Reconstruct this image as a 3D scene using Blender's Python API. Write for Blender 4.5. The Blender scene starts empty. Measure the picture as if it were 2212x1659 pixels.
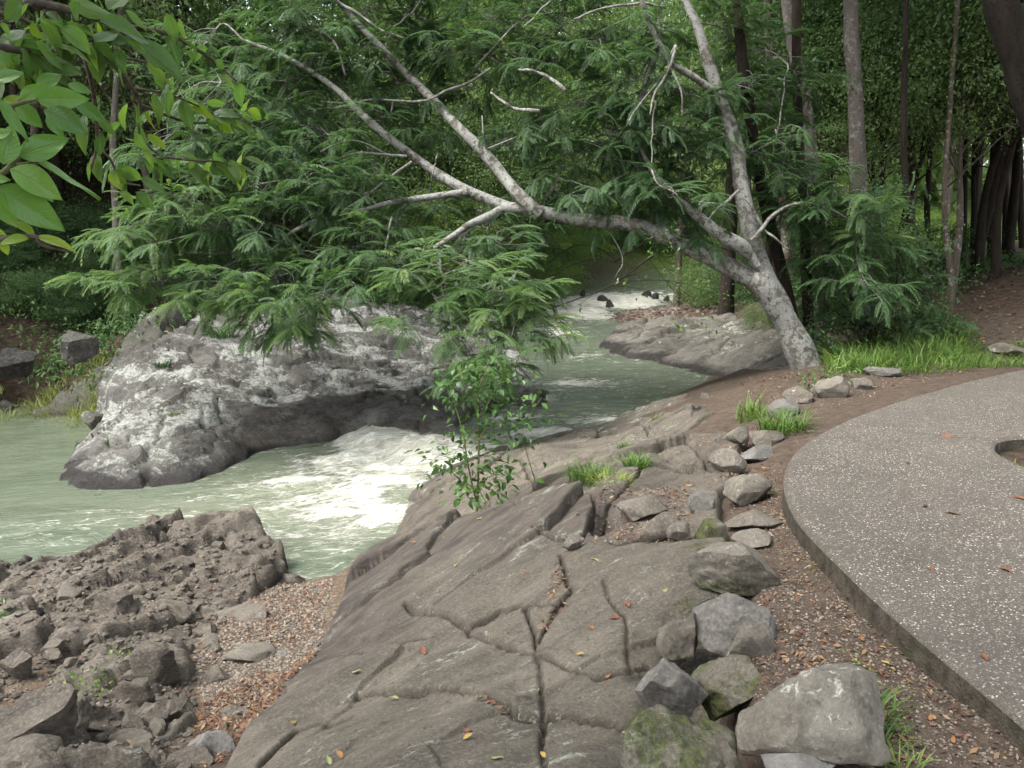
import bpy, bmesh, math, random
import numpy as np
from mathutils import Vector, Matrix

random.seed(7)
rng = np.random.default_rng(7)
sc = bpy.context.scene
COL = sc.collection
R = math.radians

# ------------------------------------------------------------------ camera, sky, sun, exposure
EYE = 1.6
PITCH = R(11.2)
FP = 1836.0                      # focal length in photo pixels (2212 wide)
cam = bpy.data.cameras.new('camera')
cam.sensor_width = 36.0
cam.lens = 36.0 * FP / 2212.0
cam.clip_start = 0.05
cam.clip_end = 1500
camo = bpy.data.objects.new('camera', cam)
COL.objects.link(camo)
camo.location = (0, 0, EYE)
camo.rotation_euler = (R(90) - PITCH, 0, 0)
sc.camera = camo

SUN_EL, SUN_AZ = R(58), R(-120)      # azimuth measured from +Y, clockwise positive: light from the left, behind
world = bpy.data.worlds.new('World')
sc.world = world
world.use_nodes = True
wn = world.node_tree.nodes
wl = world.node_tree.links
bg = wn['Background']
sky = wn.new('ShaderNodeTexSky')
sky.sky_type = 'NISHITA'
sky.sun_disc = False
sky.sun_elevation = SUN_EL
sky.sun_rotation = SUN_AZ
sky.air_density = 1.0
sky.dust_density = 4.0
hs = wn.new('ShaderNodeHueSaturation')
hs.inputs['Saturation'].default_value = 0.35
wl.new(sky.outputs['Color'], hs.inputs['Color'])
wl.new(hs.outputs['Color'], bg.inputs['Color'])
bg.inputs['Strength'].default_value = 0.15

sun = bpy.data.lights.new('sun', 'SUN')
sun.energy = 1.5
sun.angle = R(35)
sun.color = (1.0, 0.97, 0.92)
suno = bpy.data.objects.new('sun', sun)
COL.objects.link(suno)
sd = Vector((math.sin(SUN_AZ) * math.cos(SUN_EL), math.cos(SUN_AZ) * math.cos(SUN_EL), math.sin(SUN_EL)))
suno.rotation_euler = sd.to_track_quat('Z', 'Y').to_euler()
suno.location = (0, 0, 30)

sc.view_settings.view_transform = 'Standard'
sc.view_settings.look = 'None'
sc.view_settings.gamma = 1.0
sc.view_settings.use_curve_mapping = False
sc.view_settings.exposure = 1.88
sc.render.engine = 'CYCLES'
sc.cycles.use_denoising = True
sc.cycles.max_bounces = 5
sc.cycles.diffuse_bounces = 3
sc.cycles.glossy_bounces = 2
sc.cycles.transmission_bounces = 3
sc.cycles.transparent_max_bounces = 4

# ------------------------------------------------------------------ mapping from the photograph to the place
SP, CP = math.sin(PITCH), math.cos(PITCH)


def ray(u, v):
    a = (u - 1106.0) / FP
    b = (829.5 - v) / FP
    return np.array([a, CP + b * SP, -SP + b * CP])


def W(u, v, z):
    d = ray(u, v)
    t = (z - EYE) / d[2]
    return np.array([0, 0, EYE]) + d * t


def WY(u, v, y):
    d = ray(u, v)
    return np.array([0, 0, EYE]) + d * (y / d[1])


# ------------------------------------------------------------------ numeric noise
def _hash(ix, iy, iz, seed):
    h = (ix.astype(np.int64) * 374761393 + iy.astype(np.int64) * 668265263 + iz.astype(np.int64) * 2147483647 + seed * 1274126177) & 0xFFFFFFFF
    h = ((h ^ (h >> 13)) * 1274126177) & 0xFFFFFFFF
    h = ((h ^ (h >> 16)) * 2246822519) & 0xFFFFFFFF
    h = h ^ (h >> 15)
    return (h & 0xFFFFFF) / float(0xFFFFFF)


def vnoise(x, y, z=None, seed=0):
    if z is None:
        z = np.zeros_like(x)
    ix, iy, iz = np.floor(x), np.floor(y), np.floor(z)
    fx, fy, fz = x - ix, y - iy, z - iz
    fx = fx * fx * fx * (fx * (fx * 6 - 15) + 10)
    fy = fy * fy * fy * (fy * (fy * 6 - 15) + 10)
    fz = fz * fz * fz * (fz * (fz * 6 - 15) + 10)
    r = 0
    for dx in (0, 1):
        for dy in (0, 1):
            for dz in (0, 1):
                w = (fx if dx else 1 - fx) * (fy if dy else 1 - fy) * (fz if dz else 1 - fz)
                r = r + w * _hash(ix + dx, iy + dy, iz + dz, seed)
    return r * 2 - 1


def fbm(x, y, z=None, seed=0, octv=4, gain=0.5, lac=2.1):
    a, s, t = 1.0, 0, 0
    if z is None:
        z = np.zeros_like(x)
    for k in range(octv):
        s = s + a * vnoise(x, y, z, seed + k * 17)
        t += a
        x, y, z = x * lac + 3.1, y * lac + 1.7, z * lac + 5.3
        a *= gain
    return s / t


def worley(x, y, seed=0):
    """nearest-cell: distance to border-ish (f2-f1), cell random, cell offset vector"""
    ix, iy = np.floor(x), np.floor(y)
    f1 = np.full(x.shape, 9.0)
    f2 = np.full(x.shape, 9.0)
    rid = np.zeros(x.shape)
    ox = np.zeros(x.shape)
    oy = np.zeros(x.shape)
    zz = np.zeros_like(ix)
    for dx in (-1, 0, 1):
        for dy in (-1, 0, 1):
            cx = ix + dx + _hash(ix + dx, iy + dy, zz, seed)
            cy = iy + dy + _hash(ix + dx, iy + dy, zz, seed + 1)
            d = np.hypot(x - cx, y - cy)
            near = d < f1
            f2 = np.where(near, f1, np.minimum(f2, d))
            rr = _hash(ix + dx, iy + dy, zz, seed + 2)
            rid = np.where(near, rr, rid)
            ox = np.where(near, x - cx, ox)
            oy = np.where(near, y - cy, oy)
            f1 = np.where(near, d, f1)
    return f2 - f1, rid, ox, oy


def fractured(x, y, seed, tilt=0.8, off=0.5, soft=.11):
    b, rid, ox, oy = worley(x, y, seed)
    a = rid * 6.283 * 7
    g = tilt * ((rid * 13.7) % 1.0)
    h = off * (((rid * 31.3) % 1.0) - 0.5) + g * (np.cos(a) * ox + np.sin(a) * oy)
    return h * sstep(-.01, soft, b), b


def sstep(a, b, x):
    t = np.clip((x - a) / (b - a), 0, 1)
    return t * t * (3 - 2 * t)


class TPS:
    def __init__(self, pts, lam=0.002):
        P = np.array(pts, float)
        self.c = P[:, :2]
        n = len(P)
        d2 = ((self.c[:, None] - self.c[None]) ** 2).sum(2)
        K = self._k(d2) + lam * np.eye(n)
        Q = np.hstack([np.ones((n, 1)), self.c])
        A = np.zeros((n + 3, n + 3))
        A[:n, :n] = K
        A[:n, n:] = Q
        A[n:, :n] = Q.T
        self.w = np.linalg.solve(A, np.concatenate([P[:, 2], np.zeros(3)]))

    @staticmethod
    def _k(d2):
        return 0.5 * d2 * np.log(np.maximum(d2, 1e-12))

    def __call__(self, x, y):
        x = np.asarray(x, float)
        y = np.asarray(y, float)
        n = len(self.c)
        r = self.w[n] + self.w[n + 1] * x + self.w[n + 2] * y
        for i in range(n):
            r = r + self.w[i] * self._k((x - self.c[i, 0]) ** 2 + (y - self.c[i, 1]) ** 2)
        return r


class Lookup:
    """a height function sampled once on a regular grid, read back bilinearly"""
    def __init__(self, f, x0, x1, y0, y1, res):
        self.xs, self.ys = np.arange(x0, x1 + res, res), np.arange(y0, y1 + res, res)
        X_, Y_ = np.meshgrid(self.xs, self.ys, indexing='xy')
        self.z = f(X_.ravel(), Y_.ravel()).reshape(X_.shape)
        self.res = res

    def __call__(self, x, y):
        fx = np.clip((np.asarray(x, float) - self.xs[0]) / self.res, 0, len(self.xs) - 1.001)
        fy = np.clip((np.asarray(y, float) - self.ys[0]) / self.res, 0, len(self.ys) - 1.001)
        i, j = fx.astype(int), fy.astype(int)
        a, b = fx - i, fy - j
        z = self.z
        return (z[j, i] * (1 - a) + z[j, i + 1] * a) * (1 - b) + (z[j + 1, i] * (1 - a) + z[j + 1, i + 1] * a) * b


def poly_sd(x, y, poly):
    """signed distance to a closed polygon, positive inside"""
    P = np.asarray(poly, float)[:, :2]
    d = np.full(x.shape, 1e9)
    ins = np.zeros(x.shape, bool)
    n = len(P)
    for i in range(n):
        ax, ay = P[i]
        bx, by = P[(i + 1) % n]
        ex, ey = bx - ax, by - ay
        t = np.clip(((x - ax) * ex + (y - ay) * ey) / (ex * ex + ey * ey + 1e-12), 0, 1)
        d = np.minimum(d, np.hypot(x - ax - t * ex, y - ay - t * ey))
        c = ((ay > y) != (by > y)) & (x < ex * (y - ay) / (ey if abs(ey) > 1e-12 else 1e-12) + ax)
        ins ^= c
    return np.where(ins, d, -d)


def line_d(x, y, pts):
    d = np.full(x.shape, 1e9)
    for (ax, ay), (bx, by) in zip(pts[:-1], pts[1:]):
        ex, ey = bx - ax, by - ay
        t = np.clip(((x - ax) * ex + (y - ay) * ey) / (ex * ex + ey * ey + 1e-12), 0, 1)
        d = np.minimum(d, np.hypot(x - ax - t * ex, y - ay - t * ey))
    return d


# ------------------------------------------------------------------ mesh helpers
def mesh_np(name, V, F, attrs=None, smooth=True, mat=None, fattrs=None, sharp=None):
    V = np.asarray(V, np.float32)
    F = np.asarray(F, np.int32)
    me = bpy.data.meshes.new(name)
    n, k = F.shape
    me.vertices.add(len(V))
    me.vertices.foreach_set('co', V.ravel())
    me.loops.add(n * k)
    me.loops.foreach_set('vertex_index', F.ravel())
    me.polygons.add(n)
    me.polygons.foreach_set('loop_start', np.arange(0, n * k, k, dtype=np.int32))
    try:
        me.polygons.foreach_set('loop_total', np.full(n, k, np.int32))
    except Exception:
        pass
    me.polygons.foreach_set('use_smooth', np.full(n, bool(smooth)))
    me.update(calc_edges=True)
    for an, av in (attrs or {}).items():
        a = me.attributes.new(an, 'FLOAT', 'POINT')
        a.data.foreach_set('value', np.asarray(av, np.float32).ravel())
    for an, av in (fattrs or {}).items():
        a = me.attributes.new(an, 'FLOAT', 'FACE')
        a.data.foreach_set('value', np.asarray(av, np.float32).ravel())
    if sharp:
        me.set_sharp_from_angle(angle=R(sharp))
    if mat:
        me.materials.append(mat)
    return me


def link(name, me, parent=None, loc=None):
    o = bpy.data.objects.new(name, me)
    COL.objects.link(o)
    if loc is not None:
        o.location = loc
    if parent is not None:
        o.parent = parent
    return o


def tag(o, label, cat, group=None):
    o['label'] = label
    o['category'] = cat
    if group:
        o['group'] = group
    return o


def structure(o):
    o['kind'] = 'structure'
    return o


def stuff(o):
    o['kind'] = 'stuff'
    return o


def empty(name, loc, label=None, cat=None, group=None):
    o = bpy.data.objects.new(name, None)
    COL.objects.link(o)
    o.location = loc
    o.empty_display_size = 0.1
    if label:
        tag(o, label, cat, group)
    return o


def grid_mesh(xs, ys, mask=None):
    X, Y = np.meshgrid(xs, ys, indexing='xy')
    ny, nx = X.shape
    idx = np.arange(nx * ny).reshape(ny, nx)
    F = np.stack([idx[:-1, :-1], idx[:-1, 1:], idx[1:, 1:], idx[1:, :-1]], -1).reshape(-1, 4)
    return X.ravel(), Y.ravel(), F


def cull(V, F, keep, attrs):
    """drop faces with no kept vertex and unused vertices"""
    F = F[keep[F].any(1)]
    used = np.zeros(len(V), bool)
    used[F.ravel()] = True
    m = np.cumsum(used) - 1
    return V[used], m[F], {k: v[used] for k, v in attrs.items()}


def tube(pts, rad, sides=8, wob=0.0, seed=0, cap=True):
    P = np.asarray(pts, float)
    n = len(P)
    rad = np.broadcast_to(np.asarray(rad, float), (n,))
    T = np.gradient(P, axis=0)
    T /= np.linalg.norm(T, axis=1)[:, None] + 1e-12
    ref = np.array([0.0, 0, 1]) if abs(T[0, 2]) < 0.9 else np.array([1.0, 0, 0])
    N = np.cross(T[0], ref)
    N /= np.linalg.norm(N)
    V = []
    a = np.linspace(0, 2 * np.pi, sides, endpoint=False)
    for i in range(n):
        N = N - T[i] * N.dot(T[i])
        N /= np.linalg.norm(N) + 1e-12
        B = np.cross(T[i], N)
        V.append(P[i] + rad[i] * (np.cos(a)[:, None] * N + np.sin(a)[:, None] * B))
    V = np.concatenate(V)
    if wob:
        C = np.repeat(P, sides, axis=0)
        rr = np.repeat(rad, sides)
        f = 3.0
        w = fbm(V[:, 0] * f, V[:, 1] * f, V[:, 2] * f, seed, 3)
        V = C + (V - C) * (1 + wob * w)[:, None]
    i0 = np.arange(n - 1)[:, None] * sides
    j = np.arange(sides)[None]
    j2 = (j + 1) % sides
    F = np.stack([i0 + j, i0 + j2, i0 + sides + j2, i0 + sides + j], -1).reshape(-1, 4)
    if cap:
        V = np.vstack([V, P[-1] + T[-1] * rad[-1] * 0.6])
        e = len(V) - 1
        b = (n - 1) * sides
        F = np.vstack([F, np.stack([b + j[0], b + j2[0], np.full(sides, e), np.full(sides, e)], -1)])
    return V, F


def smooth_path(pts, n):
    """Catmull-Rom through points, n samples"""
    P = np.asarray(pts, float)
    if len(P) == 2:
        t = np.linspace(0, 1, n)[:, None]
        return P[0] * (1 - t) + P[1] * t
    Q = np.vstack([2 * P[0] - P[1], P, 2 * P[-1] - P[-2]])
    out = []
    for s in np.linspace(0, len(P) - 1 - 1e-9, n):
        i = int(s)
        t = s - i
        p0, p1, p2, p3 = Q[i:i + 4]
        out.append(0.5 * (2 * p1 + (p2 - p0) * t + (2 * p0 - 5 * p1 + 4 * p2 - p3) * t * t + (3 * p1 - p0 - 3 * p2 + p3) * t ** 3))
    return np.array(out)


class Acc:
    """collects quads (degenerate quads allowed for triangles are avoided: tube caps use repeated index -> split)"""
    def __init__(self):
        self.V, self.F, self.A, self.n = [], [], [], 0

    def add(self, V, F, a=0.0):
        self.V.append(np.asarray(V))
        self.F.append(np.asarray(F) + self.n)
        self.A.append(np.full(len(V), a) if np.isscalar(a) else np.asarray(a))
        self.n += len(V)

    def mesh(self, name, mat, smooth=True):
        V = np.vstack(self.V)
        F = np.vstack(self.F)
        if F.shape[1] == 4:
            bad = F[:, 2] == F[:, 3]
            if bad.any():                       # split quads into triangles so that caps stay valid
                t1 = F[:, [0, 1, 2]]
                t2 = F[~bad][:, [0, 2, 3]]
                F = np.vstack([t1, t2])
        return mesh_np(name, V, F, {'rnd': np.concatenate(self.A)}, smooth, mat)


# ------------------------------------------------------------------ material helpers
class NT:
    def __init__(self, name):
        self.m = bpy.data.materials.new(name)
        self.m.use_nodes = True
        self.t = self.m.node_tree
        self.t.nodes.clear()
        self.out = self.t.nodes.new('ShaderNodeOutputMaterial')
        self.geo = self.t.nodes.new('ShaderNodeNewGeometry')

    def n(self, typ, **kw):
        nd = self.t.nodes.new(typ)
        for k, v in kw.items():
            setattr(nd, k, v)
        return nd

    def l(self, a, b):
        self.t.links.new(a, b)

    def pos(self, scale=(1, 1, 1), rot=(0, 0, 0)):
        m0 = self.n('ShaderNodeMapping')
        self.l(self.geo.outputs['Position'], m0.inputs['Vector'])
        m0.inputs['Rotation'].default_value = rot
        mp = self.n('ShaderNodeMapping')
        self.l(m0.outputs['Vector'], mp.inputs['Vector'])
        mp.inputs['Scale'].default_value = scale
        return mp.outputs['Vector']

    def noise(self, scale, detail=4, rough=0.55, vec=None, dist=0.0):
        nd = self.n('ShaderNodeTexNoise')
        nd.inputs['Scale'].default_value = scale
        nd.inputs['Detail'].default_value = detail
        nd.inputs['Roughness'].default_value = rough
        nd.inputs['Distortion'].default_value = dist
        self.l(vec if vec is not None else self.geo.outputs['Position'], nd.inputs['Vector'])
        return nd.outputs['Fac']

    def voro(self, scale, feature='F1', vec=None, out='Distance', rand=1.0):
        nd = self.n('ShaderNodeTexVoronoi')
        nd.feature = feature
        nd.inputs['Scale'].default_value = scale
        nd.inputs['Randomness'].default_value = rand
        self.l(vec if vec is not None else self.geo.outputs['Position'], nd.inputs['Vector'])
        return nd.outputs[out]

    def ramp(self, fac, stops, interp='LINEAR'):
        nd = self.n('ShaderNodeValToRGB')
        cr = nd.color_ramp
        cr.interpolation = interp
        while len(cr.elements) < len(stops):
            cr.elements.new(0.5)
        for e, (p, c) in zip(cr.elements, stops):
            e.position = p
            e.color = (*c, 1) if len(c) == 3 else c
        self.l(fac, nd.inputs['Fac'])
        return nd.outputs['Color']

    def math(self, op, a, b=None, c=None, clamp=False):
        nd = self.n('ShaderNodeMath', operation=op, use_clamp=clamp)
        for i, x in enumerate((a, b, c)):
            if x is None:
                continue
            if isinstance(x, (int, float)):
                nd.inputs[i].default_value = x
            else:
                self.l(x, nd.inputs[i])
        return nd.outputs[0]

    def step(self, fac, a, b):
        nd = self.n('ShaderNodeMapRange', interpolation_type='SMOOTHSTEP')
        self.l(fac, nd.inputs['Value'])
        for nm, x in (('From Min', a), ('From Max', b)):
            if isinstance(x, (int, float)):
                nd.inputs[nm].default_value = x
            else:
                self.l(x, nd.inputs[nm])
        return nd.outputs[0]

    def mix(self, fac, a, b, blend='MIX'):
        nd = self.n('ShaderNodeMix', data_type='RGBA', blend_type=blend)
        for s, x in ((nd.inputs[0], fac), (nd.inputs[6], a), (nd.inputs[7], b)):
            if isinstance(x, (int, float)):
                s.default_value = x
            elif isinstance(x, tuple):
                s.default_value = (*x, 1) if len(x) == 3 else x
            else:
                self.l(x, s)
        return nd.outputs[2]

    def attr(self, name):
        nd = self.n('ShaderNodeAttribute')
        nd.attribute_name = name
        return nd.outputs['Fac']

    def bump(self, h, strength=0.5, dist=0.02, normal=None):
        nd = self.n('ShaderNodeBump')
        nd.inputs['Strength'].default_value = strength
        nd.inputs['Distance'].default_value = dist
        self.l(h, nd.inputs['Height'])
        if normal is not None:
            self.l(normal, nd.inputs['Normal'])
        return nd.outputs['Normal']

    def principled(self, col, rough=0.8, spec=0.3, normal=None):
        p = self.n('ShaderNodeBsdfPrincipled')
        for k, x in (('Base Color', col), ('Roughness', rough), ('Specular IOR Level', spec)):
            if isinstance(x, (int, float)):
                p.inputs[k].default_value = x
            elif isinstance(x, tuple):
                p.inputs[k].default_value = (*x, 1)
            else:
                self.l(x, p.inputs[k])
        if normal is not None:
            self.l(normal, p.inputs['Normal'])
        return p

    def done(self, shader):
        self.l(shader.outputs[0] if hasattr(shader, 'outputs') else shader, self.out.inputs['Surface'])
        return self.m


def mat_rock(name, c1, c2, c3, lich=(0.55, 0.56, 0.50), lamt=0.2, lscale=5.0, wetz=None, moss=False, stain=False, streak=(1, 1, 1), rot=0.0, bumpd=0.03, micro=1.0, bigw=.55):
    t = NT(name)
    vs = t.pos(streak, (0, 0, rot))
    n1 = t.noise(1.3, 5, 0.6, vs)
    n2 = t.noise(7, 6, 0.65, vs, 0.4)
    n3 = t.noise(60, 4, 0.7)
    col = t.ramp(n1, [(0.3, c1), (0.5, c2), (0.72, c3)])
    col = t.mix(t.step(n2, 0.35, 0.7), t.mix(0.5, col, c1), col)
    col = t.mix(t.math('MULTIPLY', t.step(t.noise(2.3, 4, 0.65, vs, 1.0), 0.52, 0.70), 0.6), col, tuple(0.75 * x for x in c1))
    col = t.mix(t.math('MULTIPLY', t.step(n3, 0.42, 0.72), 0.35), col, tuple(min(1, 1.5 * x) for x in c3))
    col = t.mix(t.math('MULTIPLY', t.step(t.noise(33, 3, 0.6), 0.6, 0.72), 0.55), col, tuple(0.45 * x for x in c1))
    if stain:
        col = t.mix(t.attr('stain'), col, t.mix(t.step(n2, .35, .65), (0.044, 0.038, 0.034), (0.092, 0.077, 0.066)))
    if stain:
        col = t.mix(t.math('MULTIPLY', t.attr('dirt'), .85), col, (0.030, 0.022, 0.016))
    # lichen: blotches made of small crusts
    big = t.noise(lscale * 0.35, 3, 0.6, vs)
    cr = t.noise(lscale * 3.0, 5, 0.7, vs, 0.6)
    fine = t.noise(lscale * 14, 3, 0.7)
    li = t.math('ADD', t.math('MULTIPLY', cr, 0.75), t.math('MULTIPLY', big, bigw))
    li = t.math('ADD', li, t.math('MULTIPLY', fine, 0.25))
    la = t.step(li, 1.02 + (bigw - .55) * .5 - lamt, 1.12 + (bigw - .55) * .5 - lamt)
    if stain:
        la = t.math('MULTIPLY', la, t.math('SUBTRACT', 1.0, t.math('MULTIPLY', t.attr('stain'), 0.8)))
    la = t.math('MULTIPLY', la, .92)
    lc = t.mix(t.step(t.noise(lscale * 6, 3), 0.4, 0.62), tuple(0.62 * x for x in lich), lich)
    if lamt > 0:
        col = t.mix(la, col, lc)
    if moss:
        up = t.noise(9, 8, 0.75)
        ma = t.step(t.math('ADD', t.attr('moss'), t.math('MULTIPLY', t.math('SUBTRACT', up, .5), 2.6)), 0.62, 1.1)
        ma = t.math('MULTIPLY', ma, .85)
        mc = t.mix(t.step(t.noise(30, 4, .7), .35, .65), (0.022, 0.026, 0.008), (0.065, 0.080, 0.018))
        col = t.mix(ma, col, mc)
    rough = 0.85
    spec = 0.25
    if wetz is not None:
        sep = t.n('ShaderNodeSeparateXYZ')
        t.l(t.geo.outputs['Position'], sep.inputs[0])
        zz = t.math('ADD', sep.outputs['Z'], t.math('MULTIPLY', t.math('SUBTRACT', n1, 0.5), 0.6))
        wet = t.step(zz, wetz[1], wetz[0])
        col = t.mix(wet, col, t.mix(1.0, t.mix(0.8, col, tuple(c for c in c1)), (0.42, 0.40, 0.42), 'MULTIPLY'))
        rough = t.math('SUBTRACT', 0.85, t.math('MULTIPLY', t.math('MAXIMUM', wet, t.attr('stain')) if stain else wet, 0.5))
    h = t.math('ADD', t.math('MULTIPLY', t.noise(14, 9, 0.74, vs), 1.0), t.math('MULTIPLY', t.noise(70, 5, 0.75), 0.30 * micro))
    h2 = t.math('MULTIPLY', la, 0.10) if lamt > 0 else None
    if h2 is not None:
        h = t.math('ADD', h, h2)
    return t.done(t.principled(col, rough, spec, t.bump(h, 0.9, bumpd)))


def mat_leaf(name, dark, mid, light, yellow=0.0, trans=0.3, rough=0.42, spec=0.4, objrand=True, veins=False):
    t = NT(name)
    r = t.attr('rnd')
    f = r
    if objrand:
        oi = t.n('ShaderNodeObjectInfo')
        f = t.math('ADD', t.math('MULTIPLY', r, 0.65), t.math('MULTIPLY', oi.outputs['Random'], 0.35))
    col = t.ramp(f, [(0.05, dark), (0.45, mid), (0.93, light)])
    if yellow:
        col = t.mix(t.math('GREATER_THAN', r, 1 - yellow), col, (0.22, 0.20, 0.03))
    nrm = None
    if veins:
        lu, lt = t.attr('lu'), t.attr('lt')
        ab = t.math('ABSOLUTE', lt)
        q = t.math('PINGPONG', t.math('SUBTRACT', t.math('MULTIPLY', lu, 9.0), t.math('MULTIPLY', ab, 1.6)), 0.5)
        side = t.math('MULTIPLY', t.step(q, .10, .0), .35)
        midv = t.step(ab, .09, .02)
        vn = t.math('MAXIMUM', side, midv)
        col = t.mix(t.math('MULTIPLY', vn, .55), col, t.mix(.5, col, (0.22, 0.30, 0.10)))
        bl = t.step(t.noise(28, 4, .7), .60, .72)
        col = t.mix(t.math('MULTIPLY', bl, .35), col, (0.10, 0.085, 0.03))
        nrm = t.bump(t.math('ADD', t.math('MULTIPLY', vn, -1.0), t.math('MULTIPLY', t.noise(18, 3), 1.2)), .5, .003)
    p = t.principled(col, rough, spec, nrm)
    tr = t.n('ShaderNodeBsdfTranslucent')
    t.l(t.mix(1.0, col, (1.25, 1.35, 0.7), 'MULTIPLY'), tr.inputs['Color'])
    mx = t.n('ShaderNodeMixShader')
    mx.inputs[0].default_value = trans
    t.l(p.outputs[0], mx.inputs[1])
    t.l(tr.outputs[0], mx.inputs[2])
    return t.done(mx)


def mat_bark(name, c1, c2, lich=None, lamt=0.5, scale=1.0, stretch=4.0):
    t = NT(name)
    n = t.noise(9 * scale, 6, 0.65, t.pos((1, 1, 1 / stretch)))
    n2 = t.noise(45 * scale, 4, 0.7)
    col = t.ramp(n, [(0.3, c1), (0.68, c2)])
    col = t.mix(t.math('MULTIPLY', t.step(n2, 0.5, 0.7), 0.4), col, tuple(0.45 * x for x in c1))
    if lich:
        a = t.step(t.math('ADD', t.math('MULTIPLY', t.noise(16 * scale, 5, 0.7), 0.7), t.math('MULTIPLY', t.noise(4 * scale, 2), 0.4)), 0.74 - 0.4 * lamt, 0.82 - 0.4 * lamt)
        col = t.mix(a, col, t.mix(t.step(n2, 0.35, 0.6), tuple(0.7 * x for x in lich), lich))
    col = t.mix(t.math('MULTIPLY', t.step(t.noise(30 * scale, 4, .7), .56, .66), .75), col, tuple(0.5 * x for x in c1))
    return t.done(t.principled(col, 0.9, 0.15, t.bump(t.math('ADD', n, t.math('MULTIPLY', n2, 0.4)), 0.8, 0.02)))


def mat_simple(name, c1, c2, scale=20, rough=0.85, spec=0.2, bumpd=0.01):
    t = NT(name)
    n = t.noise(scale, 5, 0.65)
    return t.done(t.principled(t.ramp(n, [(0.3, c1), (0.7, c2)]), rough, spec, t.bump(n, 0.6, bumpd)))


M = {}
M['slab'] = mat_rock('bedrock_brown', (0.060, 0.053, 0.043), (0.132, 0.115, 0.091), (0.195, 0.172, 0.138), lich=(0.36, 0.38, 0.31), lamt=0.165, lscale=5, micro=1.8, moss=True, stain=True, streak=(.45, 1.5, 1), rot=R(-35), bumpd=0.028)
M['island'] = mat_rock('lichen_rock', (0.055, 0.052, 0.047), (0.105, 0.10, 0.090), (0.17, 0.162, 0.145), lich=(0.36, 0.37, 0.335), lamt=0.27, lscale=6.0, wetz=(-1.24, -1.06), streak=(.7, 1, 1.3), rot=R(20), bumpd=0.05, stain=True, bigw=1.1)
M['rightrock'] = mat_rock('creek_rock', (0.065, 0.060, 0.052), (0.13, 0.12, 0.103), (0.20, 0.188, 0.16), lich=(0.42, 0.42, 0.36), lamt=0.18, lscale=4, wetz=(-0.92, -0.78), streak=(.6, 1.2, 1.5), rot=R(25), bumpd=0.05)
M['beachrock'] = mat_rock('shattered_rock', (0.060, 0.051, 0.042), (0.150, 0.129, 0.104), (0.245, 0.220, 0.182), lich=(0.36, 0.36, 0.31), lamt=0.14, lscale=6, wetz=(-1.27, -1.17), bumpd=0.045, moss=True, streak=(.6, 2.2, 2.0), rot=R(-40))
M['boulder'] = mat_rock('boulder_stone', (0.075, 0.064, 0.050), (0.13, 0.115, 0.094), (0.19, 0.178, 0.152), lich=(0.42, 0.42, 0.37), lamt=0.15, lscale=6, moss=True, bumpd=0.014)
M['bluestone'] = mat_rock('blue_grey_stone', (0.078, 0.071, 0.062), (0.134, 0.125, 0.113), (0.19, 0.184, 0.175), lich=(0.42, 0.42, 0.38), lamt=0.13, lscale=7, moss=True, bumpd=0.012)
M['bankrock'] = mat_rock('bank_rock', (0.045, 0.042, 0.035), (0.088, 0.083, 0.070), (0.15, 0.145, 0.125), lich=(0.33, 0.34, 0.30), lamt=0.20, lscale=4, bumpd=0.05, moss=True)
M['darkrock'] = mat_rock('wet_dark_rock', (0.025, 0.024, 0.022), (0.05, 0.048, 0.045), (0.09, 0.085, 0.08), lamt=0.0, bumpd=0.03)


def mat_ground():
    t = NT('leafy_soil')
    n1 = t.noise(1.1, 5, 0.6)
    n2 = t.noise(12, 6, 0.7)
    n3 = t.noise(70, 4, 0.7)
    soil = t.ramp(n2, [(0.3, (0.046, 0.034, 0.026)), (0.55, (0.085, 0.064, 0.049)), (0.75, (0.125, 0.098, 0.076))])
    soil = t.mix(t.step(n3, 0.55, 0.72), soil, (0.21, 0.16, 0.11))
    grav = t.ramp(t.voro(42, 'F1', out='Color'), [(0.1, (0.07, 0.05, 0.037)), (0.5, (0.13, 0.105, 0.08)), (0.9, (0.21, 0.175, 0.13))])
    grav = t.mix(t.step(t.noise(5, 5, .7), .45, .62), grav, (0.115, 0.078, 0.052))
    col = t.mix(t.attr('gravel'), soil, grav)
    lit = t.mix(t.step(n2, .4, .65), (0.036, 0.027, 0.019), (0.085, 0.058, 0.040))
    col = t.mix(t.attr('litter'), col, lit)
    gr = t.mix(t.step(t.noise(2.5, 5, .7), .35, .65), (0.045, 0.075, 0.015), (0.10, 0.14, 0.03))
    col = t.mix(t.attr('green'), col, gr)
    h = t.math('ADD', n2, t.math('MULTIPLY', n3, 0.5))
    return t.done(t.principled(col, 0.92, 0.15, t.bump(h, 0.9, 0.03)))


M['ground'] = mat_ground()


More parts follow.
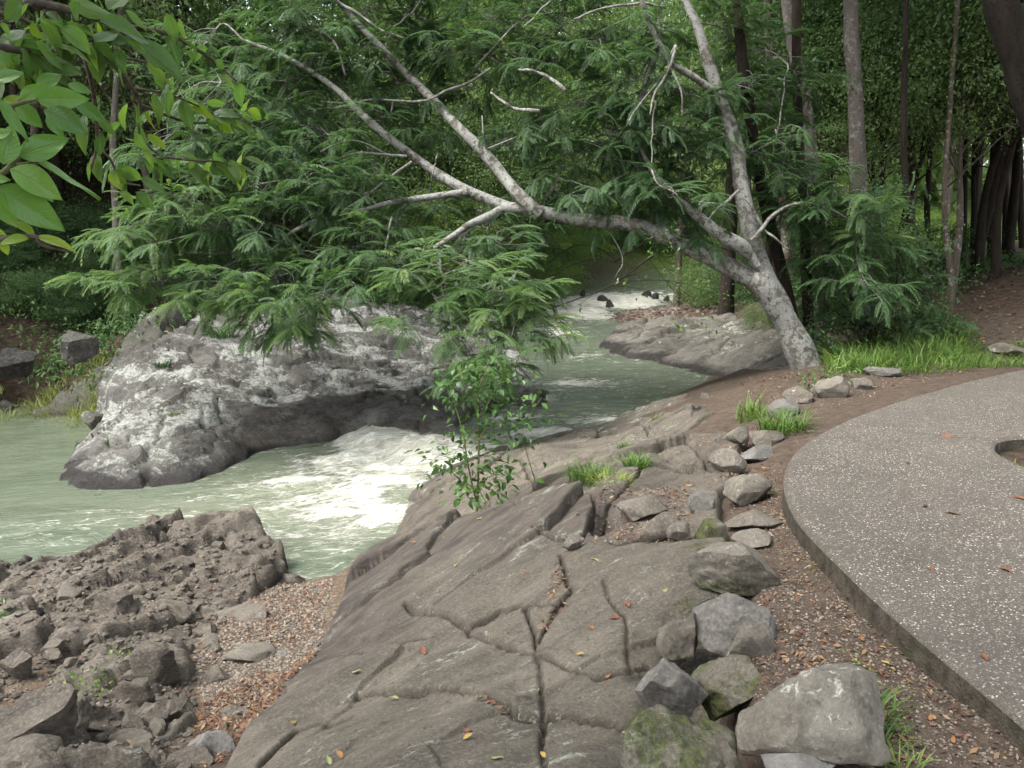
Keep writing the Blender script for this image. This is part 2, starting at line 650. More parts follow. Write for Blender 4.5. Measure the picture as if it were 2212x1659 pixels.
def mat_path():
    t = NT('exposed_aggregate')
    v = t.n('ShaderNodeTexVoronoi')
    v.inputs['Scale'].default_value = 92
    t.l(t.geo.outputs['Position'], v.inputs['Vector'])
    sep = t.n('ShaderNodeSeparateColor')
    t.l(v.outputs['Color'], sep.inputs[0])
    rnd = sep.outputs['Red']
    v2 = t.n('ShaderNodeTexVoronoi')
    v2.inputs['Scale'].default_value = 150
    t.l(t.geo.outputs['Position'], v2.inputs['Vector'])
    sep2 = t.n('ShaderNodeSeparateColor')
    t.l(v2.outputs['Color'], sep2.inputs[0])
    mortar = t.ramp(t.noise(2.2, 6, .65), [(0.3, (0.052, 0.046, 0.038)), (0.7, (0.094, 0.084, 0.070))])
    mortar = t.mix(t.math('MULTIPLY', t.step(t.noise(.9, 3), .4, .65), .4), mortar, (0.07, 0.066, 0.055))
    stone = t.ramp(rnd, [(0.0, (0.07, 0.058, 0.046)), (0.25, (0.14, 0.115, 0.092)), (0.5, (0.09, 0.078, 0.070)), (0.68, (0.18, 0.148, 0.118)), (0.84, (0.25, 0.22, 0.19)), (0.905, (0.44, 0.415, 0.38)), (1.0, (0.55, 0.53, 0.51))], 'CONSTANT')
    stone = t.mix(t.math('MULTIPLY', t.step(t.noise(1.6, 5, .7), .42, .66), .55), stone, mortar)
    a = t.step(v.outputs['Distance'], 0.50, 0.34)
    col = t.mix(a, mortar, stone)
    s2 = t.ramp(sep2.outputs['Red'], [(0, (0.08, 0.07, 0.06)), (.6, (0.16, 0.14, 0.12)), (.92, (0.36, 0.34, 0.31))], 'CONSTANT')
    b = t.math('MULTIPLY', t.step(v2.outputs['Distance'], 0.42, 0.28), t.math('SUBTRACT', 1.0, a))
    col = t.mix(b, col, s2)
    edge = t.mix(t.step(t.noise(14, 6, .75), .3, .7), (0.026, 0.021, 0.015), (0.085, 0.072, 0.054))
    edge = t.mix(t.math('MULTIPLY', t.step(t.noise(4, 5, .7), .52, .68), .6), edge, (0.032, 0.038, 0.014))
    col = t.mix(t.attr('edge'), col, edge)
    h = t.math('SUBTRACT', 1.0, v.outputs['Distance'])
    return t.done(t.principled(col, 0.72, 0.3, t.bump(h, 0.5, 0.006)))


M['path'] = mat_path()


def mat_water():
    t = NT('creek_water')
    fm = t.attr('foam')
    vf = t.pos((0.55, 1.6, 1), (0, 0, R(-14)))
    n1 = t.noise(2.6, 7, 0.68, vf, 0.8)
    n2 = t.noise(9, 6, 0.7, vf, 0.6)
    n3 = t.noise(40, 4, 0.75, vf, 0.3)
    s = t.math('ADD', t.math('ADD', t.math('MULTIPLY', n1, 0.42), t.math('MULTIPLY', n2, 0.36)), t.math('MULTIPLY', n3, 0.30))
    thr = t.math('SUBTRACT', 0.84, t.math('MULTIPLY', fm, 0.50))
    foam = t.step(s, thr, t.math('ADD', thr, 0.14))
    rid = t.noise(1.9, 4, 0.55, vf, 1.2)
    line = t.step(t.math('ABSOLUTE', t.math('SUBTRACT', rid, 0.5)), 0.022, 0.004)
    line = t.math('MULTIPLY', t.math('MULTIPLY', line, t.step(fm, .22, .45)), t.step(n2, .42, .62))
    foam = t.math('MAXIMUM', foam, t.math('MULTIPLY', line, .5))
    murk = t.mix(t.step(n1, 0.35, 0.65), (0.085, 0.105, 0.072), (0.118, 0.138, 0.098))
    murk = t.mix(t.attr('aer'), murk, t.mix(t.step(n2, .35, .65), (0.20, 0.21, 0.15), (0.36, 0.36, 0.27)))
    fcol = t.mix(t.step(n2, 0.38, 0.68), (0.44, 0.43, 0.35), (0.74, 0.74, 0.685))
    col = t.mix(foam, murk, fcol)
    rough = t.math('ADD', 0.10, t.math('MULTIPLY', foam, 0.6))
    vb = t.pos((0.8, 1.7, 1), (0, 0, R(-14)))
    h = t.math('ADD', t.math('MULTIPLY', t.noise(5, 4, 0.6, vb, .5), 1.0), t.math('MULTIPLY', t.noise(17, 4, 0.6, vb, .4), 0.35))
    h = t.math('MULTIPLY', h, t.math('ADD', 0.25, t.attr('chop')))
    h = t.math('ADD', h, t.math('MULTIPLY', t.math('MULTIPLY', n3, foam), 0.5))
    return t.done(t.principled(col, rough, 0.5, t.bump(h, 0.8, 0.06)))


M['water'] = mat_water()
M['leaf_frond'] = mat_leaf('frond_green', (0.034, 0.070, 0.032), (0.076, 0.140, 0.056), (0.16, 0.23, 0.075), trans=0.42, rough=0.5, spec=0.3)
M['leaf_bg'] = mat_leaf('forest_green', (0.052, 0.092, 0.037), (0.110, 0.175, 0.066), (0.185, 0.26, 0.088), trans=0.42, rough=0.45, spec=0.45)
M['leaf_dark'] = mat_leaf('shade_green', (0.034, 0.070, 0.028), (0.066, 0.125, 0.046), (0.11, 0.185, 0.058), trans=0.25, rough=0.5, spec=0.3)
M['leaf_lime'] = mat_leaf('lime_green', (0.085, 0.15, 0.034), (0.15, 0.235, 0.05), (0.24, 0.33, 0.08), trans=0.35, rough=0.5, spec=0.3)
M['leaf_sapling'] = mat_leaf('sapling_green', (0.022, 0.060, 0.018), (0.05, 0.115, 0.025), (0.12, 0.22, 0.04), trans=0.3, rough=0.4, spec=0.4)
M['leaf_big'] = mat_leaf('glossy_leaf_green', (0.055, 0.135, 0.028), (0.095, 0.21, 0.040), (0.15, 0.29, 0.055), trans=0.25, rough=0.28, spec=0.5, veins=True)
M['leaf_big_dark'] = mat_leaf('glossy_leaf_dark', (0.045, 0.100, 0.028), (0.075, 0.150, 0.038), (0.13, 0.21, 0.050), trans=0.48, rough=0.32, spec=0.5, veins=True)
M['leaf_young'] = mat_leaf('young_leaf', (0.14, 0.24, 0.02), (0.20, 0.30, 0.03), (0.27, 0.36, 0.05), trans=0.35, rough=0.35, spec=0.4, veins=True)
M['grass'] = mat_leaf('grass_green', (0.045, 0.095, 0.016), (0.085, 0.165, 0.030), (0.19, 0.25, 0.075), trans=0.3, rough=0.5, spec=0.3)
M['grass_dry'] = mat_leaf('grass_yellowing', (0.10, 0.14, 0.02), (0.17, 0.22, 0.05), (0.30, 0.30, 0.12), trans=0.3, rough=0.6, spec=0.2)
M['bark_main'] = mat_bark('lichen_bark', (0.055, 0.048, 0.040), (0.15, 0.138, 0.118), (0.235, 0.238, 0.218), 0.64, 1.0, 2.5)
M['bark_base'] = M['bark_main']
M['bark_twig'] = mat_bark('pale_twig_bark', (0.10, 0.092, 0.08), (0.21, 0.205, 0.185), (0.30, 0.30, 0.275), 0.5, 2.0, 2)
M['bark_brown'] = mat_bark('brown_bark', (0.06, 0.048, 0.038), (0.15, 0.125, 0.10), (0.3, 0.29, 0.26), 0.35, 1.0, 6)
M['bark_grey'] = mat_bark('grey_bark', (0.085, 0.072, 0.062), (0.18, 0.16, 0.138), (0.27, 0.26, 0.24), 0.4, 1.2, 5)
M['bark_dark'] = mat_bark('dark_bark', (0.016, 0.013, 0.010), (0.045, 0.035, 0.027), None, 0, 1.0, 6)
M['bark_backlit'] = mat_bark('backlit_dark_bark', (0.007, 0.006, 0.005), (0.022, 0.017, 0.013), None, 0, 1.0, 6)  # the corner trunk's backlit shade, put into a darker bark colour
M['stem'] = mat_simple('green_stem', (0.06, 0.08, 0.025), (0.14, 0.13, 0.06), 40)
M['wood_dead'] = mat_bark('dead_wood', (0.05, 0.038, 0.028), (0.13, 0.105, 0.08), None, 0, 1.5, 5)


def mat_litter(name, cols):
    t = NT(name)
    c = t.ramp(t.attr('rnd'), [(i / (len(cols)), c) for i, c in enumerate(cols)], 'CONSTANT')
    return t.done(t.principled(c, 0.75, 0.25))


M['litter'] = mat_litter('dry_leaf_colours', [(0.085, 0.045, 0.028), (0.13, 0.070, 0.040), (0.18, 0.12, 0.078), (0.07, 0.04, 0.028), (0.24, 0.175, 0.115), (0.15, 0.07, 0.04), (0.11, 0.078, 0.055), (0.20, 0.115, 0.05), (0.085, 0.055, 0.04), (0.12, 0.06, 0.038)])
M['pebble'] = mat_litter('pebble_colours', [(0.11, 0.09, 0.072), (0.15, 0.125, 0.098), (0.08, 0.066, 0.055), (0.20, 0.17, 0.13), (0.13, 0.11, 0.10), (0.25, 0.215, 0.165), (0.10, 0.072, 0.055), (0.16, 0.14, 0.12)])
M['bar_stone'] = mat_litter('bar_stone_colours', [(0.075, 0.055, 0.045), (0.12, 0.09, 0.075), (0.05, 0.04, 0.035), (0.15, 0.115, 0.09), (0.09, 0.058, 0.045), (0.18, 0.15, 0.125)])
M['yellow_leaf'] = mat_simple('yellow_leaf', (0.26, 0.17, 0.045), (0.34, 0.25, 0.08), 30, .6)
M['orange_leaf'] = mat_simple('orange_leaf', (0.20, 0.095, 0.035), (0.27, 0.14, 0.055), 30, .6)
M['brown_leaf'] = mat_simple('brown_leaf', (0.11, 0.045, 0.028), (0.20, 0.085, 0.05), 30, .6)
M['green_leaf'] = mat_simple('pale_green_leaf', (0.15, 0.18, 0.07), (0.24, 0.26, 0.12), 30, .6)

# ------------------------------------------------------------------ water levels
ZL, ZU = -1.30, -1.0
FA = W(1000, 985, -1.1)[:2]
FB = W(790, 930, -1.1)[:2]
_d = (FB - FA) / np.linalg.norm(FB - FA)
FN = np.array([_d[1], -_d[0]])
if FN.dot(np.array([2, 14.]) - FA) < 0:
    FN = -FN


def water_level(x, y):
    s = (x - FA[0]) * FN[0] + (y - FA[1]) * FN[1]
    wob = 0.25 * vnoise(x * 1.7, y * 1.7, seed=5)
    z = ZL + .12 * sstep(-2.4, -.3, s) + (ZU - ZL - .12) * sstep(-0.40, 0.25, s + wob)
    return z + 0.22 * sstep(20.5, 29, y) * sstep(-2, 1, s)


# ------------------------------------------------------------------ control points
def CW(lst):
    return [W(u, v, z) for u, v, z in lst]


slab_pts = CW([
    (380, 1700, -.85), (560, 1659, -.62), (750, 1659, -.45), (950, 1659, -.32), (1200, 1659, -.24), (1350, 1659, -.30), (1450, 1640, -.42),
    (500, 1590, -.84), (620, 1500, -.82), (800, 1480, -.55), (1000, 1460, -.38), (1170, 1490, -.33), (1300, 1500, -.30), (1390, 1500, -.32),
    (700, 1385, -.86), (800, 1380, -.68), (950, 1370, -.48), (1150, 1400, -.36), (1300, 1400, -.28), (1400, 1390, -.29),
    (710, 1310, -.88), (800, 1280, -.76), (950, 1270, -.56), (1100, 1290, -.40), (1250, 1280, -.28), (1400, 1250, -.20), (1500, 1230, -.18),
    (740, 1255, -1.05), (810, 1200, -.90), (950, 1170, -.62), (1100, 1160, -.42), (1280, 1160, -.27), (1430, 1130, -.22), (1550, 1150, -.2),
    (860, 1160, -.86), (1000, 1112, -.60), (1100, 1085, -.44), (1290, 1072, -.25),
    (820, 1180, -1.32), (850, 1110, -1.18), (900, 1080, -1.02), (950, 1045, -.96), (990, 1060, -.92), (1050, 1000, -.74), (1120, 955, -.56), (1200, 940, -.52), (1240, 950, -.52),
    (1240, 1010, -.40), (1150, 1040, -.58), (1080, 1060, -.72), (1030, 1090, -.85),
    (1330, 960, -.36), (1330, 915, -.60), (1400, 890, -.42), (1450, 860, -.42), (1520, 850, -.36), (1450, 930, -.20), (1540, 950, -.17), (1400, 1030, -.26), (1500, 1040, -.2), (1600, 900, -.2), (1560, 1000, -.17), (1640, 1250, -.19), (1600, 1380, -.33), (1500, 1420, -.36), (1480, 1480, -.44), (1540, 1540, -.5), (1600, 1500, -.42), (1480, 1600, -.5), (1640, 1640, -.42),
]) + [(-1.6, 1.6, -.75), (-.6, 1.4, -.3), (.3, 1.2, -.18), (.9, 1.4, -.25), (1.6, 8.6, -.3), (2.6, 9.2, -.25)]
S = TPS(slab_pts, 0.01)
slab_poly = np.array([W(*p)[:2] for p in [
    (430, 1700, -.9), (500, 1590, -.95), (590, 1500, -1.0), (690, 1392, -1.05), (697, 1330, -1.05), (740, 1262, -1.2), (805, 1195, -1.3), (850, 1112, -1.3), (890, 1040, -1.3),
    (925, 985, -1.25), (960, 950, -1.15)]] + [W(1090, 935, -.95)[:2], W(1200, 928, -.95)[:2], W(1290, 915, -.9)[:2], W(1350, 885, -.8)[:2], W(1420, 858, -.7)[:2], W(1500, 838, -.6)[:2],
    W(1640, 860, -.2)[:2], W(1640, 960, -.17)[:2], W(1600, 1060, -.17)[:2], W(1600, 1130, -.17)[:2], W(1660, 1230, -.17)[:2], W(1665, 1340, -.2)[:2], W(1640, 1450, -.25)[:2], W(1660, 1600, -.3)[:2]] + [np.array([1.0, 1.7]), np.array([.5, 1.3]), np.array([-.6, 1.3]), np.array([-1.3, 1.6])])

ground_pts = CW([
    (1900, 1300, -.13), (2100, 1500, -.13), (1800, 1600, -.15), (1700, 1200, -.14), (1650, 1050, -.16), (1700, 930, -.14), (1900, 850, -.10), (2100, 790, -.08), (2212, 750, -.03), (1760, 800, -.15), (1650, 830, -.22),
    (600, 1300, -1.2), (720, 1240, -1.27), (500, 1400, -1.12), (560, 1480, -1.1), (450, 1600, -.97), (200, 1640, -.88), (100, 1400, -1.08), (300, 1280, -1.18), (0, 1300, -1.2), (-300, 1400, -1.15), (-400, 1240, -1.35), (0, 1225, -1.36), (200, 1200, -1.33), (400, 1180, -1.32), (640, 1230, -1.36),
    (100, 1100, -2), (400, 1110, -2), (700, 1100, -1.9), (800, 1010, -1.9), (300, 1070, -1.9), (50, 950, -1.8), (600, 1080, -1.9), (-300, 1050, -2),
    (400, 900, -1.8), (700, 850, -1.8), (900, 900, -1.8), (1000, 800, -1.8), (600, 760, -1.6),
    (1250, 800, -1.6), (1200, 900, -1.6), (1350, 850, -1.4), (1300, 700, -1.4), (1120, 850, -1.6), (1450, 820, -1.3),
    (1560, 812, -.93), (1500, 795, -1.0), (1300, 745, -1.1), (1640, 790, -.5), (1650, 730, -.55), (1500, 720, -.85),
    (1400, 672, -.80), (1550, 660, -.72), (1335, 677, -.95), (1250, 692, -1.5), (1225, 662, -1.4), (1275, 642, -1.3), (1350, 626, -1.25), (1215, 725, -1.5), (1700, 680, -.3), (1480, 640, -.78),
    (0, 905, -1.33), (150, 905, -1.33), (230, 880, -1.1), (100, 865, -1.18), (0, 845, -1.02), (150, 800, -.85), (300, 735, -.4), (420, 700, -.2),
]) + [(0, -3, -.2), (2, -3, -.1), (-3, -2, -.7), (3, 0, -.1), (1, .5, -.2), (-1, 1, -.6), (6, 3, -.05), (8, 8, 0), (6, -4, 0), (-4, 2, -.9), (-6, 0, -.8),
      (-7.5, 14.2, -.2), (-9, 16, 1.2), (-10, 20, 4.2), (-14, 16, 3), (-14, 24, 7), (-5, 17.5, .4), (-5, 22, 2.6), (-2, 21, -.2), (-2, 27, 2.0), (0.5, 27, -.4), (2, 38, 1.5), (-20, 10, 2), (-13, 11.5, -.2), (-14, 8, -1.5), (-24, 4, 0),
      (-30, 30, 11), (-10, 40, 9), (0, 60, 8), (10, 62, 6), (25, 62, 3),
      (3.2, 31.5, -1.3), (4.3, 34.5, -1.4), (1.1, 33, .2), (5, 31, -1.4), (8, 35, -1.5), (12, 39, -1.4), (18, 42, -1.2), (8, 44, .6), (14, 48, .8), (2.5, 24, -1.2), (3.2, 27.5, -1.2),
      (7, 26, -.4), (9, 22, 0), (10, 29, -.1), (14, 33, .1), (20, 20, .6), (22, 36, .3), (30, 30, .7), (7, 15, .1), (7.4, 12.6, .35), (8.6, 13.6, .75), (11, 14, .9), (6, 11, .02), (5, 17, -.1), (30, 8, .6), (14, 6, .2), (14, -6, .1)]
for a in np.linspace(0, 2 * np.pi, 16, endpoint=False):
    ground_pts.append((160 * math.sin(a), 160 * math.cos(a), 6 + 4 * math.sin(2 * a)))
G0 = TPS(ground_pts, 0.02)

island_edge = [(105, 1048, -1.34), (200, 1072, -1.34), (330, 1066, -1.34), (450, 1044, -1.34), (560, 1000, -1.32), (650, 975, -1.25), (740, 950, -1.15), (800, 940, -1.09)]
island_poly = np.array([W(*p)[:2] for p in island_edge + [
    (850, 962, -1.16), (900, 980, -1.16), (960, 974, -1.1), (985, 945, -1.0), (1010, 912, -1.0), (1100, 880, -1.0), (1195, 850, -1.0), (1165, 800, -1.0), (1130, 765, -1.0), (1080, 725, -1.0)]] +
    [np.array([-.4, 19.]), np.array([-3, 17.5]), W(420, 672, .05)[:2], W(330, 730, -.2)[:2], W(250, 800, -.55)[:2], W(190, 870, -1.0)[:2], W(215, 920, -1.2)[:2], W(160, 970, -1.3)[:2]])
island_pts = CW(island_edge) + CW([
    (170, 1010, -1.18), (220, 960, -1.08), (280, 1000, -1.1), (400, 990, -1.08), (520, 970, -1.14), (400, 930, -.92), (300, 900, -.84), (600, 925, -.98), (700, 905, -.86), (800, 895, -.84), (880, 882, -.82), (800, 925, -.98), (860, 945, -1.05), (900, 965, -1.09), (930, 920, -.93), (980, 915, -.93), (960, 955, -1.04), (1050, 885, -.90), (1150, 845, -.93), (1090, 850, -.86),
    (300, 850, -.64), (450, 850, -.66), (600, 860, -.80), (700, 865, -.77), (800, 850, -.78), (950, 840, -.82), (600, 800, -.56), (450, 780, -.42), (750, 790, -.62), (900, 780, -.72), (1020, 780, -.82), (1100, 780, -.92),
    (250, 840, -.72), (350, 745, -.24), (420, 705, -.1), (480, 690, -.02), (600, 700, -.12), (700, 695, -.2), (800, 662, -.02), (900, 700, -.42), (1000, 730, -.7), (240, 900, -1.0)]) + [(-3, 17.5, -.1), (-1, 18.5, -.4), (-5, 16, .2)]
IS = TPS(island_pts, 0.01)

rr_poly = np.array([W(*p)[:2] for p in [(1288, 748, -.97), (1340, 770, -.97), (1420, 785, -.97), (1480, 800, -.97), (1560, 818, -.97), (1640, 826, -.6), (1720, 800, -.25), (1730, 740, -.3), (1690, 700, -.4), (1560, 690, -.6), (1420, 690, -.72), (1340, 700, -.85)]])
rr_pts = CW([(1288, 748, -.97), (1340, 770, -.95), (1420, 785, -.97), (1480, 800, -.97), (1560, 818, -.97), (1330, 728, -.82), (1420, 735, -.74), (1500, 745, -.7), (1560, 780, -.78), (1600, 760, -.6), (1650, 800, -.5), (1680, 740, -.36), (1720, 790, -.22), (1420, 705, -.68), (1560, 705, -.55), (1690, 705, -.38)])
RR = TPS(rr_pts, 0.01)


beach_poly = np.array([W(*p)[:2] for p in [(-260, 1230, -1.3), (0, 1212, -1.32), (180, 1185, -1.32), (330, 1150, -1.32), (450, 1150, -1.3), (540, 1150, -1.3), (600, 1195, -1.3), (650, 1240, -1.3), (590, 1275, -1.2), (500, 1330, -1.15), (420, 1420, -1.1), (440, 1500, -1.0), (400, 1600, -.95), (420, 1690, -.85), (100, 1760, -.8), (-260, 1700, -.8)]])
beach_pts = CW([(-200, 1250, -1.2), (0, 1230, -1.24), (180, 1200, -1.2), (330, 1160, -1.17), (460, 1135, -1.0), (540, 1135, -1.0), (590, 1190, -1.12), (640, 1235, -1.26), (100, 1260, -1.16), (200, 1230, -1.1), (350, 1200, -1.1), (450, 1200, -1.08), (560, 1240, -1.16), (300, 1290, -1.1), (400, 1280, -1.14), (150, 1340, -1.02), (300, 1350, -1.06), (400, 1370, -1.1), (500, 1320, -1.2), (100, 1450, -.95), (250, 1440, -.98), (370, 1450, -1.06), (430, 1500, -1.05), (100, 1560, -.82), (250, 1560, -.88), (370, 1570, -.95), (200, 1659, -.80), (380, 1650, -.9), (0, 1650, -.74), (-200, 1500, -.9), (-200, 1650, -.75)])
BE = TPS(beach_pts, 0.01)


def ground_z(x, y, lower=True):
    x = np.asarray(x, float)
    y = np.asarray(y, float)
    z = G0(x, y)
    near = sstep(45, 20, np.hypot(x, y))
    z = z + 0.05 * fbm(x * .9, y * .9, seed=3, octv=4) * near + 0.012 * fbm(x * 7, y * 7, seed=4, octv=3) * near
    # keep the soil beside the path below its surface
    sdp = poly_sd(x, y, path_poly)
    z = np.where(sdp > -0.05, np.minimum(z, -0.10), z)
    z = np.where((sdp <= -0.05) & (sdp > -0.6), np.minimum(z, np.where(y < 5.5, -0.11, -0.05) + 0.012 * fbm(x * 7, y * 7, seed=4, octv=3)), z)
    if lower:
        for poly, f, dz in ((slab_poly, S, .10), (island_poly, IS, .25), (rr_poly, RR, .12), (beach_poly, BE, .06)):
            sd_ = poly_sd(x, y, poly)
            m = sd_ > 0.02
            if m.any():
                zz = f(x, y) - dz
                z = np.where(m, np.minimum(z, z + (np.minimum(z, zz) - z) * sstep(.02, .2, sd_)), z)
    return z


hole_c = W(2328, 994, 0)[:2]
hole_r = np.array([.44, .60])
path_px = [(2330, 772), (2212, 797), (2100, 820), (2000, 848), (1900, 880), (1830, 906), (1780, 930), (1735, 958), (1707, 990), (1693, 1030), (1698, 1072), (1720, 1118), (1760, 1165), (1810, 1215), (1870, 1272), (1950, 1342), (2040, 1418), (2130, 1492), (2212, 1562), (2400, 1725)]
path_xy = smooth_path([np.array([*W(u, v, 0)[:2], 0]) for u, v in path_px], 150)[:, :2]
path_poly = np.vstack([path_xy, [[2.2, 0.6], [2.6, -3], [5.6, -3], [7.4, 2], [9.5, 7.2]]])


# ------------------------------------------------------------------ ground sheet
def axis_(lo, hi, segs):
    """piecewise spacing: segs = [(limit, step), ...]"""
    v = [lo]
    for lim, st in segs:
        n = max(1, int(round((lim - v[-1]) / st)))
        v += list(np.linspace(v[-1], lim, n + 1)[1:])
    return np.array(v)


gx = axis_(-420, 420, [(-60, 20), (-20, 2), (-5, .16), (6, .055), (12, .16), (25, 1), (60, 5), (420, 24)])
gy = axis_(-200, 600, [(-20, 15), (0, 1.5), (8, .055), (16, .09), (32, .25), (60, 1.5), (120, 8), (600, 40)])
X, Y, F = grid_mesh(gx, gy)
Z = ground_z(X, Y)
gravel = np.maximum(sstep(-.9, -1.05, Z) * (Y < 9), sstep(.6, 0.0, line_d(X, Y, [W(1345, 677, -.9)[:2], W(1400, 670, -.85)[:2], W(1560, 668, -.75)[:2]]) - 1.6))
litter = np.maximum(sstep(11.5, 14, Y) * sstep(-3, -6, X), 0) * 0.9 + sstep(11.5, 12.5, Y) * sstep(5.5, 7, X) * sstep(20, 16, Y)
litter = np.maximum(litter, sstep(16, 22, Y) * .6)
litter = np.maximum(litter, sstep(.85, .7, np.hypot(X - hole_c[0], Y - hole_c[1])))
green = sstep(24, 32, Y) * sstep(5, 9, X) + sstep(34, 40, Y) * .6 + sstep(.9, .2, np.hypot((X + 6.5), (Y - 11.6) * 1.6) - .6) * .8
stuff_ = mesh_np('ground', np.stack([X, Y, Z], 1), F, {'gravel': gravel, 'litter': np.clip(litter, 0, 1), 'green': np.clip(green, 0, 1)}, True, M['ground'])
structure(link('ground', stuff_))


# ------------------------------------------------------------------ bedrock bodies
def rock_field(name, poly, f, res, detail, mat, edge=0.08, drop=0.5, extra=None, sharp=None, wig=0.05):
    lo = poly.min(0) - .1
    hi = poly.max(0) + .1
    xs = np.arange(lo[0], hi[0], res)
    ys = np.arange(lo[1], hi[1], res)
    X, Y, F = grid_mesh(xs, ys)
    wx = X + wig * fbm(X * 3, Y * 3, seed=91, octv=3)
    wy = Y + wig * fbm(X * 3, Y * 3, seed=92, octv=3)
    sdv = poly_sd(wx, wy, poly)
    keep = sdv > 0
    Z = f(X, Y)
    Z, attrs = detail(X, Y, Z, sdv)
    Z = Z - drop * (1 - sstep(0, edge, sdv)) ** 1.5
    V = np.stack([X, Y, Z], 1)
    V, F, attrs = cull(V, F, keep, attrs)
    return mesh_np(name, V, F, attrs, True, mat, sharp=sharp)


cracks = [
    ([(873, 1302), (910, 1309), (1001, 1342), (1074, 1375), (1143, 1408), (1172, 1417), (1230, 1440), (1281, 1459), (1354, 1455), (1400, 1430)], .045, .016, .02),
    ([(771, 1488), (855, 1473), (939, 1473), (1019, 1491), (1092, 1506), (1121, 1528), (1168, 1531), (1238, 1535), (1289, 1546), (1365, 1579), (1430, 1620)], .06, .02, .035),
    ([(1137, 1295), (1157, 1382), (1168, 1455), (1172, 1546), (1183, 1690)], .035, .012, 0),
    ([(1208, 1192), (1234, 1265), (1201, 1305), (1165, 1382)], .05, .035, .0),
    ([(1150, 1152), (1208, 1152), (1252, 1149), (1281, 1109), (1283, 1069)], .07, .025, .02),
    ([(1307, 1243), (1311, 1287), (1343, 1316), (1358, 1393), (1365, 1440)], .035, .016, 0),
    ([(1252, 1149), (1330, 1170), (1420, 1150), (1500, 1150)], .05, .03, .0),
    ([(1019, 1342), (1080, 1310), (1143, 1291), (1208, 1295), (1234, 1265)], .03, .02, .03),
    ([(1390, 1010), (1340, 1060), (1300, 1100)], .05, .03, .0),
    ([(1250, 960), (1300, 1000), (1400, 1010), (1500, 1000)], .05, .03, .02),
    ([(1380, 890), (1420, 930), (1480, 960), (1540, 1010)], .04, .02, .02),
    ([(1110, 955), (1150, 1000), (1160, 1060)], .05, .02, .03),
    ([(700, 1420), (850, 1390), (940, 1360)], .012, .02, 0),
    ([(560, 1640), (640, 1560), (760, 1530)], .02, .03, .02),
]


S_low = Lookup(S, -3, 4, 1, 11, .08)


def solve_px(u, v, f, z0=-.4):
    f = S_low if f is S else f
    z = z0
    for _ in range(25):
        p = W(u, v, z)
        z = 0.6 * z + 0.4 * float(f(np.array([p[0]]), np.array([p[1]]))[0])
    return W(u, v, z)


crack_xy = [([tuple(solve_px(u, v, S)[:2]) for u, v in pts], dep, wid, stp) for pts, dep, wid, stp in cracks]


stain_xy = [tuple(solve_px(u, v, S)[:2]) for u, v in [(690, 1400), (730, 1290), (850, 1210), (1000, 1150), (1150, 1115), (1260, 1100)]]
moss_xy = [solve_px(u, v, S)[:2] for u, v in [(1440, 1600), (1500, 1640), (1470, 1530), (1560, 1600), (1500, 1190), (1500, 1330), (1560, 1470), (1480, 1440)]]
notch_p = solve_px(1310, 1110, S)
ridge_xy = np.array([solve_px(u, v, S)[:2] for u, v in [(900, 1142), (1000, 1112), (1100, 1085), (1200, 1076), (1285, 1072)]])
ridge_xy = ridge_xy[np.argsort(ridge_xy[:, 0])]


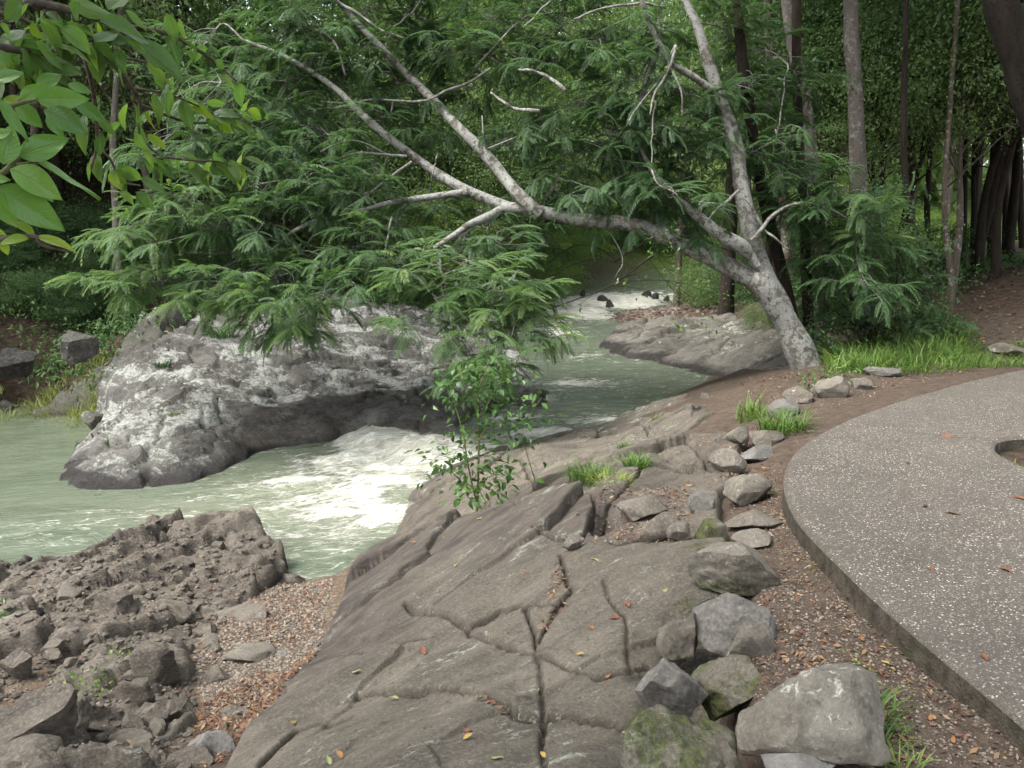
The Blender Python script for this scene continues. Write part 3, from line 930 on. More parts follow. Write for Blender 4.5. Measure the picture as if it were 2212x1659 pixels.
def slab_detail(X, Y, Z, sdv):
    th = R(-35)
    a, b = X * math.cos(th) - Y * math.sin(th), X * math.sin(th) + Y * math.cos(th)
    Z = Z + .06 * fbm(a * .9, b * 2.4, seed=21, octv=4) + .022 * fbm(a * 3.5, b * 9, seed=22, octv=5) + .03 * np.abs(fbm(a * 1.3, b * 3.1, seed=23, octv=3))
    # stepped plates away from the smooth middle
    fr, bd = fractured(a * 1.1 + .2 * fbm(X * 2, Y * 2, seed=29), b * 2.0 + .2 * fbm(X * 2, Y * 2, seed=30), 33, .6, .5, .016)
    far = sstep(4.6, 5.6, Y)
    Z = Z + fr * (.05 + .14 * far)
    Z = Z - .03 * far * sstep(.09, .0, bd)
    fr2, bd2 = fractured(a * 3.1, b * 5.0, 37, .6, .5, .09)
    Z = Z + fr2 * (.016 + .05 * sstep(5.4, 6.4, Y))
    wx = X + .02 * fbm(X * 6, Y * 6, seed=25)
    wy = Y + .02 * fbm(X * 6, Y * 6, seed=26)
    for pts, dep, wid, stp in crack_xy:
        d = line_d(wx, wy, pts)
        vw = .27 * wid * (1 + .6 * vnoise(X * 5, Y * 5, seed=40))
        Z = Z - 1.9 * dep * np.clip(.75 + .5 * vnoise(X * 2.3, Y * 2.3, seed=43), .25, 1) * np.exp(-(d / np.maximum(vw, .009)) ** 2)
        if stp:
            # the side towards the camera stands a little lower
            P = np.array(pts)
            cx, cy = np.interp(X, np.sort(P[:, 0]), P[np.argsort(P[:, 0]), 1]), 0
            s = sstep(.0, .03, cx - Y) * np.exp(-(d / .35) ** 2)
            Z = Z - stp * s
    Z = Z - .14 * sstep(6.4, 7.8, Y)
    # the far side of the ridge falls away into the crevice of the sapling
    yl = np.interp(X, ridge_xy[:, 0], ridge_xy[:, 1])
    sv = Y - yl
    wl_ = sstep(ridge_xy[0, 0] - .25, ridge_xy[0, 0] + .2, X) * sstep(ridge_xy[-1, 0] + .1, ridge_xy[-1, 0] - .25, X)
    Z = Z + .05 * wl_ * np.exp(-(np.minimum(sv, 0) / .35) ** 2) * (sv < 0)
    Z = Z + wl_ * (sv >= 0) * (.05 - .33 * sstep(-.005, .07, sv)) * sstep(1.0, .25, sv)
    # the notch where a block has broken out
    pn = notch_p
    Z = Z - .16 * sstep(.13, .07, np.hypot((X - pn[0]), (Y - pn[1]) * .6))
    stain = sstep(.95, .2, line_d(X, Y, stain_xy))
    stain = np.maximum(stain, sstep(-.95, -1.12, Z) * .8)
    stain = stain * np.clip(.65 + .6 * fbm(a * 2, b * 9, seed=52), 0, 1)
    mpx = moss_xy
    moss = np.zeros_like(X)
    for p in mpx:
        moss = np.maximum(moss, sstep(.32, .05, np.hypot(X - p[0], Y - p[1])))
    dirt = np.zeros_like(X)
    for pts, dep, wid, stp in crack_xy:
        dirt = np.maximum(dirt, np.exp(-(line_d(wx, wy, pts) / (wid * .26 + .004)) ** 2))
    return Z, {'stain': np.clip(stain, 0, 1), 'moss': moss * .8, 'dirt': dirt}


me = rock_field('bedrock_slab', slab_poly, S, .0115, slab_detail, M['slab'], .15, .6, wig=.04)
tag(link('bedrock_slab', me), 'broad brown-grey bedrock slab crossed by cracks, sloping from the boulders down to the creek', 'rock slab')


shelf_xy = [tuple(W(u, v, z)[:2]) for u, v, z in [(640, 965, -1.2), (720, 930, -1.1), (820, 910, -.95), (900, 905, -.9), (980, 905, -.9), (1060, 880, -.9), (1160, 845, -.92)]]


def island_detail(X, Y, Z, sdv):
    th = R(22)
    a, b = X * math.cos(th) + Y * math.sin(th), -X * math.sin(th) + Y * math.cos(th)
    j = .35 * fbm(X * 1.2, Y * 1.2, seed=61)
    fr, bd = fractured(a * .55 + j, b * 1.3 + j, 63, .55, .6)
    fr2, bd2 = fractured(a * 1.8 + j, b * 4.2 + j, 64, .7, .6)
    fr3, bd3 = fractured(a * 4, b * 9, 65, .8, .6)
    amp = sstep(0, .5, sdv)
    calm_ = 1 - .65 * sstep(.6, .2, line_d(X, Y, shelf_xy) - .3)
    amp = amp * calm_
    Z = Z + (.24 * fr + .15 * fr2 + .05 * fr3) * (.2 + .8 * amp)
    Z = Z - .10 * calm_ * sstep(.10, 0, bd) - .08 * sstep(.12, 0, bd2) * amp - .02 * sstep(.15, 0, bd3)
    Z = Z + .05 * fbm(X * 2.2, Y * 2.2, seed=66, octv=5)
    Z = Z + .02 * fbm(a * 8, b * 16, seed=67, octv=3)
    wet = sstep(.55, .25, line_d(X, Y, shelf_xy) - .35)
    wet = np.clip(wet * (1.0 + .5 * fbm(X * 2.5, Y * 2.5, seed=68)), 0, 1)
    return Z, {'moss': np.zeros_like(X), 'stain': wet, 'dirt': np.zeros_like(X)}


me = rock_field('rock_island', island_poly, IS, .03, island_detail, M['island'], .14, .7, wig=.16)
tag(link('rock_island', me), 'long low rock outcrop blotched with white lichen between the still pool and the rapids', 'rock outcrop')


def rr_detail(X, Y, Z, sdv):
    th = R(28)
    a, b = X * math.cos(th) + Y * math.sin(th), -X * math.sin(th) + Y * math.cos(th)
    fr, bd = fractured(a * .7, b * 1.9, 73, .6, .6)
    fr2, bd2 = fractured(a * 2, b * 5, 74, .7, .6)
    Z = Z + .20 * fr + .07 * fr2 - .10 * sstep(.14, 0, bd) - .04 * sstep(.14, 0, bd2) + .04 * fbm(X * 3, Y * 3, seed=76)
    return Z, {'moss': np.zeros_like(X)}


me = rock_field('rock_ledge', rr_poly, RR, .035, rr_detail, M['rightrock'], .14, .5, wig=.12)
tag(link('rock_ledge', me), 'grey layered rock ledge on the far side of the leaning tree, sloping into the creek', 'rock outcrop')


def beach_detail(X, Y, Z, sdv):
    th = R(40)
    a, b = X * math.cos(th) + Y * math.sin(th), -X * math.sin(th) + Y * math.cos(th)
    j = .3 * fbm(X * 2, Y * 2, seed=81)
    fr, bd = fractured(a * 1.2 + j, b * 2.2 + j, 83, .8, .8, .05)
    fr2, bd2 = fractured(a * 3.2 + j, b * 6 + j, 84, .8, .8, .06)
    fr3, bd3 = fractured(a * 8, b * 14, 85, .8, .8)
    Z = Z + .25 * fr + .085 * fr2 + .035 * fr3 - .06 * sstep(.10, 0, bd) - .015 * sstep(.10, 0, bd2)
    Z = Z + .10 * fbm(X * 1.6, Y * 1.6, seed=86, octv=4) + .01 + .02 * fbm(a * 9, b * 20, seed=87, octv=3)
    return Z, {'moss': .30 * sstep(3.9, 3.3, Y) + .2 * sstep(.2, .6, fbm(X, Y, seed=88))}


me = rock_field('shattered_outcrop', beach_poly, BE, .018, beach_detail, M['beachrock'], .12, .35, wig=.10)
tag(link('shattered_outcrop', me), 'shattered grey-brown bedrock with broken upright edges on the near shore of the rapids', 'rock outcrop')

bank_poly = np.array([W(*p)[:2] for p in [(20, 885, -1.2), (120, 890, -1.2), (200, 880, -1.1), (235, 850, -.85), (300, 790, -.5), (360, 735, -.25), (430, 680, .0), (400, 650, .25), (300, 690, .0), (200, 745, -.3), (110, 790, -.6), (30, 845, -.95)]])


def bank_detail(X, Y, Z, sdv):
    th = R(30)
    a, b = X * math.cos(th) + Y * math.sin(th), -X * math.sin(th) + Y * math.cos(th)
    fr, bd = fractured(a * .8, b * 1.5, 173, .8, .7, .06)
    fr2, bd2 = fractured(a * 2.5, b * 4, 174, .7, .6, .08)
    Z = Z + .20 + .28 * fr + .08 * fr2 - .12 * sstep(.12, 0, bd) + .05 * fbm(X * 3, Y * 3, seed=176)
    return Z, {'moss': .35 + .3 * fbm(X * 1.5, Y * 1.5, seed=177)}


tag(link('bank_outcrop', rock_field('bank_outcrop', bank_poly, lambda x, y: G0(x, y), .035, bank_detail, M['bankrock'], .2, .5, wig=.2)), 'dull grey sloping rock along the back of the still pool, left of the lichen outcrop', 'rock outcrop')

# ------------------------------------------------------------------ path slab
NP_ = len(path_poly)
top = np.column_stack([path_poly, np.zeros(NP_)])


def path_top(x, y):
    return 0.012 * fbm(np.asarray(x) * .8, np.asarray(y) * .8, seed=15, octv=2) + 0.0 * x


joint_a, joint_b = W(1797, 914, 0)[:2], W(2300, 966, 0)[:2]


def make_path(side):
    """one concrete bay: a dense grid clipped to the outline by a rounded lip, plus a vertical edge"""
    res = .03
    lo, hi = path_poly.min(0) - .05, path_poly.max(0) + .05
    xs = np.arange(lo[0], min(hi[0], 8.5), res)
    ys = np.arange(max(lo[1], -1.0), hi[1], res)
    X, Y, F = grid_mesh(xs, ys)
    sdv = poly_sd(X, Y, path_poly)
    hol = (np.hypot((X - hole_c[0]) / hole_r[0], (Y - hole_c[1]) / hole_r[1]) - 1) * hole_r.min()
    sdv = np.minimum(sdv, hol)
    jn = np.array([-(joint_b - joint_a)[1], (joint_b - joint_a)[0]])
    jn /= np.linalg.norm(jn)
    s = (X - joint_a[0]) * jn[0] + (Y - joint_a[1]) * jn[1]
    sdj = (s if side > 0 else -s) - .013
    sda = np.minimum(sdv, sdj)
    keep = sda > 0
    # pull outside vertices of boundary cells onto the outline (one Newton step along the gradient)
    g = 1e-3
    def sdf(x, y):
        a = poly_sd(x, y, path_poly)
        h = (np.hypot((x - hole_c[0]) / hole_r[0], (y - hole_c[1]) / hole_r[1]) - 1) * hole_r.min()
        s_ = (x - joint_a[0]) * jn[0] + (y - joint_a[1]) * jn[1]
        return np.minimum(np.minimum(a, h), (s_ if side > 0 else -s_) - .013)
    V = np.stack([X, Y, path_top(X, Y)], 1)
    V, F, at = cull(V, F, keep, {'sd': sda})
    out = at['sd'] <= 0
    for _ in range(3):
        x, y = V[out, 0], V[out, 1]
        d0 = sdf(x, y)
        gx_, gy_ = (sdf(x + g, y) - d0) / g, (sdf(x, y + g) - d0) / g
        nn = gx_ ** 2 + gy_ ** 2 + 1e-9
        V[out, 0] -= d0 * gx_ / nn
        V[out, 1] -= d0 * gy_ / nn
    sd2 = sdf(V[:, 0], V[:, 1])
    V[:, 2] -= .022 * (1 - sstep(0, .035, sd2)) ** 2
    edge = (1 - sstep(.0, .035, sd2)) * .55
    # skirt
    e = np.vstack([F[:, [0, 1]], F[:, [1, 2]], F[:, [2, 3]], F[:, [3, 0]]])
    key = np.sort(e, 1)
    k = key[:, 0].astype(np.int64) * (len(V) + 1) + key[:, 1]
    _, inv, cnt = np.unique(k, return_inverse=True, return_counts=True)
    be = e[cnt[inv] == 1]
    bv = np.unique(be)
    rem = np.full(len(V), -1)
    rem[bv] = len(V) + np.arange(len(bv))
    sk = V[bv].copy()
    sk[:, 2] -= .30
    rem0 = np.full(len(V), -1)
    dup = V[bv].copy()
    rem0[bv] = len(V) + len(bv) + np.arange(len(bv))
    V2 = np.vstack([V, sk, dup])
    F2 = np.vstack([F, np.stack([rem0[be[:, 1]], rem0[be[:, 0]], rem[be[:, 0]], rem[be[:, 1]]], 1)])
    ed = np.concatenate([edge, np.ones(len(bv) * 2)])
    return mesh_np('concrete_bay', V2, F2, {'edge': ed}, True, M['path'], sharp=50)


pathroot = empty('footpath', (0, 0, 0))
structure(pathroot)
structure(link('concrete_bay', make_path(-1), pathroot))
structure(link('concrete_bay', make_path(1), pathroot))

# ------------------------------------------------------------------ creek water
wx_ = axis_(-40, 30, [(-12, 1.0), (-5, .09), (4, .045), (9, .12), (30, .8)])
wy_ = axis_(5.2, 46, [(11, .045), (16, .08), (32, .16), (46, .6)])
X, Y, F = grid_mesh(wx_, wy_)
Z = water_level(X, Y)
foam = np.zeros_like(X)
aer = np.zeros_like(X)


def blob(u, v, z, rx, ry, amp, arr, rot=0.0):
    p = W(u, v, z)
    dx, dy = X - p[0], Y - p[1]
    c, s = math.cos(rot), math.sin(rot)
    a, b = (dx * c + dy * s) / rx, (-dx * s + dy * c) / ry
    return np.maximum(arr, amp * np.exp(-(a * a + b * b)))


for q in [(930, 985, -1.2, .5, .35, 1.15), (860, 1000, -1.3, .9, .45, 1.1), (760, 1010, -1.3, 1.0, .42, 1.05), (830, 1060, -1.3, .8, .5, .98), (640, 1050, -1.3, 1.1, .32, .85), (740, 1110, -1.3, .9, .45, .95), (830, 1120, -1.3, .4, .5, 1.0), (620, 1100, -1.3, 1.0, .4, .75), (760, 960, -1.3, .7, .25, 1.05),
          (480, 1075, -1.3, 1.0, .16, .62), (330, 1110, -1.3, 1.4, .22, .55), (400, 1150, -1.3, 1.2, .3, .6), (200, 1130, -1.3, 1.6, .3, .48), (100, 1165, -1.3, 1.5, .25, .5), (600, 1150, -1.3, .8, .3, .68), (700, 1180, -1.3, .5, .3, .6), (740, 1215, -1.3, .4, .15, .55),
          (960, 950, -.97, .5, .35, .95), (1080, 955, -.95, .6, .25, .8), (1200, 940, -1.0, 1.2, .35, .92), (1300, 912, -1.0, 1.2, .35, .80), (1230, 900, -1.0, 1.5, .5, .62), (1150, 860, -1.0, .6, .5, .9), (1100, 900, -1.0, .8, .45, .8), (1250, 830, -1.0, 1.3, .7, .78), (1180, 830, -1.0, .6, .5, .7), (1290, 770, -1.0, 1.6, 1.0, .66), (1220, 720, -1.0, .9, 2.0, .80),
          (1250, 670, -.9, 1.4, 2.2, 1.1), (1330, 648, -.85, 2.0, 2.5, 1.15), (1240, 650, -.85, 1.2, 2.5, 1.0), (1420, 638, -.8, 2.0, 2.5, .85), (1210, 690, -.93, .6, 2.0, .8), (1480, 640, -.8, 1.5, 1.5, .7)]:
    foam = blob(*q[:6], foam)
for q in [(860, 1030, -1.3, 1.0, .6, .7), (740, 1060, -1.3, 1.2, .7, .45), (780, 1120, -1.3, .8, .5, .45), (560, 1100, -1.3, 1.5, .5, .35), (960, 960, -1.0, .6, .4, .5)]:
    aer = blob(*q[:6], aer)
rap = np.array([W(u, v, -1.25)[:2] for u, v in [(540, 1010), (650, 988), (740, 960), (800, 938), (860, 955), (960, 950), (970, 1010), (900, 1060), (860, 1110), (820, 1175), (760, 1205), (640, 1160), (560, 1145), (460, 1095), (480, 1050)]])
rsd = poly_sd(X, Y, rap)
foam = np.maximum(foam, (.54 + .30 * sstep(-3.2, -1.4, X)) * sstep(-.3, .5, rsd) + .16 * fbm(X * 1.1, Y * 2.6, seed=109) * (rsd > -.3))
aer = np.maximum(aer, .25 * sstep(-.3, .5, rsd))
sfall = (X - FA[0]) * FN[0] + (Y - FA[1]) * FN[1]
along = (X - FA[0]) * (-FN[1]) + (Y - FA[1]) * FN[0]
foam = np.maximum(foam, 1.08 * np.exp(-((sfall + .25) / .55) ** 2) * sstep(2.6, 1.6, np.abs(along)))
foam = np.maximum(foam, .36 * sstep(-5.5, -3, X) * (Y < 20))
chop = np.clip(.16 + foam * 1.0, 0, 1.2)
calm = sstep(-3.6, -5.2, X) * sstep(8.5, 10, Y)
chop = chop * (1 - .8 * calm)
foam = foam * (1 - .9 * calm)
c, s = math.cos(R(-14)), math.sin(R(-14))
a_, b_ = X * c - Y * s, X * s + Y * c
Z = Z + foam ** 1.5 * (.12 * fbm(a_ * 1.3, b_ * 2.6, seed=101, octv=4) + .085 * np.abs(fbm(a_ * 4, b_ * 7, seed=102, octv=4))) + .012 * chop * fbm(a_ * 2.5, b_ * 5, seed=103, octv=3)
gz = G0(X, Y)
keep = gz < Z + .35
V, F, at = cull(np.stack([X, Y, Z], 1), F, keep, {'foam': foam, 'aer': aer, 'chop': chop})
structure(link('creek_water', mesh_np('creek_water', V, F, at, True, M['water'])))

# ------------------------------------------------------------------ boulders
_ico = {}


def ico(sub):
    if sub not in _ico:
        bm = bmesh.new()
        bmesh.ops.create_icosphere(bm, subdivisions=sub, radius=1)
        bm.verts.index_update()
        V = np.array([v.co[:] for v in bm.verts])
        F = np.array([[v.index for v in f.verts] for f in bm.faces])
        bm.free()
        _ico[sub] = (V, F)
    return _ico[sub]


def rock_geo(seed, dims, cuts=9, rough=.06, sub=4, lo=.5, hi=.85, fine=.02):
    r = np.random.default_rng(seed)
    V, F = ico(sub)
    V = V.copy()
    for _ in range(cuts):
        n = r.normal(size=3)
        n /= np.linalg.norm(n)
        d = r.uniform(lo, hi)
        ex = np.maximum(V @ n - d, 0)
        V -= ex[:, None] * n * .96
    o = r.uniform(0, 50, 3)
    L = np.linalg.norm(V, axis=1)[:, None]
    dd = rough * fbm(V[:, 0] * 1.8 + o[0], V[:, 1] * 1.8 + o[1], V[:, 2] * 1.8 + o[2], seed, 4) + fine * fbm(V[:, 0] * 7 + o[1], V[:, 1] * 7 + o[2], V[:, 2] * 7, seed + 5, 3)
    V = V * (1 + dd[:, None] / np.maximum(L, .3))
    V *= 1.0 / np.abs(V).max(0)
    return V * np.asarray(dims) * .5, F


def rock_mesh(name, seed, dims, mat, moss=0.0, **kw):
    V, F = rock_geo(seed, dims, **kw)
    m = moss * (np.maximum(sstep(.50 * dims[2], -.25 * dims[2], V[:, 2]), .62) if moss > 1.2 else sstep(.50 * dims[2], -.25 * dims[2], V[:, 2]))
    return mesh_np(name, V, F, {'moss': m, 'stain': np.zeros(len(V))}, True, mat, sharp=30)


def _support(x, y):
    z = ground_z(x, y, False)
    for poly, f in ((slab_poly, S), (rr_poly, RR), (beach_poly, BE), (island_poly, IS)):
        z = np.where(poly_sd(x, y, poly) > .05, np.maximum(z, f(x, y)), z)
    return z


support_low = Lookup(_support, -13, 13, 1, 22, .07)


def support(x, y):
    """height of the rock or soil surface at a point"""
    return float(support_low(x, y))


def solve_support(u, v, z0=-.3):
    z = z0
    for _ in range(25):
        p = W(u, v, z)
        z = .5 * z + .5 * support(p[0], p[1])
    return W(u, v, z)


def boulder(u0, u1, v0, v1, seed, label, mat='boulder', z=None, dz=.0, rz=0, tilt=(0, 0), depth=.8, sub=4, group='stones bordering the path', name='boulder', cat='boulder', moss=.3, **kw):
    uc = (u0 + u1) / 2
    p = W(uc, v1, z) if z is not None else solve_support(uc, v1)
    sl = np.linalg.norm(p - np.array([0, 0, EYE]))
    w = (u1 - u0) / FP * sl
    ang = math.atan2(EYE - p[2], np.hypot(p[0], p[1]))
    dp = depth * w
    h = max(.35 * w, ((v1 - v0) / FP * sl - .55 * dp * math.sin(ang)) / math.cos(ang))
    h *= 1.02
    cuts0 = kw.pop('cuts', 9) + 4
    kw['lo'] = kw.get('lo', .5) - .10
    kw['hi'] = kw.get('hi', .85) - .08
    kw.setdefault('rough', .11)
    kw.setdefault('fine', .035)
    me = rock_mesh(name, seed, (w * 1.04, dp, h * 1.1), M[mat], moss, sub=sub, cuts=cuts0, **kw)
    o = link(name, me)
    fw = np.array([p[0], p[1]]) / (np.hypot(p[0], p[1]) + 1e-9)
    o.location = (p[0] + fw[0] * dp * .42, p[1] + fw[1] * dp * .42, p[2] + h * .20 + dz)
    o.rotation_euler = (R(tilt[0]), R(tilt[1]), R(rz))
    tag(o, label, cat, group)
    return o


boulder(1612, 1885, 1415, 1690, 11, 'largest boulder of the path edge, smooth and domed, at the bottom of the row', sub=5, depth=.95, rough=.13, cuts=8, lo=.58, hi=.88, dz=.03, rz=25)
boulder(1655, 1800, 1612, 1720, 12, 'small bluish stone half buried in front of the largest domed boulder', 'bluestone', sub=4)
boulder(1378, 1520, 1385, 1540, 13, 'squarish grey stone with white lichen spots standing over the mossy rock', 'bluestone', sub=5, cuts=10, depth=.7, lo=.55)
boulder(1350, 1650, 1430, 1720, 14, 'low moss-covered rock filling the gap under the squarish grey stone', 'boulder', sub=5, depth=.8, dz=-.16, moss=1.5, rough=.2, fine=.06, cuts=12, lo=.5)
boulder(1505, 1692, 1245, 1400, 15, 'pointed blue-grey boulder with a pale flat top midway along the row', 'bluestone', sub=5, cuts=9, lo=.55)
boulder(1480, 1650, 1360, 1500, 36, 'dark moss-streaked rock filling the gap below the pointed blue-grey boulder', 'boulder', sub=5, dz=-.08, moss=1.3, rough=.12)
boulder(1420, 1530, 1270, 1400, 37, 'brown rock shoulder between the bedrock and the pointed blue-grey boulder', 'boulder', sub=5, dz=-.06, moss=.7, rough=.12)
boulder(1580, 1672, 1325, 1420, 16, 'thin wedge of grey stone leaning against the pointed blue-grey boulder', 'boulder', sub=4, depth=.5, tilt=(0, 25), cuts=11)
boulder(1490, 1700, 1145, 1300, 17, 'rough pitted brown boulder with moss on its left flank', 'boulder', sub=5, moss=1.0, rough=.12, fine=.035, cuts=10)
boulder(1490, 1556, 1048, 1112, 18, 'flat pale block lying on a mossy stone', 'bluestone', sub=4, cuts=12, depth=.6, tilt=(0, -18))
boulder(1484, 1570, 1075, 1165, 19, 'dark mossy stone under the flat pale block', 'boulder', sub=4, moss=1.5, dz=-.06)
boulder(1545, 1662, 1000, 1095, 20, 'grey stone with a sloping flat face behind the flat pale block', 'boulder', sub=4, cuts=10)
boulder(1590, 1672, 952, 1000, 21, 'pale low stone beside the grass tuft at the path bend', 'bluestone', sub=4, cuts=10)
boulder(1535, 1610, 955, 1015, 22, 'brown rounded stone left of the pale low stone', 'boulder', sub=4)
boulder(1570, 1625, 905, 962, 23, 'small brown stone behind the rounded one, at the left end of the grass tuft', 'boulder', sub=4)
boulder(1610, 1690, 905, 965, 24, 'squat brown stone hidden behind the grass tuft', 'boulder', sub=4)
boulder(1660, 1735, 848, 902, 25, 'rounded grey boulder just behind the grass tuft', 'bluestone', sub=4, cuts=6, lo=.7)
boulder(1692, 1765, 826, 872, 26, 'smooth rounded boulder between the grass tuft and the trunk of the leaning tree', 'boulder', sub=4, cuts=5, lo=.75)
boulder(1762, 1832, 800, 862, 27, 'pointed light-grey stone to the right of the trunk of the leaning tree', 'boulder', sub=4, cuts=10)
boulder(1826, 1880, 795, 842, 28, 'blunt grey-brown stone between the pointed stone and the tall grass', 'boulder', sub=4)
boulder(1868, 1940, 780, 815, 29, 'flat grey stone half hidden in front of the tall grass', 'bluestone', sub=4)
boulder(2152, 2232, 735, 772, 30, 'low pale stone in the short grass at the right edge of the picture', 'boulder', sub=4)
boulder(1560, 1690, 1090, 1150, 31, 'flat soil-dusted stone between the flat pale block and the path edge', 'boulder', sub=4, depth=.9)
boulder(1585, 1680, 1140, 1190, 32, 'small brown slab lying near the tip of the path curve', 'boulder', sub=4)
boulder(1370, 1470, 1100, 1160, 33, 'tilted dark slab of stone among dry leaves above the bedrock', 'boulder', sub=4, depth=.5, tilt=(0, -15), group='loose stones on the bedrock')
boulder(1440, 1500, 1120, 1165, 34, 'thin brown stone next to the tilted dark slab', 'boulder', sub=4, depth=.6, group='loose stones on the bedrock')
boulder(1205, 1262, 1145, 1185, 35, 'loose wedge of rock lying in the crack near the notch', 'boulder', sub=4, depth=.5, tilt=(0, -20), group='loose stones on the bedrock')
boulder(1330, 1440, 1060, 1120, 36, 'square-edged block of brown rock beside the broken notch', 'boulder', sub=4, cuts=12, depth=.8, group='loose stones on the bedrock')

# named rocks on the beach
beach_named = {}
for q in [
    (0, 190, 1470, 1640, 41, 'big brown angular boulder in the lower left corner, split by a dark joint', dict(cuts=12, sub=5, depth=.8)),
    (70, 195, 1450, 1570, 42, 'steep-sided brown block behind the corner boulder', dict(cuts=12, sub=5, depth=.7)),
    (-60, 130, 1590, 1720, 43, 'rounded brown boulder cut off by the bottom left corner', dict(cuts=7, sub=5)),
    (350, 480, 1610, 1660, 44, 'flat grey slab at the bottom edge beside the bedrock', dict(cuts=9, depth=.7)),
    (460, 590, 1385, 1432, 45, 'long flat tan slab lying across the leaf litter', dict(cuts=9, depth=.6, mat='boulder')),
    (590, 640, 1392, 1418, 46, 'small blue-grey stone between the flat tan slab and the bedrock', dict(mat='bluestone', cuts=9)),
    (290, 400, 1360, 1470, 47, 'upright grey block with a dark fractured foot in the middle of the beach', dict(cuts=12, depth=.6, tilt=(0, 18))),
    (510, 590, 1165, 1240, 48, 'pale square-faced block at the water end of the outcrop', dict(cuts=12, depth=.7)),
    (440, 520, 1190, 1245, 49, 'fractured pale block left of the square-faced block', dict(cuts=12)),
    (320, 420, 1270, 1340, 50, 'pointed grey rock with a dark hollow under its tip', dict(cuts=11, tilt=(0, -20))),
    (200, 310, 1255, 1340, 51, 'dark shelf of rock jutting over a shadowed gap', dict(cuts=11, depth=.7)),
    (0, 90, 1290, 1345, 52, 'near-black wet stone at the left edge of the beach', dict(mat='darkrock')),
    (470, 580, 1300, 1345, 53, 'low grey stone sunk in gravel near the middle of the beach', dict(cuts=10)),
    (400, 500, 1570, 1640, 54, 'rounded grey-blue stone beside the leaf-filled gully', dict(mat='bluestone', cuts=7)),
    (230, 360, 1580, 1640, 55, 'broken brown stone with a stepped top near the bottom edge', dict(cuts=12)),
    (250, 330, 1440, 1520, 56, 'leaning slab of brown rock behind the green weed', dict(cuts=12, depth=.5, tilt=(0, 25))),
    (600, 660, 1220, 1262, 57, 'knobbly grey rock at the tip of the beach beside the rapids', dict(cuts=10)),
    (300, 360, 1500, 1560, 58, 'small angular stone right of the green weed', dict(cuts=11)),
    (420, 470, 1330, 1372, 59, 'block of pale stone standing at the edge of the gravel', dict(cuts=12)),
]:
    kw = dict(mat='beachrock', name='rock', cat='rock', group='rocks on the near shore', moss=.2, dz=-.035, rough=.16, fine=.05)
    kw.update(q[6])
    beach_named[q[4]] = boulder(*q[:6], **kw)

# smaller broken rocks strewn over the beach, individual but alike
small = []
br = np.random.default_rng(55)
vr = [rock_mesh('broken_rock', 200 + k, (1.0, br.uniform(.55, .9), br.uniform(.4, .75)), M['beachrock'], .1, sub=3, cuts=16, lo=.30, hi=.7, rough=.09) for k in range(9)]
bx = beach_poly
tries = 0
while len(small) < 95 and tries < 4000:
    tries += 1
    u, v = br.uniform(-60, 680), br.uniform(1150, 1680)
    p = solve_support(u, v, -1.1)
    if poly_sd(np.array([p[0]]), np.array([p[1]]), beach_poly)[0] < -.25 or p[2] < -1.33:
        continue
    if poly_sd(np.array([p[0]]), np.array([p[1]]), slab_poly)[0] > -.1:
        continue
    ins = poly_sd(np.array([p[0]]), np.array([p[1]]), beach_poly)[0]
    if ins < .05 and br.random() < .5:
        continue
    o = link('broken_rock', vr[br.integers(9)])
    s = br.uniform(.06, .17) if br.random() < .8 else br.uniform(.17, .26)
    o.scale = (s, s, s * br.uniform(.7, 1.2))
    o.location = (p[0], p[1], p[2] - .02 * s)
    o.rotation_euler = (R(br.normal(0, 20)), R(br.normal(0, 25)), br.uniform(0, 6.28))
    tag(o, 'small broken grey-brown rock strewn on the near shore', 'rock', 'small broken rocks strewn on the near shore')
    small.append(o)

for q in [(880, 975, 890, 965, 82, 'dark wet rock with water spilling over it just behind the sapling', dict(depth=.8)), (1100, 1180, 820, 875, 84, 'low wet rock breaking the water upstream of the sapling', dict(depth=.7))]:
    kw = dict(mat='darkrock', name='wet_rock', cat='rock', group='dark wet rocks at the falls', moss=0, sub=5, z=-1.2, dz=-.05, cuts=10, rough=.12, fine=.04)
    kw.update(q[6])
    if q[1] > 1000:
        kw['z'] = -.97
    boulder(*q[:6], **kw)

# rocks of the left bank
for q in [
    (90, 190, 670, 790, 61, 'pale upright rock face on the dark left bank', dict(cuts=10)),
    (60, 150, 745, 800, 62, 'grey rock at the foot of the pale upright rock face', dict(cuts=10)),
    (60, 140, 570, 640, 63, 'light-grey rock high on the dark left bank', dict(cuts=10, dz=-.28, depth=.9)),
    (20, 80, 610, 660, 64, 'smaller grey rock left of the light-grey rock high on the bank', dict(cuts=10, dz=-.28, depth=.9)),
    (235, 270, 645, 690, 65, 'small pale rock half way up the bank under the thin trunk', dict(cuts=10, dz=-.28, depth=.9)),
    (50, 150, 868, 912, 69, 'flat grey stone at the edge of the still pool', dict(cuts=9, depth=.7)),
    (-20, 40, 840, 880, 70, 'brown stone behind the pool grass at the left edge', dict(cuts=9)),
    (20, 120, 700, 770, 71, 'dark mossy rock half way up the left bank beside the pale upright face', dict(cuts=10)),
    (-40, 60, 760, 840, 73, 'dark angular rock at the left edge above the dead branch', dict(cuts=11)),
    (130, 210, 600, 660, 74, 'dull grey rock in the undergrowth near the thin pale trunk', dict(cuts=10, dz=-.28, depth=.9)),
    (-30, 50, 560, 620, 76, 'shadowed rock high at the left edge of the bank', dict(cuts=10, dz=-.28, depth=.9)),
    (180, 240, 860, 905, 78, 'small grey rock where the pool grass meets the lichen outcrop', dict(cuts=10)),
]:
    kw = dict(mat='bankrock', name='rock', cat='rock', group='rocks on the left bank', moss=.5, sub=4, dz=-.10, rough=.16, fine=.05)
    kw.update(q[6])
    boulder(*q[:6], **kw)

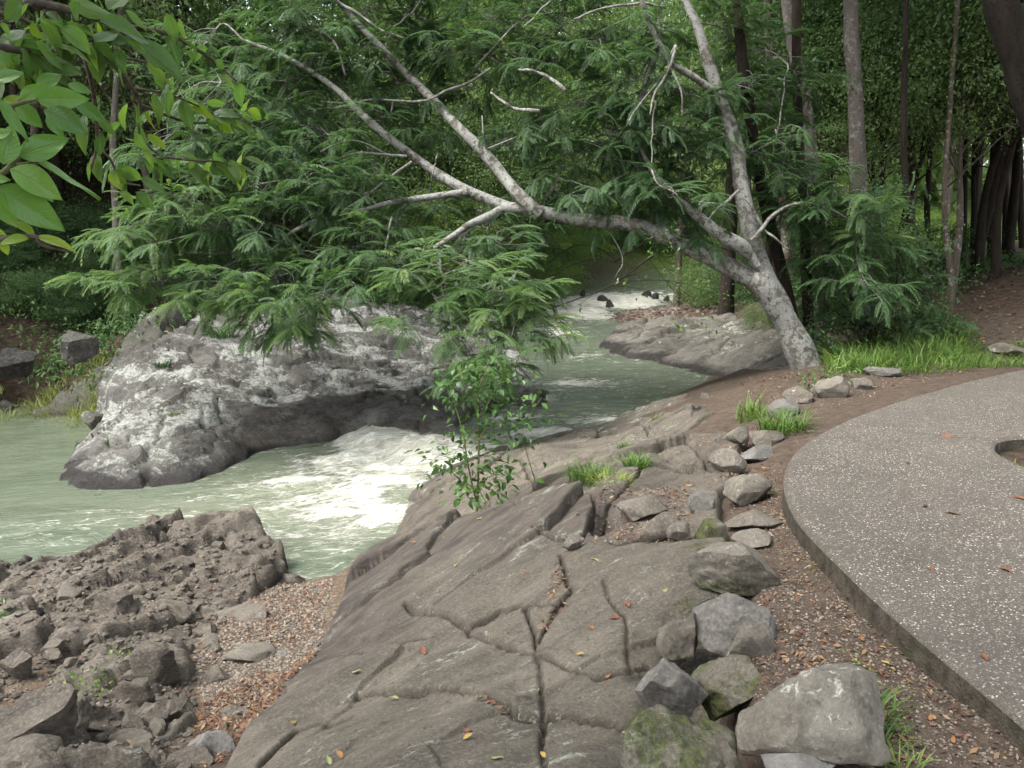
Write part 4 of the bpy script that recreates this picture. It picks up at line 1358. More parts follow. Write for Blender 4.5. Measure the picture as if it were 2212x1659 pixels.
# dark stones in the far rapids
for k, (u, v, s) in enumerate([(1302, 650, 30), (1316, 657, 20), (1396, 642, 24), (1415, 646, 18), (1440, 650, 14), (1260, 640, 14)]):
    p = W(u, v, -.85)
    me = rock_mesh('wet_stone', 300 + k, (s / FP * p[1], s / FP * p[1] * .8, .34), M['darkrock'], 0, sub=3, cuts=10)
    o = link('wet_stone', me, loc=(p[0], p[1], float(water_level(p[0:1], p[1:2])[0]) + .04))
    tag(o, 'dark wet stone breaking the white water of the far rapids', 'stone', 'dark stones in the far rapids')


# ------------------------------------------------------------------ gravel, leaf litter
def scatter_px(n, polys, r, zf=None):
    """random places inside photo-shaped patches of ground, returned as world points"""
    out = []
    for (pu, cnt) in polys:
        P = np.array(pu, float)
        Wp = np.array([solve_support(u, v)[:2] for u, v in pu])
        lo, hi = Wp.min(0), Wp.max(0)
        xs, ys = r.uniform(lo[0], hi[0], cnt * 4), r.uniform(lo[1], hi[1], cnt * 4)
        m = poly_sd(xs, ys, Wp) > 0
        out.append(np.stack([xs[m], ys[m]], 1)[:cnt])
    return np.vstack(out)


def support_arr(x, y, slab=True):
    z = ground_z(x, y)
    return z


def slab_surface(x, y):
    z = S(x, y)
    z2, _ = slab_detail(x, y, z, np.full(x.shape, 1.0))
    return z2


def beach_surface(x, y):
    return beach_detail(x, y, BE(x, y), None)[0]


def _real_surface(x, y):
    z = ground_z(x, y)
    sd1 = poly_sd(x, y, slab_poly)
    z = np.where(sd1 > .08, np.maximum(z, slab_surface(x, y)), z)
    sd2 = poly_sd(x, y, beach_poly)
    z = np.where(sd2 > .12, np.maximum(z, beach_surface(x, y)), z)
    return z


real_near = Lookup(_real_surface, -4.6, 6.2, 1.2, 12, .025)
ground_far = Lookup(ground_z, -16, 16, 8, 40, .16)


def real_surface(x, y):
    x, y = np.asarray(x, float), np.asarray(y, float)
    m = (x > -4.5) & (x < 6.1) & (y > 1.3) & (y < 11.9)
    return np.where(m, real_near(x, y), ground_far(x, y))


def litter_mesh(name, pts, r, size=(.02, .05), mat='litter', lift=.004):
    n = len(pts)
    z = real_surface(pts[:, 0], pts[:, 1])
    a = r.uniform(0, 6.28, n)
    L = r.uniform(*size, n)
    Wd = L * r.uniform(.3, .5, n)
    tl = r.normal(0, .35, n)
    cu = r.uniform(-.2, .35, n)
    d = np.stack([np.cos(a), np.sin(a), tl], 1)
    s = np.stack([-np.sin(a), np.cos(a), r.normal(0, .3, n)], 1)
    c = np.column_stack([pts, z + lift + L * np.abs(tl) * .5])
    up = np.array([0, 0, 1.0])
    v0 = c - d * L[:, None] * .5
    v1 = c - s * Wd[:, None] * .5 + up * (cu * Wd)[:, None]
    v2 = c + d * L[:, None] * .5 + up * (cu * L)[:, None] * .6
    v3 = c + s * Wd[:, None] * .5 + up * (cu * Wd)[:, None]
    V = np.stack([v0, v1, v2, v3], 1).reshape(-1, 3)
    F = np.arange(4 * n).reshape(n, 4)
    F = np.vstack([F[:, [0, 1, 2]], F[:, [0, 2, 3]]])
    return mesh_np(name, V, F, {'rnd': np.repeat(r.random(n), 4)}, False, M[mat])


def pebble_mesh(name, pts, r, size=(.008, .03), mat='pebble'):
    n = len(pts)
    z = real_surface(pts[:, 0], pts[:, 1])
    V0, F0 = ico(1)
    k = len(V0)
    a = r.uniform(0, 6.28, n)
    s = r.uniform(size[0], size[1], n) * r.uniform(.5, 1, n)
    jit = r.uniform(.7, 1.25, (n, k, 1))
    V = V0[None] * jit * np.stack([s, s * r.uniform(.6, 1, n), s * r.uniform(.4, .7, n)], 1)[:, None]
    c, sn = np.cos(a)[:, None], np.sin(a)[:, None]
    V = np.stack([V[..., 0] * c - V[..., 1] * sn, V[..., 0] * sn + V[..., 1] * c, V[..., 2]], -1)
    V += np.column_stack([pts, z + s * .15])[:, None]
    F = F0[None] + (np.arange(n) * k)[:, None, None]
    return mesh_np(name, V.reshape(-1, 3), F.reshape(-1, 3), {'rnd': np.repeat(r.random(n), k)}, False, M[mat])


lr = np.random.default_rng(77)
beach_gravel = [([(500, 1310), (600, 1230), (720, 1250), (700, 1330), (690, 1400), (600, 1480), (480, 1560), (430, 1500), (420, 1420)], 7500), ([(20, 1200), (450, 1160), (480, 1330), (100, 1340)], 900), ([(0, 1400), (400, 1400), (420, 1659), (0, 1659)], 700)]
stuff(link('gravel', pebble_mesh('gravel', scatter_px(0, beach_gravel, lr), lr, (.005, .018))))
frag_px = [([(0, 1215), (330, 1150), (560, 1150), (640, 1250), (500, 1330), (420, 1440), (420, 1659), (0, 1659)], 1500)]
fm_ = pebble_mesh('rock_fragments', scatter_px(0, frag_px, lr), lr, (.014, .045))
fm_.materials.clear()
fm_.materials.append(M['beachrock'])
fm_.polygons.foreach_set('use_smooth', np.zeros(len(fm_.polygons), bool))
stuff(link('rock_fragments', fm_))
soil_pebbles = [([(1700, 1330), (1830, 1290), (2212, 1600), (2212, 1659), (1900, 1659), (1880, 1550), (1720, 1420)], 1800), ([(1640, 1230), (1720, 1240), (1760, 1400), (1900, 1560), (1880, 1680), (1600, 1500)], 1100), ([(1560, 1000), (1690, 1000), (1700, 1240), (1600, 1240)], 600), ([(1650, 1050), (1700, 1100), (1850, 1290), (1700, 1320)], 500), ([(1700, 900), (1800, 880), (2100, 800), (1950, 800), (1760, 870)], 500), ([(1290, 1090), (1480, 1050), (1500, 1160), (1320, 1170)], 500)]
stuff(link('soil_pebbles', pebble_mesh('soil_pebbles', scatter_px(0, soil_pebbles, lr), lr, (.004, .011))))
leafy = [([(560, 1450), (690, 1400), (680, 1420), (560, 1560), (440, 1659), (400, 1640), (430, 1530)], 2000), ([(600, 1250), (720, 1250), (700, 1340), (640, 1400), (520, 1400)], 650), ([(400, 1230), (600, 1280), (480, 1420), (380, 1330)], 400), ([(0, 1240), (400, 1180), (420, 1640), (0, 1640)], 500),
         ([(1290, 1060), (1500, 1040), (1500, 1165), (1280, 1170)], 700), ([(1200, 1200), (1240, 1260), (1200, 1330), (1160, 1400), (1175, 1310)], 130), ([(1420, 1590), (1500, 1659), (1440, 1690), (1370, 1620)], 200), ([(1050, 1500), (1000, 1490), (1080, 1530), (1110, 1520)], 30),
         ([(1700, 1330), (1830, 1290), (2212, 1600), (2212, 1680), (1900, 1680), (1880, 1550), (1720, 1420)], 300), ([(1650, 1230), (1720, 1240), (1760, 1400), (1900, 1560), (1880, 1680), (1600, 1500)], 260), ([(1560, 1000), (1690, 1000), (1700, 1240), (1600, 1240)], 180), ([(1660, 1050), (1700, 1100), (1850, 1290), (1700, 1320)], 130), ([(1650, 900), (1800, 880), (2212, 780), (1950, 790), (1700, 850)], 330), ([(1560, 830), (1720, 800), (1760, 860), (1640, 880)], 350), ([(1500, 960), (1660, 900), (1660, 1050), (1530, 1050)], 300)]
stuff(link('leaf_litter', litter_mesh('leaf_litter', scatter_px(0, leafy, lr), lr, (.014, .042))))


# litter on the brown bank behind the path, the far gravel bar and the left bank
def world_litter(boxes, r, size, name, pebbles=False):
    P = []
    for x0, x1, y0, y1, n in boxes:
        P.append(np.column_stack([r.uniform(x0, x1, n), r.uniform(y0, y1, n)]))
    P = np.vstack(P)
    return P


bp = world_litter([(5.2, 11, 10.6, 16, 1600), (-11, -4, 12.5, 17, 2200)], lr, 0, '')
stuff(link('bank_leaf_litter', litter_mesh('bank_leaf_litter', bp, lr, (.04, .10))))
barp = []
c0, c1, c2 = W(1345, 678, -.92)[:2], W(1420, 668, -.85)[:2], W(1580, 668, -.75)[:2]
tt = lr.random(2600)
bar = np.where(tt[:, None] < .5, c0 + (c1 - c0) * (tt * 2)[:, None], c1 + (c2 - c1) * (tt * 2 - 1)[:, None]) + lr.normal(0, .9, (2600, 2)) * np.array([.5, 1.3])
stuff(link('gravel_bar_stones', pebble_mesh('gravel_bar_stones', bar, lr, (.03, .11), 'bar_stone')))


# leaves that can be picked out one by one
def leaf_geo(nu=8, nv=3, w=.42, fold=.25, droop=.25, tipx=1.7, wave=.0, seed=0):
    """a pointed leaf of unit length along +X, normal +Z, base at the origin"""
    us = np.linspace(0, 1, nu + 1)
    prof = np.sin(np.pi * us ** .85) ** .8 * (1 - .35 * us ** 3)
    prof[0], prof[-1] = .02, .004
    V = []
    for i, u in enumerate(us):
        for j in range(-nv, nv + 1):
            t = j / nv
            y = t * prof[i] * w * .5
            z = fold * abs(y) - droop * u * u + wave * math.sin(6 * u + 3 * t + seed) * abs(t) * .06
            V.append((u, y, z))
    m = 2 * nv + 1
    F = [[i * m + j, (i + 1) * m + j, (i + 1) * m + j + 1, i * m + j + 1] for i in range(nu) for j in range(m - 1)]
    return np.array(V), np.array(F)


def leaf_mesh(name, mat, rnd=.5, **kw):
    V, F = leaf_geo(**kw)
    nu, nv = kw.get('nu', 8), kw.get('nv', 3)
    lu = np.repeat(np.linspace(0, 1, nu + 1), 2 * nv + 1)
    lt = np.tile(np.arange(-nv, nv + 1) / nv, nu + 1)
    return mesh_np(name, V, F, {'rnd': np.full(len(V), rnd), 'lu': lu, 'lt': lt}, True, mat)


fl = {k: [leaf_mesh('fallen_leaf', M[k], .5, nu=5, nv=2, w=.45, fold=.3 * random.random(), droop=random.uniform(-.3, .3), wave=1, seed=s) for s in range(3)] for k in ('yellow_leaf', 'orange_leaf', 'brown_leaf', 'green_leaf')}


def fallen(u, v, kind, size, label, group, on='rock'):
    if on == 'path':
        p = W(u, v, .004)
        z = path_top(p[0:1], p[1:2])[0] + .008
    else:
        q = solve_support(u, v)
        for _ in range(6):
            q = W(u, v, float(real_surface(q[0:1], q[1:2])[0]))
        p = q
        z = p[2] + .008
    o = link('fallen_leaf', fl[kind][random.randrange(3)])
    o.location = (p[0], p[1], z)
    o.rotation_euler = (random.uniform(-.3, .3), random.uniform(-.2, .2), random.uniform(0, 6.28))
    o.scale = (size, size, size)
    tag(o, label, 'leaf', group)
    return o


for (u, v) in [(1310, 1468), (1250, 1110), (1030, 1122), (1146, 1113), (955, 1164), (840, 1247), (1283, 1362), (1000, 1600), (1178, 1640), (1245, 1415), (1330, 1700), (900, 1172), (740, 1640), (640, 1560)]:
    fallen(u, v, random.choice(['orange_leaf', 'yellow_leaf']), random.uniform(.035, .05), 'small orange-yellow leaf fallen on the bare bedrock slab', 'orange-yellow leaves on the bedrock')
for (u, v) in [(980, 1227), (1163, 1488), (862, 1512), (1295, 1216), (1340, 1588), (760, 1455), (1430, 1280), (716, 1655), (1060, 1640)]:
    fallen(u, v, 'green_leaf', random.uniform(.04, .06), 'pale green leaf fallen on the bare bedrock slab', 'pale green leaves on the bedrock')
for (u, v) in [(920, 1415), (1050, 1520), (1130, 1238), (1460, 1258), (1340, 1335), (1195, 1300), (1450, 1265), (1350, 1300), (1020, 1580)]:
    fallen(u, v, 'brown_leaf', random.uniform(.05, .075), 'curled dark brown leaf lying on the bedrock slab', 'brown leaves on the bedrock')
for (u, v, lb, s) in [(2075, 1112, 'long curled red-brown leaf on the speckled path near its middle', .13), (2058, 946, 'narrow brown leaf lying on the joint of the speckled path', .11), (2185, 1072, 'brown leaf beside the soil hole in the path', .09), (2000, 1091, 'tiny red-brown leaf left of the long curled one on the path', .06), (2010, 1225, 'small orange-brown leaf on the path near its lower edge', .05), (2160, 1225, 'dark leaf flat on the path in its lower right part', .07), (1960, 1000, 'faint brown leaf on the speckled path below the joint', .05), (2120, 1410, 'orange leaf at the edge of the path above the yellow weed', .06)]:
    fallen(u, v, 'brown_leaf', s, lb, 'brown leaves on the path', 'path')
for (u, v) in [(1827, 1360), (1935, 1452), (1900, 1400), (1866, 1388), (2070, 1500), (1905, 1430), (1790, 1390), (2010, 1560), (1960, 1640), (2060, 1610)]:
    fallen(u, v, random.choice(['yellow_leaf', 'orange_leaf']), random.uniform(.025, .04), 'yellow leaf on the bare soil between the boulders and the path', 'yellow leaves on the soil')


# ------------------------------------------------------------------ grass and weeds
def grass_geo(r, n, h, spread, lean=.6, width=.006, seg=4):
    V, F, A = [], [], []
    a0 = r.uniform(0, 6.28, n)
    rad = spread * np.sqrt(r.random(n))
    bx, by = rad * np.cos(a0), rad * np.sin(a0)
    ang = a0 + r.normal(0, .9, n)
    hh = h * r.uniform(.45, 1.1, n)
    ln = lean * r.uniform(.3, 1.4, n)
    ww = width * r.uniform(.6, 1.3, n)
    t = np.linspace(0, 1, seg + 1)
    ox = ln[:, None] * hh[:, None] * t ** 2
    oz = hh[:, None] * (t - .38 * np.minimum(ln, 1.3)[:, None] * t ** 2.5)
    cx = bx[:, None] + np.cos(ang)[:, None] * ox
    cy = by[:, None] + np.sin(ang)[:, None] * ox
    wd = ww[:, None] * (1 - t ** 2 * .97)
    sx, sy = -np.sin(ang)[:, None] * wd, np.cos(ang)[:, None] * wd
    L = np.stack([cx - sx, cy - sy, oz], -1)
    Rr = np.stack([cx + sx, cy + sy, oz], -1)
    V = np.stack([L, Rr], 2).reshape(n, -1, 3)
    k = V.shape[1]
    i = np.arange(seg) * 2
    f = np.stack([i, i + 1, i + 3, i + 2], 1)
    F = (f[None] + (np.arange(n) * k)[:, None, None]).reshape(-1, 4)
    return V.reshape(-1, 3), F, np.repeat(r.random(n), k)


def tuft(u, v, n, h, spread, label, mat='grass', seed=0, group='grass tufts among the rocks', lean=.7, width=.006, z=None):
    r = np.random.default_rng(400 + seed)
    p = solve_support(u, v) if z is None else W(u, v, z)
    if z is None:
        for _ in range(5):
            p = W(u, v, float(real_surface(p[0:1], p[1:2])[0]))
    V, F, A = grass_geo(r, n, h, spread, lean, width)
    o = link('grass_tuft', mesh_np('grass_tuft', V, F, {'rnd': A}, True, M[mat]), loc=(p[0], p[1], p[2] - .02))
    tag(o, label, 'grass tuft', group)
    return o


tuft(1690, 930, 150, .26, .20, 'large bright grass tuft where the soil meets the bend of the path', seed=1, width=.007, lean=1.0)
tuft(1620, 905, 70, .34, .14, 'tall loose grass blades at the left end of the large tuft', seed=2, width=.007)
tuft(1275, 1035, 240, .20, .16, 'feathery light-green grass clump on the bedrock beside the sapling', seed=3, width=.004, lean=.8)
tuft(1320, 1042, 120, .12, .14, 'flattened pale grass at the foot of the feathery clump', 'grass_dry', seed=4, width=.004, lean=1.2)
tuft(1372, 1000, 130, .11, .10, 'small leafy grass clump to the right of the feathery clump', seed=5, width=.005, lean=1.2)
tuft(1350, 965, 60, .10, .07, 'tiny grass clump above the small leafy one', seed=6, width=.004)
tuft(1880, 1540, 90, .13, .10, 'bright grass beside the largest domed boulder', seed=7, width=.004, lean=1.0, group='grass tufts on the soil')
tuft(1900, 1600, 60, .10, .08, 'thin grass near the bottom edge right of the largest domed boulder', seed=8, width=.0035, lean=1.2, group='grass tufts on the soil')
tuft(1850, 1480, 30, .09, .05, 'small grass sprout above the largest domed boulder', seed=9, width=.0035, group='grass tufts on the soil')
tuft(1955, 1335, 5, .16, .02, 'single long grass blade arching against the path edge', seed=10, width=.005, lean=1.3, group='grass tufts on the soil')
tuft(1640, 1062, 22, .13, .05, 'few arching grass blades at the tip of the path curve', seed=11, width=.005, lean=1.6)
tuft(1760, 1225, 8, .13, .04, 'pale fallen grass stalks on the soil by the path edge', 'grass_dry', seed=12, width=.003, lean=1.8, group='grass tufts on the soil')
tuft(1420, 905, 30, .10, .06, 'grass sprout on the lichen-spotted creek rim', seed=13, width=.004)
tuft(1950, 1659, 40, .10, .07, 'thin grass sprouting at the bottom edge between boulder and path', seed=14, width=.0035, group='grass tufts on the soil')

# tall grass beyond the path: a bed nobody could count
gr = np.random.default_rng(90)
acc = Acc()
for k in range(330):
    if k < 210:
        u, v = gr.uniform(1790, 2090), gr.uniform(735, 800)
        h = gr.uniform(.12, .36)
    else:
        u, v = gr.uniform(2050, 2330), gr.uniform(752, 790)
        h = gr.uniform(.10, .18)
    if v > 812 - (u - 1790) * .06:
        continue
    p = W(u, v, -.05)
    z = float(real_surface(p[0:1], p[1:2])[0])
    V, F, A = grass_geo(gr, int(gr.integers(10, 26)), h, .14, gr.uniform(.6, 1.4), .0065 if h > .2 else .005)
    acc.add(V + np.array([p[0], p[1], z - .02]), F, np.clip(A + gr.normal(0, .15), 0, 1))
stuff(link('grass', acc.mesh('grass', M['grass'])))
acc = Acc()
for k in range(150):
    u, v = gr.uniform(-60, 240), gr.uniform(862, 920)
    p = W(u, v, -1.2)
    z = float(real_surface(p[0:1], p[1:2])[0])
    if z < -1.42:
        continue
    V, F, A = grass_geo(gr, 22, gr.uniform(.15, .4), .16, .8, .008)
    acc.add(V + np.array([p[0], p[1], z - .02]), F, np.clip(A + gr.normal(0, .15), 0, 1))
stuff(link('pool_grass', acc.mesh('pool_grass', M['grass_dry'])))



def leaf_cloud(r, n, c, rad, leaf, w=.5, updir=.6, down=.2):
    """n small pointed leaves round c, two triangles each, bent along the midrib"""
    P = c + r.normal(0, 1, (n, 3)) * rad
    d = r.normal(0, 1, (n, 3))
    d[:, 2] -= down
    d += (P - c) / (np.linalg.norm(rad) + 1e-6) * .6
    d /= np.linalg.norm(d, axis=1)[:, None]
    nrm = r.normal(0, .55, (n, 3)) + np.array([0, 0, updir * 2])
    s = np.cross(nrm, d)
    s /= np.linalg.norm(s, axis=1)[:, None] + 1e-9
    up = np.cross(d, s)
    L = leaf * r.uniform(.65, 1.25, n)[:, None]
    v0 = P
    v1 = P + d * L * .42 - s * L * w * .5 + up * L * .06
    v2 = P + d * L - up * L * .15
    v3 = P + d * L * .42 + s * L * w * .5 + up * L * .06
    V = np.stack([v0, v1, v2, v3], 1).reshape(-1, 3)
    F = np.arange(4 * n).reshape(n, 4)
    return V, F, np.repeat(r.random(n), 4)


def weed(u, v, n, rad, leaf, label, mat='leaf_lime', seed=0, f=None, group='small weeds'):
    r = np.random.default_rng(500 + seed)
    p = solve_support(u, v)
    if f is None:
        p = W(u, v, float(real_surface(p[0:1], p[1:2])[0]))
    V, F, A = leaf_cloud(r, n, np.array([0, 0, rad * .5]), np.array([rad, rad, rad * .4]) * .55, leaf, .55)
    V[:, 2] = np.maximum(V[:, 2], -.01)
    e = empty('weed', tuple(p), label, 'weed', group)
    stuff(link('leaves', mesh_np('leaves', V, np.vstack([F[:, [0, 1, 2]], F[:, [0, 2, 3]]]), {'rnd': A}, False, M[mat]), e))
    return e


weed(180, 1500, 90, .16, .03, 'pale green weed growing between the corner boulder and the broken rocks', seed=1)
weed(262, 1415, 24, .07, .03, 'bright green weed in a dark cleft of the near shore', seed=2)
weed(10, 1345, 50, .12, .035, 'green weed at the left edge behind the near-black stone', 'leaf_sapling', seed=3)
weed(1770, 845, 160, .22, .045, 'low green weeds at the foot of the leaning trunk', 'leaf_sapling', seed=4)
weed(1820, 820, 120, .20, .04, 'low weeds behind the pointed light-grey stone', 'leaf_sapling', seed=5)
weed(2015, 1345, 26, .07, .022, 'yellow-green weed rooted at the foot of the path edge', seed=6)
weed(2195, 1030, 40, .10, .04, 'green seedlings growing in the soil hole of the path', seed=7)
weed(1850, 1450, 14, .05, .02, 'small seedling on the soil above the bright grass', seed=8)
# plants on the lichen outcrop
for k, (u, v, n, h, lb) in enumerate([(478, 770, 130, .30, 'dark green grassy clump near the crest of the lichen outcrop'), (350, 775, 60, .14, 'small dark plant left of the grassy clump on the lichen outcrop'), (250, 920, 40, .16, 'wispy grass on the pool side of the lichen outcrop'), (375, 855, 40, .08, 'bright moss-green tuft in the middle of the lichen outcrop'), (265, 1010, 60, .12, 'sprawling weed low on the lichen outcrop near the rapids'), (205, 1050, 60, .1, 'low weeds at the near tip of the lichen outcrop'), (720, 800, 40, .1, 'small grass in a crevice at the right of the lichen outcrop'), (330, 900, 30, .10, 'tiny weed on the left flank of the lichen outcrop')]):
    p = solve_support(u, v, -.6)
    zz = island_detail(p[0:1], p[1:2], IS(p[0:1], p[1:2]), np.array([1.0]))[0][0]
    p = W(u, v, zz)
    zz = island_detail(p[0:1], p[1:2], IS(p[0:1], p[1:2]), np.array([1.0]))[0][0]
    V, F, A = grass_geo(np.random.default_rng(600 + k), n, h, h * .7, 1.0, .008)
    o = link('grass_tuft', mesh_np('grass_tuft', V, F, {'rnd': A * .6}, True, M['leaf_lime' if k in (3, 4) else 'leaf_sapling']), loc=(p[0], p[1], zz - .02))
    tag(o, lb, 'plant', 'plants on the lichen outcrop')


# ------------------------------------------------------------------ trees: building blocks
UP = np.array([0, 0, 1.0])


def unit(v):
    v = np.asarray(v, float)
    return v / (np.linalg.norm(v, axis=-1, keepdims=True) + 1e-12)


def frond_geo(r, pairs=12, droop=.35, w=.078, ll=.25):
    """a pinnate leaf of unit length along +X: a thin midrib and opposite drooping leaflets"""
    V, F = [], []

    def c(t):
        return np.array([t * (1 - .10 * droop * t), 0, .12 * t - droop * t * t])
    for k in range(6):
        t0, t1 = k / 6, (k + 1) / 6
        n = len(V)
        V += [c(t0) + [0, -.006, 0], c(t0) + [0, .006, 0], c(t1) + [0, .005, 0], c(t1) + [0, -.005, 0]]
        F.append([n, n + 1, n + 2, n + 3])
    for i in range(pairs):
        t = .12 + .86 * i / (pairs - 1)
        L = ll * (.5 + .5 * math.sin(math.pi * (.12 + .76 * t))) * r.uniform(.85, 1.1)
        for s in (-1, 1):
            a = R(74 - 30 * t + r.uniform(-6, 6))
            dz = -.22 - .30 * droop + r.uniform(-.15, .10)
            d = unit([math.cos(a), s * math.sin(a), dz])
            sd_ = unit(np.cross(d, [0, 0, 1]))
            p = c(t)
            n = len(V)
            V += [p, p + d * L * .4 - sd_ * w * .5, p + d * L + np.array([0, 0, -.03]), p + d * L * .4 + sd_ * w * .5]
            F.append([n, n + 1, n + 2, n + 3])
    return np.array(V), np.array(F)


FR = [frond_geo(np.random.default_rng(700 + k), 13 + k % 4, .30 + .16 * (k % 5), .052 + .006 * (k % 3), .215) for k in range(8)]
FR_LOW = [frond_geo(np.random.default_rng(720 + k), 6, .25 + .1 * (k % 4), .09, .28) for k in range(4)]


def place_templates(temps, P, D, N, L, rr, r):
    """copies of the templates at P, along D, with normal near N, length L; returns V, F(quads), rnd"""
    which = r.integers(len(temps), size=len(P))
    X_ = unit(D)
    Y_ = unit(np.cross(N, X_))
    Z_ = np.cross(X_, Y_)
    Vs, Fs, As, n = [], [], [], 0
    for k, (tv, tf) in enumerate(temps):
        m = which == k
        if not m.any():
            continue
        v = (tv[None, :, 0, None] * X_[m][:, None] + tv[None, :, 1, None] * Y_[m][:, None] + tv[None, :, 2, None] * Z_[m][:, None]) * L[m][:, None, None] + P[m][:, None]
        nb = m.sum()
        Vs.append(v.reshape(-1, 3))
        Fs.append((tf[None] + (np.arange(nb) * len(tv))[:, None, None]).reshape(-1, 4) + n)
        a = rr[m][:, None] + r.normal(0, .10, (nb, len(tv) // 4)).repeat(4, axis=1)
        As.append(np.clip(a, 0, 1).ravel())
        n += nb * len(tv)
    return np.vstack(Vs), np.vstack(Fs), np.concatenate(As)


def basis_matrix(p, d, n, L):
    x = unit(d)
    y = unit(np.cross(n, x))
    z = np.cross(x, y)
    L = (L, L, L) if np.isscalar(L) else L
    m = Matrix.Identity(4)
    for i in range(3):
        m[i][0], m[i][1], m[i][2], m[i][3] = x[i] * L[0], y[i] * L[1], z[i] * L[2], p[i]
    return m


def px_path(pts, y0, y1=None, n=24, wob=.0, seed=0):
    """a limb traced in the photograph, standing at depth y0..y1"""
    y1 = y0 if y1 is None else y1
    k = len(pts)
    P = np.array([WY(u, v, y0 + (y1 - y0) * i / max(1, k - 1)) for i, (u, v) in enumerate(pts)])
    Q = smooth_path(P, n)
    if wob:
        t = np.linspace(0, 7, n) + seed * 3.1
        Q[:, 1] += wob * vnoise(t, np.zeros(n), seed=seed)
    return Q


# ------------------------------------------------------------------ the leaning tree
tb = solve_support(1738, 792, -.2)
TY = float(tb[1])
tree = empty('leaning_tree', (tb[0], tb[1], tb[2]), 'pale lichen-spotted tree leaning out over the creek with drooping feathery leaves', 'tree')


def part(name, V, F, mat, root, attr=None, smooth=True):
    """mesh given in world coordinates, stored relative to its root"""
    loc = np.array(root.location) if root is not None else np.zeros(3)
    a = Acc()
    a.add(np.asarray(V) - loc, F, 0.5 if attr is None else attr)
    return link(name, a.mesh(name, mat, smooth), root)


limbs = []


def limb(pts, y0, y1, r0, r1, name='branch', sides=12, n=40, wob=.15, seed=0, mat='bark_main', pw=1.0, grow=0.0):
    Q = px_path(pts, y0, y1, n, wob, seed)
    rad = r0 + (r1 - r0) * np.linspace(0, 1, n) ** pw
    if grow:
        rad = rad * (.35 + .65 * sstep(0, grow, np.linspace(0, 1, n)))
    V, F = tube(Q, rad, sides, .16, seed)
    o = part(name, V, F, M[mat], tree)
    limbs.append((Q, rad))
    return o


limb([(1752, 845), (1738, 792), (1722, 745), (1700, 700), (1672, 652), (1640, 600)], TY, TY, .225, .135, 'trunk', 20, 60, .0, 1, pw=.6)
limb([(1722, 748), (1696, 700), (1668, 652), (1632, 612), (1590, 584), (1530, 556), (1450, 517), (1370, 486), (1250, 475), (1140, 452), (1085, 448)], TY - .02, TY + .5, .132, .068, 'branch', 14, 80, .05, 2, grow=.12)
limb([(1728, 752), (1704, 700), (1676, 640), (1650, 580), (1625, 520), (1606, 450), (1596, 380), (1586, 300), (1560, 215), (1530, 130), (1508, 60), (1478, -10), (1440, -90)], TY, TY + .7, .145, .04, 'branch', 14, 80, .1, 3, grow=.14)
limb([(1640, 575), (1610, 540), (1570, 515), (1537, 492), (1510, 468), (1487, 448), (1450, 420), (1410, 370), (1380, 310)], TY - .05, TY + .3, .10, .02, 'branch', 12, 40, .06, 4, grow=.15)
limb([(1165, 462), (1120, 420), (1080, 372), (1040, 325), (990, 275), (945, 225), (900, 180), (860, 140), (790, 70), (720, -10), (660, -80)], TY + .45, TY + 1.6, .085, .028, 'branch', 12, 60, .15, 5)
limb([(1100, 450), (1050, 430), (1000, 408), (940, 372), (890, 335), (830, 290), (780, 245), (735, 200), (680, 160), (610, 120), (530, 90)], TY + .5, TY + 1.2, .075, .022, 'branch', 12, 60, .15, 6)
limb([(1010, 415), (930, 425), (880, 432), (837, 440), (778, 456), (692, 474), (627, 507), (576, 543), (474, 547), (383, 545)], TY + .5, TY - .2, .045, .012, 'branch', 10, 60, .12, 7)
limb([(1085, 452), (1050, 470), (1019, 483), (994, 499), (939, 536)], TY + .5, TY - .1, .06, .03, 'branch', 10, 20, .05, 8)
limb([(1560, 215), (1530, 190), (1490, 160), (1446, 130), (1400, 40), (1370, -40)], TY + .6, TY + .2, .05, .025, 'branch', 10, 30, .05, 9)
limb([(1450, 517), (1400, 430), (1380, 330), (1390, 200), (1420, 100), (1430, -20)], TY + .2, TY + 1.3, .045, .02, 'branch', 10, 30, .1, 10)
limb([(1622, 520), (1668, 470), (1720, 440), (1790, 450), (1860, 490)], TY - .05, TY + .3, .026, .010, 'branch', 8, 24, .1, 11)
